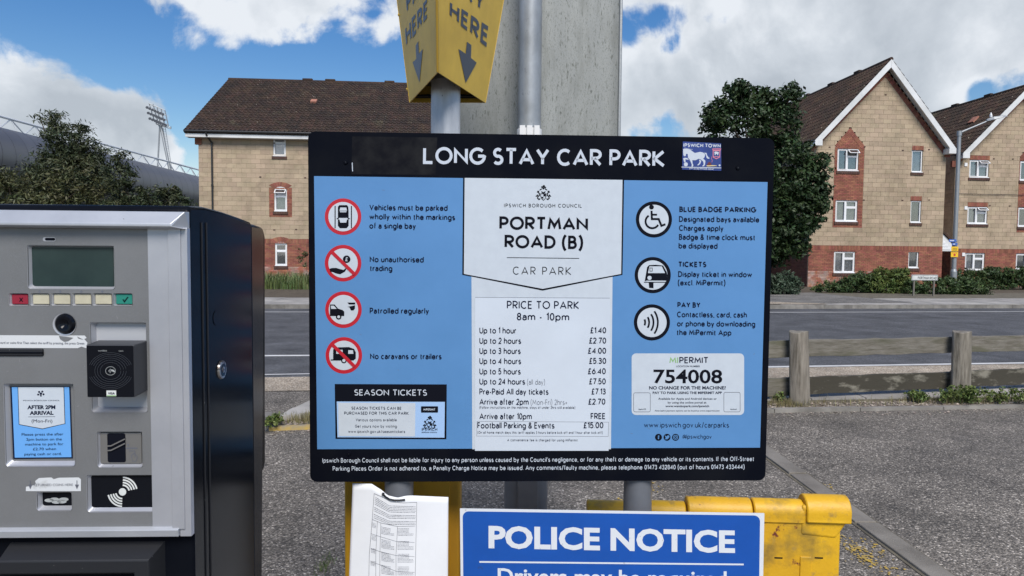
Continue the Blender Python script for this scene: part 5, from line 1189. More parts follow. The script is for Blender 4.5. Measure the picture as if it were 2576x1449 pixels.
txt('liability_lettering', [("Ipswich Borough Council shall not be liable for injury to any person unless caused by the Council's negligence, or for any theft or damage to any vehicle or its contents. If the Off-Street", 811, 1164, 1897, 1160, 11.6, .15, .14),
                           ('Parking Places Order is not adhered to, a Penalty Charge Notice may be issued. Any comments/faulty machine, please telephone 01473 432840 (out of hours 01473 433444)', 837, 1184.5, 1873, 1180, 11.6, .15, .14)], 'print_white', lay_=1)
# season tickets box
ppoly('season_box', [(842, 966), (1124, 967), (1123, 1105), (844, 1104)], 2, 'print_black'); ppoly('season_field', [(847, 1010), (1119, 1011), (1118, 1101), (849, 1100)], 3, 'pale_blue'); ppoly('season_text_field', [(851, 1013), (1045, 1014), (1044, 1098), (852, 1097)], 4, 'board_white')
txt('season_title', [('SEASON TICKETS', 891, 995, 1074, 995.5, 15.5, .145, .13)], 'print_white', lay_=3)
txt('season_lettering', [('SEASON TICKETS CAN BE', 884, 1030.5, 1010, 1031, 7.6, .17, .15), ('PURCHASED FOR THIS CAR PARK', 866, 1043, 1028, 1043.5, 7.6, .17, .15), ('Various options available', 895, 1060, 998, 1060, 7.6, .15, .18), ('Get yours now by visiting:', 893, 1076, 1000, 1076, 7.6, .15, .18), ('www.ipswich.gov.uk/seasontickets', 876, 1089, 1019, 1089.5, 7.6, .15, .18)], 'print_navy')
ppoly('permit_tab', rrect(1059, 1022, 1102, 1038, 2), 4, 'print_black'); txt('tab_lettering', [('MIPERMIT', 1065, 1033, 1095, 1033, 5.5, .2, .1)], 'print_white')
txt('lettering', [('IPSWICH', 1061, 1084, 1100, 1084, 7.5, .15, .12), ('BOROUGH COUNCIL', 1061, 1089, 1100, 1089, 2.8, .2, .2)], 'print_black')
def crest(cx, cy, k, lay_, parent=sgn, fr=FBd, m='print_black'):
    """shield between two winged sea horses under a crested helm"""
    mb = MB(); P2 = lambda pts: px_poly(mb, fr, e * lay_, [(cx + x * k, cy + y * k) for x, y in pts])
    px_line(mb, fr, e * lay_, [(cx + x * k, cy + y * k) for x, y in ((-6, 2), (-6, 8), (-4, 13), (0, 17), (4, 13), (6, 8), (6, 2), (-6, 2))], 1.5 * k)
    P2([(0, 3), (5, 3), (5, 8), (0, 8)]); P2([(-5, 9), (0, 9), (0, 14), (-3, 12)])
    P2([(-5, -4), (0, -1.5), (5, -4), (4, 0), (0, 1.6), (-4, 0)])
    for s in (-1, 1):
        px_line(mb, fr, e * lay_, [(cx + s * x * k, cy + y * k) for x, y in ((7, 13), (10, 15), (13, 12), (12, 8), (9, 6), (9, 2), (11, -1))], 2.6 * k)
        P2([(s * 9, -4), (s * 13, -5), (s * 15, -1), (s * 11, 0)]); P2([(s * 13, 3), (s * 18, 8), (s * 15, 9), (s * 12, 6)]); P2([(s * 3, -10), (s * 8, -8), (s * 9, -5), (s * 4, -7)])
    for x, y, r in ((-3, -13, 2.2), (1, -15, 2.6), (4, -12, 2.2), (0, -10, 2.4)): P2(circ(x, y, r, 10))
    return mb.build('crest', m, parent)
crest(1367, 485, 1.12, 5); crest(1081, 1063, .98, 5)
# round pictograms
def picto(cx, cy, r, rim, red):
    ppoly('pictogram_rim', circ(cx, cy, r, 48), 2, 'prohibit_red' if red else 'print_black'); return ppoly('pictogram_face', circ(cx, cy, r - rim, 48), 3, 'board_white')
for cy, cx in ((545, 863), (662, 863), (779, 864), (894, 865)): picto(cx, cy, 46, 9, True)
for cx, cy in ((1645, 552), (1642, 692), (1640, 811)): picto(cx, cy, 45.5, 8.5, False)
def ico(name, fn, m='print_black', lay_=4):
    mb = MB(); fn(lambda *pts: px_poly(mb, FBd, e * lay_, pts), lambda pts, w: px_line(mb, FBd, e * lay_, pts, w)); return mb.build(name, m, sgn)
def car_top(P_, Ln):
    Ln([(843, 518), (843, 574)], 2.6); Ln([(884, 518), (884, 574)], 2.6)
    P_((850, 520), (854, 516), (873, 516), (876, 520), (877, 531), (850, 531)); P_((850, 531), (855, 531), (856, 537), (852, 550), (850, 552)); P_((877, 531), (872, 531), (870, 537), (875, 550), (877, 552)); P_((855, 534), (872, 534), (874, 548), (853, 548)); P_((850, 552), (877, 552), (877, 568), (872, 574), (855, 574), (850, 568)); P_((846, 550), (850, 548), (850, 552)); P_((881, 550), (877, 548), (877, 552))
ico('car_icon', car_top)
mb = MB()
for q in (((856, 522), (871, 522), (873, 530), (854, 530)), ((854, 552), (873, 552), (871, 560), (856, 560))): mb = MB(); px_poly(mb, FBd, e * 5, q); mb.build('car_icon_window', 'board_white', sgn)
def hand(P_, Ln):
    P_((829, 676), (836, 674), (846, 674), (856, 677), (864, 679), (874, 671), (868, 683), (856, 690), (846, 688), (836, 684), (831, 684)); P_(*circ(872, 652, 9.5, 24))
ico('hand_and_coin_icon', hand); txt('coin_mark', [('\u00a3', 868.5, 657, 875.5, 657, 10, .16, .1)], 'board_white')
def van(P_, Ln):
    P_((830, 766), (842, 766), (850, 776), (862, 780), (866, 784), (866, 795), (830, 795)); P_(*circ(852, 797, 7, 24)); P_((874, 761), (894, 761), (893, 766), (878, 766)); P_((874, 772), (893, 768), (893, 776), (889, 781), (883, 781), (879, 773))
ico('patrol_icon', van); mb = MB(); px_poly(mb, FBd, e * 5, circ(852, 797, 3.6, 18)); px_poly(mb, FBd, e * 5, [(832, 769), (840, 769), (847, 777), (833, 777)]); mb.build('patrol_icon_openings', 'board_white', sgn)
def caravan(P_, Ln):
    P_((838, 880), (842, 874), (878, 873), (891, 878), (895, 886), (895, 902), (889, 907), (838, 907)); Ln([(832, 905.5), (842, 905.5)], 3); P_(*circ(865, 907, 7, 22))
ico('caravan_icon', caravan); mb = MB(); px_poly(mb, FBd, e * 5, circ(865, 907, 4, 18)); px_poly(mb, FBd, e * 5, [(876, 881), (888, 881), (889, 890), (876, 890)]); px_poly(mb, FBd, e * 5, [(846, 880), (862, 880), (862, 890), (846, 890)]); mb.build('caravan_icon_openings', 'board_white', sgn)
for cy in (662, 894): 
    mb = MB(); px_line(mb, FBd, e * 6, [(863 - 28, cy - 28), (864 + 28, cy + 28)], 8.5); mb.build('prohibition_bar', 'prohibit_red', sgn)
def chair_i(P_, Ln):
    P_(*circ(1639, 521, 6, 20)); Ln([(1639, 530), (1640, 551), (1657, 551), (1664, 568), (1674, 564)], 5.2); Ln([(1640, 540), (1653, 540)], 4.6); Ln([(1634, 541)] + circ(1642, 558, 18, 16, 235, 35)[::-1][::-1], 0.1); Ln(circ(1641, 557, 17, 18, 30, 238), 5)
ico('wheelchair_icon', chair_i)
def ticket(P_, Ln):
    P_((1622, 707), (1628, 672), (1633, 667), (1650, 666), (1668, 668), (1677, 684), (1679, 692), (1678, 706)); P_((1632, 711), (1644, 711), (1644, 725), (1633, 724)); Ln([(1620, 710), (1676, 710)], 2)
ico('ticket_icon', ticket); mb = MB(); px_poly(mb, FBd, e * 5, [(1634, 670), (1665, 670), (1673, 687), (1630, 687)]); px_poly(mb, FBd, e * 5, circ(1634, 699, 5.2, 18)); px_poly(mb, FBd, e * 5, [(1626, 706), (1674, 706), (1673, 709), (1626, 709)]); mb.build('ticket_icon_openings', 'board_white', sgn)
mb = MB(); px_line(mb, FBd, e * 6, [(1635, 674), (1641, 674), (1641, 682), (1635, 682), (1635, 674)], 1.3); mb.build('ticket_outline', 'print_black', sgn)
def waves(P_, Ln):
    for cx, r, a in ((1606, 17, 26), (1606, 27, 30), (1606, 38, 33), (1606, 49, 35)): Ln(circ(cx, 811, r, 10, -a, a), 4.6)
ico('contactless_icon', waves)
# phone payment panel
ppoly('permit_panel', rrect(1589, 889, 1872, 1044, 11), 2, 'board_white')
txt('permit_heading', [('MI', 1684, 914, 1706, 914, 16, .15, .12)], 'mark_green', lay_=3); txt('permit_heading', [('PERMIT', 1709, 914, 1782, 914, 16, .17, .1)], 'print_navy', lay_=3)
mb = MB(); mb.keep = True; arial(mb, FBd, e * 3, '754008', 1644, 963, 1817, 963.5, 34.5, .02); mb.build('location_number', 'print_black', sgn)
mb = MB(); mb.keep = True
for l in (('NO CHANGE FOR THE MACHINE?', 1633, 979.5, 1826, 979.5, 8.4, .025), ('PAY TO PARK USING THE MIPERMIT APP', 1642, 991, 1816, 991, 6.2, .025), ('Available for Apple and Android devices or', 1656, 1005.5, 1803, 1005.5, 5.4, .01), ('by using the online portal at', 1680, 1015, 1777, 1015, 5.4, .01), ('www.wanttopark.com/ipswich', 1674, 1024, 1784, 1024, 5.4, .02), ('LOCATION NUMBER', 1701, 923.5, 1761, 923.5, 4.4, .01), ('Alternative payment options can be found at www.mipermit.com', 1647, 1035, 1810, 1035, 4, .005), ('Apple iOS', 1606, 1031, 1625, 1031, 3.6, .01), ('Android', 1837, 1031, 1853, 1031, 3.6, .01)): mb = MB(); mb.keep = True; arial(mb, FBd, e * 3, *l); mb.build('permit_lettering', 'print_navy', sgn)
mb = MB()
for x0, x1, y0, y1 in ((1594, 1636, 988, 1036), (1821, 1862, 987, 1036)):
    r = rrect(x0, y0, x1, y1, 4); px_line(mb, FBd, e * 3, r + [r[0]], 1.1)
mb.build('permit_frame', 'print_grey', sgn)
for i, cx in enumerate((1656.5, 1678, 1699.5)): ppoly('social_disc', circ(cx, 1100, 8.8, 24), 2, 'print_black')
txt('social_mark', [('f', 1653.5, 1105.5, 1660, 1105.5, 10, .2, .1)], 'board_blue', lay_=3)
mb = MB(); px_poly(mb, FBd, e * 3, [(1672, 1095), (1677, 1098), (1680, 1095), (1684, 1096), (1684, 1100), (1679, 1105), (1672, 1105), (1675, 1102)]); q = rrect(1694.5, 1095, 1704.5, 1105, 3); px_line(mb, FBd, e * 3, q + [q[0]], 1.5); px_line(mb, FBd, e * 3, ring(1699.5, 1100, 2.6, 14), 1.3); mb.build('social_mark', 'board_blue', sgn)
# screws and posts
for x, y in ((870, 408), (1856, 422), (878, 1141), (1836, 1136)):
    s, z = FBd.sz(x, y); mb = MB(); mb.tube(FBd.P(s, 0, z), FBd.P(s, .003, z), .0062, .0048, n=16); scr = mb.build('screw', 'sign_black', sgn, smooth=True); MB().prism(FBd, circ(s, z, .0018, 6), .0028, .0034).build('screw_socket', 'tie_black', scr)
for x in (1004, 1604):
    s, _ = FBd.sz(x, 1250, -.045); c = FBd.P(s, -.045, 0); mb = MB(); mb.tube((c.x, c.y, 0), (c.x, c.y, zb - .03 + FBd.o.z), .038, n=28); mb.build('sign_post', 'post_grey', sgn, smooth=True)
    mb = MB()
    for z in (za + .2 + FBd.o.z, zb - .2 + FBd.o.z): mb.tube((c.x, c.y, z - .015), (c.x, c.y, z + .015), .042, n=20)
    mb.build('post_clip', 'galvanised', sgn)
# football sticker on the sign
s, z = FBd.sz(1766, 392); stk = thing('sticker', 'small blue IPSWICH TOWN sticker with a white horse on the black header of the sign', 'sticker', FBd.P(s, .002, z))
qq = [FBd.sz(x, y, e * 3) for x, y in ((1718, 356), (1814, 360.5), (1814.5, 429.5), (1716, 426.5))]; MB().prism(FBd, qq, e * .4, e * 3).build('sticker_film', 'sticker_blue', stk)
K = lambda x, y: (1703.3 + x * .0648, 342.1 + y * .0648)
txt('lettering', [('IPSWICH TOWN', *K(245, 425), *K(1690, 455), 9.4, .22, .12)], 'print_white', stk, lay_=4)
mb = MB(); px_poly(mb, FBd, e * 4, [K(*q) for q in ((235, 500), (380, 490), (500, 520), (600, 600), (690, 660), (900, 615), (1000, 640), (1070, 690), (1090, 740), (1060, 830), (1010, 880), (1100, 960), (1080, 1120), (1040, 1180), (970, 1175), (1030, 1110), (1020, 1000), (930, 920), (840, 880), (720, 940), (590, 940), (600, 1060), (635, 1130), (600, 1195), (560, 1195), (570, 1100), (490, 920), (430, 850), (410, 700), (350, 690), (340, 770), (280, 790), (245, 740), (235, 620))])
px_poly(mb, FBd, e * 4, [K(*q) for q in ((235, 870), (300, 845), (400, 855), (455, 925), (320, 905), (330, 1000), (290, 1030), (265, 980))]); px_poly(mb, FBd, e * 4, [K(*q) for q in ((840, 910), (940, 960), (900, 1080), (820, 1145), (780, 1130), (850, 1060), (880, 1000))])
px_poly(mb, FBd, e * 4, [K(*q) for q in ((1040, 650), (1140, 655), (1170, 760), (1230, 840), (1275, 850), (1230, 890), (1150, 860), (1120, 740), (1080, 680))]); px_poly(mb, FBd, e * 4, circ(*K(340, 1100), 5.0, 18)); px_line(mb, FBd, e * 4, [K(175, 1205), K(1710, 1240)], 1.8)
for k in range(7): px_line(mb, FBd, e * 4, [K(300 + 48 * k, 455 + 9 * k), K(310 + 44 * k, 490 + 9 * k)], .9)
mb.build('horse_print', 'print_white', stk)
mb = MB(); sh = [K(*q) for q in ((1385, 500), (1690, 500), (1660, 600), (1655, 820), (1525, 885), (1400, 820), (1400, 600), (1385, 500))]; px_line(mb, FBd, e * 4, sh, 1.9); px_line(mb, FBd, e * 4, [K(1405, 560), K(1665, 560)], 3.2); px_line(mb, FBd, e * 4, [K(1410, 805), K(1650, 805)], 1.6); px_line(mb, FBd, e * 4, [K(1350, 800), K(1335, 880), K(1365, 950), K(1350, 1020)], .9); mb.build('badge_outline', 'sticker_pink', stk)
mb = MB(); px_poly(mb, FBd, e * 4.5, [K(*q) for q in ((1440, 620), (1500, 600), (1600, 620), (1625, 640), (1600, 700), (1590, 745), (1560, 745), (1560, 700), (1500, 700), (1490, 745), (1460, 745), (1460, 680))]); px_poly(mb, FBd, e * 4, circ(*K(1650, 1140), 2.4, 10)); mb.build('badge_horse', 'print_white', stk)
mb = MB(); px_poly(mb, FBd, e * 4, [K(*q) for q in ((1160, 1100), (1200, 1040), (1260, 1000), (1310, 1040), (1340, 1100), (1300, 1160), (1200, 1150))]); mb.build('pile_print', 'sticker_brown', stk); mb = MB(); px_poly(mb, FBd, e * 4.4, [K(*q) for q in ((1140, 1140), (1220, 1140), (1400, 1130), (1540, 1145), (1540, 1165), (1240, 1180), (1150, 1180))]); mb.build('scarf_print', 'sticker_cream', stk)
mb = MB(); mb.keep = True; arial(mb, FBd, e * 4, 'S*** on the N*rwich below!', *K(475, 1290), *K(1425, 1312), 4, .02); mb.build('lettering', 'print_white', stk)

# ------------------------------------------------------------------ PAY HERE beacon, its post and the yellow cabinet
zf = 2.093; pA = AT(1101, 180, 1.87); pL, pR = AT(1030, 258, 2.247), AT(1222, 258, 2.247)
kf = (pA.z - CH) ; 
zb0 = (pA.z + pL.z + pR.z) / 3
def at_z(x, y, z): d = ray(x, y); return CAM + d * ((z - CH) / d.z)
A0_, L0_, R0_ = at_z(1101, 181, zb0), at_z(1030, 258, zb0), at_z(1222, 259, zb0)
cen = (L0_ + R0_) / 2 * .55 + A0_ * .45
zt_ = zb0 + .62; d1 = AT(998, 0, L0_.y + .03); d2 = AT(1268, 0, R0_.y + .03)
kL = (d1 - L0_) / (d1.z - L0_.z); kR = (d2 - R0_) / (d2.z - R0_.z); dA = AT(1100, 0, A0_.y - .03); kA = (dA - A0_) / (dA.z - A0_.z)
L1_, R1_ = L0_ + kL * .62, R0_ + kR * .62
nl_, nr_ = (L0_ - A0_).cross(L1_ - A0_), (R0_ - A0_).cross(R1_ - A0_); di_ = nl_.cross(nr_); A1_ = A0_ + di_ * (.62 / di_.z)
print('EDGE', proj(A1_), proj(A0_), proj(L1_), A0_, A1_)
bc = AT(1121, 300, cen.y + .02)
tP = thing('pay_here_beacon', 'yellow three sided PAY HERE sign with arrows flaring upward on a galvanised post', 'sign', (bc.x, bc.y, 1.30))
def wall(a, b, a1, b1, t, name, m):
    n = (b - a).cross(a1 - a).normalized(); n = n if n.dot(a - Vector((bc.x, bc.y, a.z))) > 0 else -n; mb = MB()
    pts = [a, b, b1, a1]; mb.add([p + n * 0 for p in pts] + [p - n * t for p in pts], [(0, 1, 2, 3), (7, 6, 5, 4), (0, 1, 5, 4), (1, 2, 6, 5), (2, 3, 7, 6), (3, 0, 4, 7)]); return mb.build(name, m, tP), n
(fL, nL), (fR, nR), (fB, nB) = wall(A0_, L0_, A1_, L1_, .003, 'side_panel', 'here_yellow'), wall(A0_, R0_, A1_, R1_, .003, 'side_panel', 'here_yellow'), wall(L0_, R0_, L1_, R1_, .003, 'back_panel', 'here_yellow')
mb = MB(); mb.tube(A0_, A1_, .0042, n=8); mb.build('corner_fold', 'here_edge', tP, smooth=True)
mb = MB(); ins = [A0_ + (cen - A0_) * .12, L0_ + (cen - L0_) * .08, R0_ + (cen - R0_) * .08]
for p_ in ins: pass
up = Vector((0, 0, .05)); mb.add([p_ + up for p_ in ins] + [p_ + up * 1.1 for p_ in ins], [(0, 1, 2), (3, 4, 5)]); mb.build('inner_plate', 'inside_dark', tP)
mb = MB()
for a, b in ((L0_, R0_), (A0_, L0_), (A0_, R0_)): 
    i1, i2 = a + (cen - a) * .06 + Vector((0, 0, .012)), b + (cen - b) * .06 + Vector((0, 0, .012)); i3, i4 = a + (cen - a) * .2 + Vector((0, 0, .014)), b + (cen - b) * .2 + Vector((0, 0, .014)); mb.add([i1, i2, i4, i3, i1 + up * .1, i2 + up * .1, i4 + up * .1, i3 + up * .1], [(0, 1, 2, 3), (4, 5, 6, 7), (3, 2, 6, 7), (0, 1, 5, 4)])
mb.build('bottom_return', 'print_black', tP)
MB().add([A1_, L1_, R1_, A1_ + up * .3, L1_ + up * .3, R1_ + up * .3], [(0, 1, 2), (3, 4, 5), (0, 1, 4, 3), (1, 2, 5, 4), (2, 0, 3, 5)]).build('cap', 'here_yellow', tP)
class Face:      # printing on a leaning face
    def __init__(self, a, n): self.a, self.n = a, n; self.o = a
    def sz(self, x, y, d=0): r = ray(x, y); q = self.a + self.n * d; t = (q - CAM).dot(self.n) / r.dot(self.n); self.last = CAM + r * t; return self.last, 0
    def P(self, s, d, z): return s
FaL, FaR = Face(A0_, nL), Face(A0_, nR)
def fpoly(mb, f, pts, d=.0012): mb.add([f.sz(x, y, d)[0] for x, y in pts], [tuple(range(len(pts)))])
Z3 = lambda x, y: (939.2 + x * .26026, y * .26026)
def ftext(mb, f, t, p0, p1, h0, h1, w=.2, d=.0012):
    """letters between a base line and the matching top line, both read along the face"""
    qs, wd = text_quads(t, w, .16)
    for q in qs:
        pts = []
        for p in q:
            k = p.x / wd; b = Vector(p0).lerp(Vector(p1), k); tp = Vector(h0).lerp(Vector(h1), k); v = b.lerp(tp, p.y); pts.append(f.sz(v.x, v.y, d)[0])
        mb.add(pts, [(0, 1, 2, 3)])
mb = MB(); ftext(mb, FaR, 'HERE', Z3(737, 155), Z3(1105, 463), Z3(742, 8), Z3(1122, 262)); mb.build('lettering', 'here_print', tP); mb = MB(); fpoly(mb, FaR, [Z3(*q) for q in ((905, 402), (948, 436), (944, 560), (999, 606), (893, 800), (823, 472), (893, 520))]); mb.build('arrow', 'here_print', tP); mb = MB(); ftext(mb, FaR, 'PAY', Z3(760, -95), Z3(1065, 118), Z3(762, -250), Z3(1085, -70)); mb.build('lettering', 'here_print', tP)
mb = MB(); ftext(mb, FaL, 'HERE', Z3(318, 450), Z3(522, 165), Z3(304, 262), Z3(524, -20)); mb.build('lettering', 'here_print', tP); mb = MB(); fpoly(mb, FaL, [Z3(*q) for q in ((408, 440), (434, 398), (440, 520), (476, 476), (445, 795), (379, 603), (414, 570))]); mb.build('arrow', 'here_print', tP); mb = MB(); ftext(mb, FaL, 'PAY', Z3(325, 122), Z3(500, -80), Z3(312, -60), Z3(502, -250)); mb.build('lettering', 'here_print', tP)
for x, y in ((247, 144), (328, 862)):
    c, _ = FaL.sz(*Z3(x, y), 0); mb = MB(); mb.tube(c, c + nL * .003, .004, n=12); mb.build('rivet', 'here_yellow', tP)
mb = MB(); mb.tube((bc.x, bc.y, 1.30), (bc.x, bc.y, zb0 + .05), .0445, n=32); mb.build('post', 'galv_post', tP, smooth=True)
mb = MB(); mb.tube((bc.x, bc.y, zb0 + .03), (bc.x, bc.y, zb0 + .05), .046, n=32); mb.build('post_cap', 'galvanised', tP)
FCb = Frame((bc.x, bc.y - .12, 0), 3); s0 = FCb.sz(866, 1320)[0]; s1 = FCb.sz(1157, 1320)[0]
tC = thing('yellow_cabinet', 'yellow metal cabinet behind the paper notice, carrying the PAY HERE post', 'cabinet', FCb.P((s0 + s1) / 2, -.15, 0))
MB().box(FCb, s0, s1, -.26, 0, .02, 1.28).build('body', 'cabinet_yellow', tC, bevel=.01, seg=3); MB().box(FCb, s0 - .01, s1 + .01, -.27, .008, 1.28, 1.302).build('lid', 'cabinet_yellow', tC, bevel=.006); MB().box(FCb, s0 - .015, s1 + .015, -.275, .015, 0, .05).build('plinth', 'kerb_concrete', tC)
MB().box(FCb, s0 + .03, s1 - .03, .0, .006, .12, 1.22).build('door', 'cabinet_yellow', tC, bevel=.002)

# ------------------------------------------------------------------ big sign seen from behind and its pole
FG = Frame((0, 2.80, 0), 1.0); s0, s1 = FG.sz(1122, 200)[0], FG.sz(1559.5, 200)[0]; cp = AT(1333, 180, 2.66)
tG = thing('road_sign', 'large grey back of a road sign on a thick galvanised pole', 'road sign', (cp.x, cp.y, 0))
mb = MB(); n = 24; ptsb = []
for i in range(n + 1):
    s = s0 + (s1 - s0) * i / n; w = .0025 * math.sin(i * 1.9) + (.012 if i in (0, n) else 0); ptsb.append((s, w))
v = [FG.P(s, w, z) for z in (1.35, 3.4) for s, w in ptsb] + [FG.P(s, w - .004, z) for z in (1.35, 3.4) for s, w in ptsb]; m_ = n + 1
fs = [(i, i + 1, m_ + i + 1, m_ + i) for i in range(n)] + [(2 * m_ + i, 2 * m_ + i + 1, 3 * m_ + i + 1, 3 * m_ + i) for i in range(n)] + [(0, m_, 3 * m_, 2 * m_), (n, m_ + n, 3 * m_ + n, 2 * m_ + n)] + [(i, i + 1, 2 * m_ + i + 1, 2 * m_ + i) for i in range(n)]
mb.add(v, fs); mb.build('sign_plate', 'sign_back', tG, smooth=True)
mb = MB(); mb.box(FG, s0 - .004, s0 + .008, -.03, .018, 1.34, 3.41).box(FG, s1 - .008, s1 + .004, -.03, .018, 1.34, 3.41); mb.build('edge_trim', 'galvanised', tG, bevel=.003)
rp = abs(AT(1362, 180, 2.66).x - AT(1304, 180, 2.66).x) / 2
mb = MB(); mb.tube((cp.x, cp.y, 1.15), (cp.x, cp.y, 3.4), rp, n=36); mb.build('pole', 'galv_pole', tG, smooth=True)
b0 = AT(1317, 1245, 2.66); mb = MB(); mb.tube((cp.x, cp.y, 0), (cp.x, cp.y, 1.05), .086, n=36).tube((cp.x, cp.y, 1.05), (cp.x, cp.y, 1.15), .086, rp, n=36); mb.build('pole_base', 'post_grey', tG, smooth=True)
MB().box(Frame((cp.x, cp.y, 0), 0), -.035, .045, .075, .092, .45, .95).build('access_door', 'post_grey', tG, bevel=.004)
zc = AT(1333, 334, cp.y).z; mb = MB(); mb.tube((cp.x, cp.y, zc - .02), (cp.x, cp.y, zc + .012), rp + .004, n=30); 
for k in (-1, 0, 1): mb.box(Frame((cp.x + k * rp * .62, cp.y - rp * .9, zc), 0), -.010, .010, 0, .018, -.02, .018)
mb.build('band_clip', 'upvc', tG)
for z in (1.6, 2.9): MB().box(FG, s0 + .03, s1 - .03, .004, .03, z, z + .04).build('stiffener', 'galvanised', tG)

# ------------------------------------------------------------------ police notice
p = AT(1540, 1300, 1.72); FPn = Frame(p, -.6); tPN = thing('police_notice', 'blue POLICE NOTICE sign with a white border low in front of the right hand post', 'sign', p)
lz = lambda x: 1280 + (x - 1157) * .0157
C4 = [(1157, lz(1157)), (1923, lz(1923)), (1914, 1760), (1162, 1760)]
MB().prism(FPn, [FPn.sz(*q) for q in C4], -.004, 0).build('plate', 'police_white', tPN)
ff = lambda x, y: (x, y + (x - 1157) * .0145)
pts = []
x0, x1, y0, y1, r = 1164, 1912, 1286, 1740, 15
for cx, cy, a in ((x1 - r, y0 + r, -90), (x1 - r - 6, y1 - r, 0), (x0 + r + 4, y1 - r, 90), (x0 + r, y0 + r, 180)):
    for i in range(7): t = R(a + 15 * i); pts.append(ff(cx + r * math.cos(t), cy + r * math.sin(t)))
mb = MB(); px_poly(mb, FPn, .0004, pts); mb.build('blue_field', 'police_blue', tPN)
mb = MB(); mb.keep = True; arial(mb, FPn, .0009, 'POLICE NOTICE', 1229, 1376.5, 1849, 1388.5, 54.5, .036); px_line(mb, FPn, .0009, [(1206, 1413.5), (1871, 1420)], 4.2); arial(mb, FPn, .0009, 'Drivers may be required', 1252, 1466, 1828, 1474, 38, .02); mb.build('lettering', 'police_white', tPN)
mb = MB(); q = AT(1604, 1400, 1.76)
for z in (.62, .8): mb.box(Frame((q.x, q.y, z), 0), -.05, .05, -.03, .02, 0, .03)
mb.build('bracket', 'galvanised', tPN)

# ------------------------------------------------------------------ yellow grit bin
FGB = Frame(AT(1800, 1300, 2.42), -3.5); gz = FGB.sz; tB = thing('yellow_barrier', 'scuffed yellow plastic barrier with a rounded segmented top rail, behind the police notice', 'barrier', (FGB.o.x, FGB.o.y, 0)); FGB.o.z = 0
segs = [(1475, 1596, 1258, 0), (1597, 1724, 1256, -.004), (1725, 1888, 1251, .004), (1889, 2018, 1252, -.002), (2017, 2131, 1250, .012)]
for i, (a, b, yt, ex) in enumerate(segs):
    s0, z = gz(a, yt + 5); s1, _ = gz(b, yt + 5); mb = MB(); R_ = .043 + ex * .8; n = 14
    prof = [(R_ * math.cos(t), z - .035 + R_ * math.sin(t)) for t in np.linspace(-.3, math.pi + .3, n)] + [(-R_, z - .068), (R_, z - .068)]
    k = len(prof); dz_ = -.004 * i * 0
    v = [FGB.P(s0 + .002, d, q) for d, q in prof] + [FGB.P(s1 - .002, d, q) for d, q in prof]; mb.add(v, [(j, (j + 1) % k, k + (j + 1) % k, k + j) for j in range(k)] + [tuple(range(k)), tuple(range(k, 2 * k))]); mb.build('top_rail', 'grit_yellow', tB, smooth=True, bevel=.005)
sA, zA = gz(1480, 1290); sB, _ = gz(2106, 1320); zt_ = gz(2050, 1312)[1]
mb = MB(); mb.box(FGB, sA, sB, -.036, .036, .03, zt_ + .02); mb.build('body', 'grit_yellow', tB, bevel=.012, seg=3)
s2, z2 = gz(2131, 1290); s3, z3 = gz(2092, 1345); mb = MB()
mb.prism(FGB, [(gz(2004, 1335)[0], gz(2004, 1335)[1]), (gz(2008, 1262)[0], gz(2008, 1262)[1]), (gz(2128, 1262)[0], gz(2128, 1262)[1]), (s2, z2), (s3, z3)], -.04, .040); mb.build('end_cap', 'grit_yellow', tB, bevel=.01, seg=3)
mb = MB()
for x in (1950, 2050): 
    s, z = gz(x, 1392); MB().box(FGB, s - .014, s + .014, 0.03, .0378, z - .002, z + .002).build('moulded_slot', 'print_black', tB)
mb = MB()
for s in (sA + .12, sB - .12): mb.box(FGB, s - .05, s + .05, -.2, .2, 0, .05)
mb.build('foot', 'grit_yellow', tB, bevel=.01)
s, z = gz(1960, 1400); mb = MB(); mb.box(FGB, s + .06, s + .10, .034, .040, .05, z + .02); mb.build('rib', 'grit_yellow', tB, bevel=.005)

# ------------------------------------------------------------------ paper notice tied to the left post
c = AT(1004, 1250, FBd.P(0, 0, 0).y + .02); PX, PY = FBd.P(FBd.sz(1004, 1250, -.045)[0], -.045, 0)[:2]
tN2 = thing('paper_notice', 'white printed paper notice tied around the left post of the tariff sign', 'paper notice', (PX, PY, .8))
FPp = Frame((PX, PY, 0), 1.5); r0 = .041
def bulge(s): return (math.sqrt(max(0, r0 * r0 - s * s)) if abs(s) < r0 * .8 else r0 * .6 * math.exp(-(abs(s) - r0 * .8) / .035)) 
def psurf(s, t, u): return .034 + (.008 - .45 * max(0, abs(s) - .03) ** 1.4 * math.exp(-u * 1.2) if True else 0) + .010 * u + .004 * math.sin(t * 7 + u * 3) * min(1, abs(s) / .05)
def top_y(x): return ip([(884, 1216), (935, 1217), (962, 1234), (975, 1246), (1000, 1252), (1022, 1247), (1036, 1246.5), (1128, 1250.5)], x)
nx, ny = 40, 24; V, Fc = [], []
edge = lambda t: (887 + (1128 - 887) * t)
for j in range(ny + 1):
    for i in range(nx + 1):
        t = i / nx; u = j / ny; xt = edge(t); xb_ = 871 + (1126 - 871) * t; yt = top_y(xt); y = yt + (1640 - yt) * u; x = xt + (xb_ - xt) * u
        s, z = FPp.sz(x, y, .03); d = psurf(s, t, u); 
        s, z = FPp.sz(x, y, d + .003); V.append(FPp.P(s, d + .003, z))
for j in range(ny):
    for i in range(nx): a = j * (nx + 1) + i; Fc.append((a, a + 1, a + nx + 2, a + nx + 1))
mb = MB(); mb.add(V, Fc); sheet = mb.build('sheet', 'paper', tN2, smooth=True); md = sheet.modifiers.new('thick', 'SOLIDIFY'); md.thickness = .0004
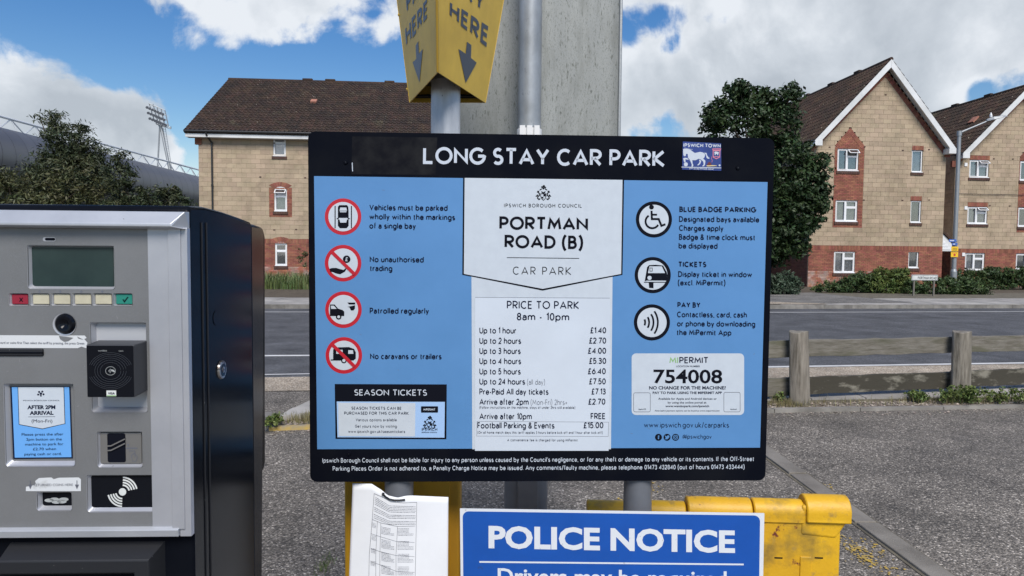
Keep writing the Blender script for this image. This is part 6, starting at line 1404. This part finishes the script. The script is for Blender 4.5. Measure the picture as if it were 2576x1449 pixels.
def onp(x, y, lift=.0008):
    s, z = FPp.sz(x, y, .03)
    for _ in range(4):
        xt0 = 887 - (y - 1216) * .037; t = (x - xt0) / (241 + (y - 1216) * .033); yt = top_y(edge(min(1, max(0, t)))); u = max(0, (y - yt) / (1640 - yt)); d = psurf(s, t, u); s, z = FPp.sz(x, y, d + .003 + lift)
    return FPp.P(s, d + .003 + lift, z)
def pl(mb, pts, w): 
    for (xa, ya), (xb, yb) in zip(pts, pts[1:]):
        k = max(1, int(math.hypot(xb - xa, yb - ya) / 8))
        for i in range(k):
            a, b = Vector((xa, ya)).lerp(Vector((xb, yb)), i / k), Vector((xa, ya)).lerp(Vector((xb, yb)), (i + 1) / k)
            for q in stroke([a, b], w): mb.add([onp(p.x, p.y) for p in q], [(0, 1, 2, 3)])
Q = lambda x, y: (637.3 + x * .2213 + 0, 1174 + y * .2213); Q = lambda x, y: (950 * .67083 + x * .2213, 1750 * .67083 + y * .2213)
mb = MB(); mb.keep = True
pl(mb, [Q(1373, 305), Q(1480, 352), Q(1560, 400), Q(1700, 412), Q(1858, 405), Q(1838, 1330)], .8); pl(mb, [Q(1373, 305), Q(1350, 620), Q(1318, 1000), Q(1312, 1330)], .8)
pl(mb, [Q(1355, 600), Q(1450, 640), Q(1640, 680), Q(1838, 676)], .7); pl(mb, [Q(1640, 680), Q(1622, 1000), Q(1622, 1330)], .7); pl(mb, [Q(1450, 640), Q(1438, 1000), Q(1438, 1330)], .7); pl(mb, [Q(1410, 620), Q(1392, 1000), Q(1392, 1330)], .7)
for ya, yb in ((760, 850), (930, 1010), (1080, 1190)): pl(mb, [Q(1335, ya), Q(1440, ya + 35), Q(1625, yb), Q(1832, yb + 12)], .6)
mb.build('table_lines', 'paper_print', tN2)
mb = MB(); mb.keep = True; rr = random.Random(4)
def wordline(xa, ya, xb, yb, xc, yc, w=.9):
    """one line of small type: words of uneven length on a bent base line"""
    x = 0
    P3 = [Vector(Q(xa, ya)), Vector(Q(xb, yb)), Vector(Q(xc, yc))]; L1_, L2_ = (P3[1] - P3[0]).length, (P3[2] - P3[1]).length
    f = lambda t: P3[0].lerp(P3[1], t / L1_) if t < L1_ else P3[1].lerp(P3[2], (t - L1_) / L2_)
    while x < L1_ + L2_ - 1:
        l = rr.uniform(1.2, 6); e2 = min(L1_ + L2_, x + l); k = max(1, int((e2 - x) / 4))
        for i in range(k):
            a, b = f(x + (e2 - x) * i / k), f(x + (e2 - x) * (i + 1) / k)
            for q in stroke([a, b], w * rr.uniform(.7, 1.2)): mb.add([onp(p.x, p.y) for p in q], [(0, 1, 2, 3)])
        x = e2 + rr.uniform(.5, 1.1)
for k in range(13):
    y = 345 + k * 19.5; 
    if k in (5, 9): continue
    wordline(1385 - k * 1.5, y, 1545, y + 100 - k * 2, 1845, y + 110 - k * 2.5)
for r in range(4):
    for k in range(7 if r else 6):
        y = 705 + r * 145 + k * 15; wordline(1640, y, 1700, y, 1770 if k < 4 else 1820, y, .8); wordline(1455, y - 22, 1500, y - 10, 1560 if k < 4 else 1600, y, .8)
        if k < 4: wordline(1350 - r * 6, y - 70 + 2, 1370, y - 62, 1395, y - 54, .7)
mb.build('print', 'paper_print', tN2)
tie = thing('cable_tie', 'black cable tie holding the paper notice to the post', 'cable tie', (PX, PY - .04, FPp.sz(990, 1255)[1])); mb = MB(); mb.path([onp(x, y, .0025) for x, y in ((964, 1243), (970, 1250), (980, 1256), (992, 1258.5), (1005, 1258.5), (1019, 1257))], .0024, 8); mb.build('strap', 'tie_black', tie, smooth=True)
c = onp(964, 1243, .003); MB().tube(c - Vector((.003, 0, 0)), c + Vector((.003, 0, 0)), .004, n=8).build('head', 'tie_black', tie)

# ------------------------------------------------------------------ payment machine
p = AT(300, 800, 1.10); FM = Frame(p, 2.3); FM.o.z = 0; mz = FM.sz
pm = thing('payment_machine', 'black parking ticket machine with a grey metal front panel, left of the tariff sign', 'ticket machine', FM.P(0, -.18, 0))
SRt = mz(472, 900)[0]; SLf = SRt - .47
side = [(0.0, 0.0)]
bd = [FM.dz(x, y, SRt) for x, y in ((488, 516.5), (515, 520), (560, 532), (600, 546), (633, 559))]
bd2 = [FM.dz(x, y, SRt - .022) for x, y in ((655, 569), (665, 578), (668.5, 596), (669, 1160), (666, 1180), (656, 1198))]
dF = -.012; ztop = mz(300, 514, dF)[1]
zq = bd[0][1]
prof = [(dF, 0), (dF, zq - .012), (dF - .008, zq - .002)] + [(d, z) for d, z in bd[1:]]
prof = [(min(d, dF), z) for d, z in prof]; dm = bd[-1][0]
# right side skin, chamfer and rear strip
A_ = prof + [(dm, 0)]
mb = MB(); n = len(A_); pts = [FM.P(SRt, d, z) for d, z in A_] + [FM.P(SLf, d, z) for d, z in A_]
mb.add(pts, [tuple(range(n)), tuple(reversed(range(n, 2 * n)))] + [(i, (i + 1) % n, n + (i + 1) % n, n + i) for i in range(n)]); body = mb.build('body', 'machine_black', pm, smooth=True, bevel=.006, seg=3)
B_ = [(dm + .0005, bd[-1][1] - .0015)] + bd2 + [(bd2[-1][0], 0), (dm + .0005, 0)]
mb = MB(); n = len(B_); pts = [FM.P(SRt - (.001 if i in (0, n - 1) else .022), d, z) for i, (d, z) in enumerate(B_)] + [FM.P(SLf + (.001 if i in (0, n - 1) else .022), d, z) for i, (d, z) in enumerate(B_)]
mb.add(pts, [tuple(range(n)), tuple(reversed(range(n, 2 * n)))] + [(i, (i + 1) % n, n + (i + 1) % n, n + i) for i in range(n)]); mb.build('rear_housing', 'machine_black', pm, smooth=True, bevel=.008, seg=3)
Z1 = lambda x, y: (x * .3286, 496.4 + y * .3286); Z2 = lambda x, y: (x * .3749, 905.6 + y * .3749)
def mrect(x0, y0, x1, y1, d=0): a, b = mz(x0, y1, d), mz(x1, y0, d); return a[0], b[0], a[1], b[1]
def slab(name, x0, y0, x1, y1, d0, d1, m, parent=pm, bevel=0, r=0, label=None):
    s0, s1, z0, z1 = mrect(x0, y0, x1, y1, d1); mb = MB()
    if r: mb.prism(FM, rrect(s0, z0, s1, z1, r), d0, d1)
    else: mb.box(FM, s0, s1, d0, d1, z0, z1)
    return mb.build(name, m, parent, bevel=bevel, label=label)
LE = SLf + .03
pL_ = (LE, mz(384, 900)[0], mz(300, 1331)[1], mz(300, 574)[1])
# front panel with real openings: build as strips round the recesses
rec = {'screen': (72, 619, 286, 726), 'notice': (16, 966, 184, 1172), 'reader': (232, 812, 367, 1036), 'card': (247, 1086, 357, 1175), 'coin': (94, 1238, 180, 1284), 'contact': (221, 1195, 387, 1287), 'slot': (-60, 877, 107, 896)}
for i, x in enumerate((24, 77, 130, 182.5, 234, 286)): rec['b%d' % i] = (x, 738.5, x + 47, 768.5)
R4 = [mrect(*v) for v in rec.values()]
zs = sorted({pL_[2], pL_[3]} | {z for r in R4 for z in r[2:]}); mb = MB()
for za_, zb_ in zip(zs, zs[1:]):
    iv = [(pL_[0], pL_[1])]
    for r in R4:
        if r[2] < (za_ + zb_) / 2 < r[3]: iv = sub(iv, r[0], r[1])
    for a, b in iv: mb.box(FM, a, b, -.004, 0, za_, zb_)
mb.build('front_panel', 'machine_grey', pm)
MB().box(FM, pL_[0], pL_[1], -.0115, -.0112, pL_[2], pL_[3]).build('panel_backing', 'print_black', pm)
def recess(name, key, depth, floor_m, bev=.0035, lip=True):
    """rounded rim, sloping walls and floor of an opening in the panel"""
    s0, s1, z0, z1 = mrect(*rec[key]); r = .006 if (s1 - s0) > .04 else .004; o_ = rrect(s0 - .001, z0 - .001, s1 + .001, z1 + .001, r); i_ = rrect(s0 + bev, z0 + bev * 1.5, s1 - bev * .3, z1 - bev * .5, r * .7); n = len(o_)
    mb = MB(); mb.add([FM.P(s, .0005, z) for s, z in o_] + [FM.P(s, -depth, z) for s, z in i_], [(k, (k + 1) % n, n + (k + 1) % n, n + k) for k in range(n)])
    # corner fillers between square cut-out and rounded rim
    w = mb.build(name + '_rim', 'machine_silver', pm); mb = MB(); mb.prism(FM, i_, -depth - .002, -depth); return mb.build(name, floor_m, pm), (s0, s1, z0, z1)
recess('screen_recess', 'screen', .008, 'lcd_frame', .003); lcd = slab('screen', 77, 624, 284, 722, -.009, -.0065, 'lcd')
rn, _ = recess('notice_recess', 'notice', .007, 'machine_grey', .004); recess('reader_recess', 'reader', .010, 'recess_plate', .004); recess('card_recess', 'card', .007, 'bezel', .003); recess('coin_tray', 'coin', .009, 'reader_black', .003); recess('contactless_recess', 'contact', .006, 'reader_black', .003)
bm_ = ['btn_red', 'btn_cream', 'btn_cream', 'btn_cream', 'btn_cream', 'btn_green']; bl_ = ['red cancel button', None, None, None, None, 'green confirm button']
for i in range(6):
    x0, y0, x1, y1 = rec['b%d' % i]; s0, s1, z0, z1 = mrect(x0, y0, x1, y1); o_ = rrect(s0 - .0005, z0 - .0005, s1 + .0005, z1 + .0005, .003); i_ = rrect(s0 + .003, z0 + .0015, s1 - .0003, z1 - .0008, .0015); n = len(o_)
    mb = MB(); mb.add([FM.P(s, .0004, z) for s, z in o_] + [FM.P(s, -.006, z) for s, z in i_], [(k, (k + 1) % n, n + (k + 1) % n, n + k) for k in range(n)]); mb.build('button_rim', 'machine_silver', pm)
    b = slab('button', x0 + 6, y0 + 1.5, x1 - 1, y1 - 3.5, -.01, -.0025, bm_[i], bevel=.001, label=bl_[i])
mb = MB(); px_line(mb, FM, -.0022, [(49, 749), (57, 759)], 2.2); px_line(mb, FM, -.0022, [(57, 749), (49, 759)], 2.2); px_line(mb, FM, -.0022, [(309, 753), (313, 759), (322, 747)], 3.0); mb.build('button_mark', 'print_black', pm)
mb = MB()
for x in (99.5, 151.5, 204, 257): px_line(mb, FM, .0003, [(x, 729), (x, 733)], 2.2); px_poly(mb, FM, .0003, [(x - 4, 732.5), (x + 4, 732.5), (x, 737.5)])
mb.build('button_arrow', 'print_grey', pm)
# speaker slot, round coin scanner, card slot
s, z = mz(124, 602); mb = MB(); mb.prism(FM, rrect(*mrect(108, 597, 140, 607)[0:1], mrect(108, 597, 140, 607)[2], mrect(108, 597, 140, 607)[1], mrect(108, 597, 140, 607)[3], .003), -.001, .0004); mb.build('microphone_rim', 'recess_plate', pm); mb = MB(); q = mrect(114, 598.5, 139, 605); mb.prism(FM, rrect(q[0], q[2], q[1], q[3], .002), 0, .0008); mb.build('microphone_slot', 'print_black', pm)
s, z = mz(163, 816); mb = MB(); n = 32; ro, ri = .0185, .0165
mb.add([FM.P(s + ro * math.cos(2 * math.pi * i / n), .001, z + ro * math.sin(2 * math.pi * i / n)) for i in range(n)] + [FM.P(s + .0012 + ri * math.cos(2 * math.pi * i / n), .0004, z + .001 + ri * math.sin(2 * math.pi * i / n)) for i in range(n)], [(i, (i + 1) % n, n + (i + 1) % n, n + i) for i in range(n)]); mb.build('coin_slot_rim', 'machine_silver', pm, smooth=True)
mb = MB(); v = [FM.P(s + .0012, -.0, z + .001)]
for k in range(5):
    rr_ = ri * (k + 1) / 5; v += [FM.P(s + .0012 + rr_ * math.cos(2 * math.pi * i / n), .0006 + .0045 * math.sin(math.pi * k / 5) - (.0 if k < 4 else .002), z + .001 + rr_ * math.sin(2 * math.pi * i / n)) for i in range(n)]
fs = [(0, 1 + i, 1 + (i + 1) % n) for i in range(n)] + [(1 + k * n + i, 1 + k * n + (i + 1) % n, 1 + (k + 1) * n + (i + 1) % n, 1 + (k + 1) * n + i) for k in range(4) for i in range(n)]; mb.add(v, fs); mb.build('coin_slot', 'reader_black', pm, smooth=True)
slab('ticket_slot', -40, 877, 107, 896, -.004, .003, 'machine_black_rough', bevel=.002, r=.0025); slab('ticket_lip', -40, 886, 107, 889, .001, .0045, 'machine_black', bevel=.001)
# torn instruction label
mb = MB(); px_poly(mb, FM, .0005, [(-60, 843), (213, 844), (218, 850), (212, 853), (220, 862), (217, 876), (205, 872), (195, 876), (-60, 875)]); mb.build('instruction_label', 'label_white', pm)
mb = MB(); mb.keep = True; arial(mb, FM, .0009, 'the card or coins first Then select the tariff by pressing, the press Green', -12, 864.5, 212, 866.5, 6.0, .008); mb.build('instruction_lettering', 'print_grey', pm)
mb = MB(); px_poly(mb, FM, .0011, [Z1(450, 1060), Z1(560, 1075), Z1(520, 1100), Z1(490, 1105), Z1(460, 1085)]); px_poly(mb, FM, .0011, [Z1(590, 1065), Z1(640, 1090), Z1(600, 1080)]); mb.build('label_tear', 'machine_grey', pm)
# card reader
rd_ = .030; s0, s1, z0, z1 = mrect(219, 868, 336.5, 1000, rd_); st1 = mz(367, 990, 0)[0]
a1, a2 = mz(238, 852.5, .008), mz(366, 858, .006); b2 = mz(366, 990, .006)
mb = MB(); v = [FM.P(s0, rd_, z0), FM.P(s1, rd_, z0), FM.P(s1, rd_, z1), FM.P(s0, rd_, z1), FM.P(s0, -.005, z0 + .006), FM.P(a2[0], -.005, z0 + .006), FM.P(a2[0], -.005, a2[1]), FM.P(s0, -.005, a2[1])]
mb.add(v, [(0, 1, 2, 3), (0, 1, 5, 4), (1, 2, 6, 5), (2, 3, 7, 6), (3, 0, 4, 7), (4, 5, 6, 7)]); rdr = mb.build('card_reader', 'reader_side', pm, bevel=.0015)
slab('reader_face', 220.5, 870, 335, 998.5, rd_, rd_ + .0008, 'reader_black', rdr, r=.002)
mb = MB(); cx, cy = 278, 933
for r in (26, 33, 39.5, 45.5, 51, 56): px_line(mb, FM, rd_ + .0011, [(x, y * .82 + cy * .18) for x, y in circ(cx, cy, r, 44, 200 if r > 40 else 0, 340 if r > 40 else 360)], .55); 
for r in (45.5, 51, 56): px_line(mb, FM, rd_ + .0011, [(x, y * .82 + cy * .18) for x, y in circ(cx, cy, r, 30, 20, 160)], .55)
mb.build('reader_rings', 'ring_grey', rdr)
mb = MB(); px_line(mb, FM, rd_ + .0011, [(x, y * .85 + cy * .15) for x, y in ring(cx, cy, 12.5, 28)], .9)
for r in (3, 5.5, 8): px_line(mb, FM, rd_ + .0011, circ(cx - 7, cy, r, 8, -40, 40), .9)
px_poly(mb, FM, rd_ + .0011, [(280, 929), (287, 931), (290, 937), (286, 936), (280, 933)]); mb.build('reader_mark', 'coin_mark', rdr)
mb = MB(); mb.keep = True; arial(mb, FM, rd_ + .0011, 'worldline', 247, 884, 269, 884, 4.2, .0); arial(mb, FM, rd_ + .0011, 'YOMANI', 298, 884.5, 310, 884.5, 3, .0); mb.build('reader_lettering', 'coin_mark', rdr)
slab('scheme_label', 268, 982.5, 292, 997, rd_, rd_ + .0012, 'plate_white', rdr); mb = MB(); mb.keep = True; arial(mb, FM, rd_ + .0016, 'VISA', 271.5, 992, 289, 992, 5.2, .03); mb.build('scheme_lettering', 'print_navy', rdr)
slab('label_stripe', 268.5, 994.5, 291.5, 996.5, rd_ + .0009, rd_ + .0015, 'mark_green', rdr)
# blue notice in its window
D = -.0062
def mp(name, pts, d, m, par): mb = MB(); px_poly(mb, FM, d, pts); return mb.build(name, m, par)
nt_ = thing('machine_notice', 'small blue AFTER 2PM ARRIVAL notice in the front of the ticket machine', 'notice', FM.P(mz(105, 1062)[0], D, mz(105, 1062)[1]))
mp('notice_border', [Z2(68, 178), Z2(472, 178), Z2(488, 660), Z2(88, 664)], D, 'print_navy', nt_); mp('notice_field', [Z2(79, 182), Z2(464, 182), Z2(479, 652), Z2(99, 655)], D + .0003, 'notice_blue', nt_)
mp('shield_border', [Z2(118, 182), Z2(430, 182), Z2(438, 428), Z2(284, 464), Z2(126, 434)], D + .0006, 'print_navy', nt_); mp('shield', [Z2(122, 183), Z2(426, 183), Z2(434, 426), Z2(284, 460), Z2(130, 431)], D + .0009, 'board_white', nt_)
mb = MB(); mb.keep = True
for t_, x0, y0, x1, y1, c_, b_ in (('AFTER 2PM', 183, 329, 371, 328, 25, .04), ('ARRIVAL', 199, 367, 359, 366, 25, .04), ('(Mon-Fri)', 212, 419, 351, 420, 22, 0), ('IPSWICH BOROUGH COUNCIL', 155, 276, 400, 275, 8, .0)): arial(mb, FM, D + .0012, t_, *Z2(x0, y0), *Z2(x1, y1), c_ * .3749, b_)
px_line(mb, FM, D + .0012, [Z2(189, 382), Z2(370, 380)], .8); mb.build('lettering', 'print_navy', nt_)
mb = MB(); mb.keep = True
for t_, x0, y0, x1, y1 in (('Please press the after', 145, 508, 425, 505), ('2pm button on the', 176, 541, 414, 539), ('machine to park for', 169, 574, 425, 571), ('\u00a32.70 when', 221, 606, 376, 604), ('paying cash or card.', 163, 640, 413, 637)): arial(mb, FM, D + .0008, t_, *Z2(x0, y0), *Z2(x1, y1), 18 * .3749, 0)
mb.build('lettering', 'print_navy', nt_)
cr_ = MB(); 
for x, y, r in ((262, 214, 7), (284, 212, 7), (274, 226, 9), (256, 232, 7), (292, 230, 7), (274, 240, 6)): px_poly(cr_, FM, D + .0012, circ(*Z2(x, y), r * .3749, 8))
cr_.build('crest', 'print_navy', nt_)
# returned coins label and tray
lb_ = MB(); px_poly(lb_, FM, .0005, [Z2(*q) for q in ((236, 812), (262, 792), (345, 788), (360, 800), (395, 790), (528, 788), (543, 800), (543, 880), (173, 880), (175, 850), (210, 846), (240, 832))]); lb_.build('coin_label', 'label_white', pm)
mb = MB(); mb.keep = True; arial(mb, FM, .0009, 'RETURNED COINS HERE', *Z2(226, 847), *Z2(489, 845), 17 * .3749, 0)
for x in (203, 516): px_line(mb, FM, .0009, [Z2(x, 808), Z2(x, 852)], 2); px_poly(mb, FM, .0009, [Z2(x - 14, 836), Z2(x + 14, 836), Z2(x, 868)])
mb.build('coin_lettering', 'print_grey', pm)
mb = MB()
for x, y in ((330, 942), (365, 935), (428, 935), (378, 952), (415, 950)): px_poly(mb, FM, -.0085, [(a_, cy_ * .38 + Z2(x, y)[1] * .62) for a_, cy_ in circ(*Z2(x, y), 32 * .3749, 20)])
mb.build('coin_print', 'coin_mark', pm)
mb = MB(); c0 = Z2(822, 885); px_poly(mb, FM, -.0055, circ(*c0, 9.4, 24))
for k, r in enumerate((17, 23.5, 30, 36.5)): px_line(mb, FM, -.0055, circ(*c0, r, 12, -88, -12), 3.9); px_line(mb, FM, -.0055, circ(*c0, r, 12, 92, 168), 3.9)
mb.build('contactless_mark', 'plate_white', pm)
# swipe card slot
slab('card_bezel', 253, 1089, 355, 1167, -.008, -.004, 'bezel', bevel=.001, r=.002); slab('card_mouth', 271, 1090, 315, 1163, -.006, -.0035, 'print_black', r=.003)
mb = MB(); 
for y in (560, 590): px_line(mb, FM, -.001, [Z2(716, y + 18), Z2(745, y + 16), Z2(838, y - 30)], 3.2)
mb.build('card_guide', 'bezel', pm); mb = MB(); px_poly(mb, FM, -.0033, [Z2(845, 588), Z2(922, 588), Z2(922, 595), Z2(845, 595)]); px_poly(mb, FM, -.0033, [Z2(850, 566), Z2(868, 566), Z2(859, 579)])
px_line(mb, FM, -.0033, [Z2(865, 610), Z2(905, 610), Z2(905, 650)], 1.4); px_line(mb, FM, -.0033, [Z2(880, 640), Z2(900, 625), Z2(922, 650), Z2(912, 680), Z2(890, 680), Z2(880, 640)], 1.4); mb.build('card_icon', 'print_grey', pm)
# silver frame: three steps on the right, hood above, rail below
yT, yB = 577, 1332
for x0, x1, d1_, m in ((383.5, 427, .002, 'machine_silver'), (427, 433, -.001, 'machine_grey'), (433, 453, .005, 'machine_silver'), (453, 470, .0025, 'machine_silver')):
    slab('frame_strip', x0, yT - 4, x1, yB + (18 if x0 > 450 else 0), -.01, d1_, m, bevel=.001)
sE = mz(469, 560)[0]; zA, zB, zC = mz(300, 531, .006)[1], mz(300, 562, .018)[1], mz(300, 574, .018)[1]
mb = MB(); v = []
for s, ins in ((LE, 0), (sE, 0)):
    for d, z in ((-.012, zA + .001), (.004, zA), (.020, zB), (.020, zC + .003), (.012, zC), (-.012, zC)): v.append(FM.P(s - (.016 if (s == sE and d > .015) else 0), d, z))
mb.add(v, [(i, (i + 1) % 6, 6 + (i + 1) % 6, 6 + i) for i in range(6)] + [(0, 1, 2, 3, 4, 5), (6, 7, 8, 9, 10, 11)]); mb.build('hood', 'machine_rail', pm, bevel=.0012)
zA, zB, zC = mz(300, 1327, .004)[1], mz(300, 1334, .008)[1], mz(300, 1351, .006)[1]; mb = MB(); v = []
for s in (LE, mz(454, 1340)[0]):
    for d, z in ((-.012, zA), (.002, zA), (.009, zB), (.007, zC), (-.012, zC)): v.append(FM.P(s, d, z))
mb.add(v, [(i, (i + 1) % 5, 5 + (i + 1) % 5, 5 + i) for i in range(5)] + [(0, 1, 2, 3, 4), (5, 6, 7, 8, 9)]); mb.build('bottom_rail', 'machine_rail', pm, bevel=.001)
slab('smudge', 70, 913, 130, 922, 0, .0003, 'sign_grime', label='brown scorch mark on the panel') if False else None
# tray below
t0 = mrect(2, 1388, 392, 1700, .02); mb = MB(); a, b, z0, z1 = t0; ii = .035; v = [FM.P(a, -.012, z1 + .004), FM.P(b, -.012, z1 + .004), FM.P(a, .02, z1 - .014), FM.P(b - .012, .02, z1 - .014), FM.P(a, .02, z1 - .035), FM.P(b - .035, .02, z1 - .035), FM.P(a, -.008, z1 - .05), FM.P(b - .045, -.008, z1 - .05)]
mb.add(v, [(0, 1, 3, 2), (2, 3, 5, 4), (4, 5, 7, 6)]); v2 = [FM.P(b, -.012, z1 + .004), FM.P(b - .012, .02, z1 - .014), FM.P(b - .035, .02, z1 - .035), FM.P(b - .045, -.008, z1 - .05), FM.P(b, -.012, z0), FM.P(b - .012, .02, z0), FM.P(b - .035, .02, z0), FM.P(b - .045, -.008, z0)]
mb.add(v2, [(0, 1, 5, 4), (1, 2, 6, 5), (2, 3, 7, 6)]); mb.build('ticket_tray', 'machine_black_rough', pm, bevel=.002)
# lock on the side door and the door edge
d_, z_ = FM.dz(556, 930, SRt); c = FM.P(SRt, d_, z_); us = FM.us
mb = MB(); mb.tube(c - us * .002, c + us * .004, .0175, .0165, n=28); lk = mb.build('lock', 'lock_steel', pm, smooth=True, bevel=.001); mb = MB(); mb.tube(c + us * .004, c + us * .0046, .0115, n=20); mb.build('lock_face', 'reader_black', lk); mb = MB(); mb.tube(c + us * .0046, c + us * .0052, .0055, n=12); mb.build('keyhole', 'lock_steel', lk)
mb = MB(); sf = Frame(FM.P(SRt, 0, 0), 2.3)
for x in (506, 518): d_, z1 = FM.dz(x, 560, SRt); z0 = .2; p0, p1 = FM.P(SRt + .0005, d_, z0), FM.P(SRt + .0005, d_, z1); mb.tube(p0, p1, .0018, n=6)
mb.build('door_edge', 'machine_black_rough', pm)
d_, z_ = FM.dz(543, 800, SRt); c = FM.P(SRt, d_, z_); mb = MB(); mb.tube(c, c + us * .001, .013, n=20); mb.build('lock_cover', 'machine_black', pm)

# small wear: scratches and drips on the machine front and the signs
mat('scratch_light', (.34, .34, .35), .6); mat('scratch_dark', (.05, .05, .055), .7); rw = random.Random(11)
mb = MB(); mb.keep = True
for _ in range(26):
    x, y = rw.uniform(5, 375), rw.uniform(600, 1320)
    if any(v[0] - 6 < x < v[2] + 6 and v[1] - 6 < y < v[3] + 6 for v in rec.values()) or (130 < x < 225 and 785 < y < 880): continue
    a_ = rw.uniform(-.5, .5) + (1.57 if rw.random() < .5 else 0); l = rw.uniform(2, 9); px_line(mb, FM, .0003, [(x, y), (x + l * math.cos(a_), y + l * math.sin(a_))], rw.uniform(.3, .7))
mb.build('scratches', 'scratch_light', pm, kind='stuff')
mb = MB()
for x, y in ((311, 551), (312, 555.5)): px_poly(mb, FM, .0145, circ(x, y, 1.3, 8))
mb.build('hood_marks', 'scratch_dark', pm)
mb = MB(); mb.keep = True
for _ in range(18): x, y = rw.uniform(805, 1920), rw.uniform(455, 1115); a_ = rw.uniform(0, 3.1); l = rw.uniform(2, 7); px_line(mb, FBd, e * 1.5, [(x, y), (x + l * math.cos(a_), y + l * math.sin(a_))], .7)
mb.build('scuffs', 'print_grey', sgn, kind='stuff')
mb = MB(); px_line(mb, FBd, e * 1.5, [(886, 409), (887, 431)], 2.0); mb.build('scratch', 'print_white', sgn)
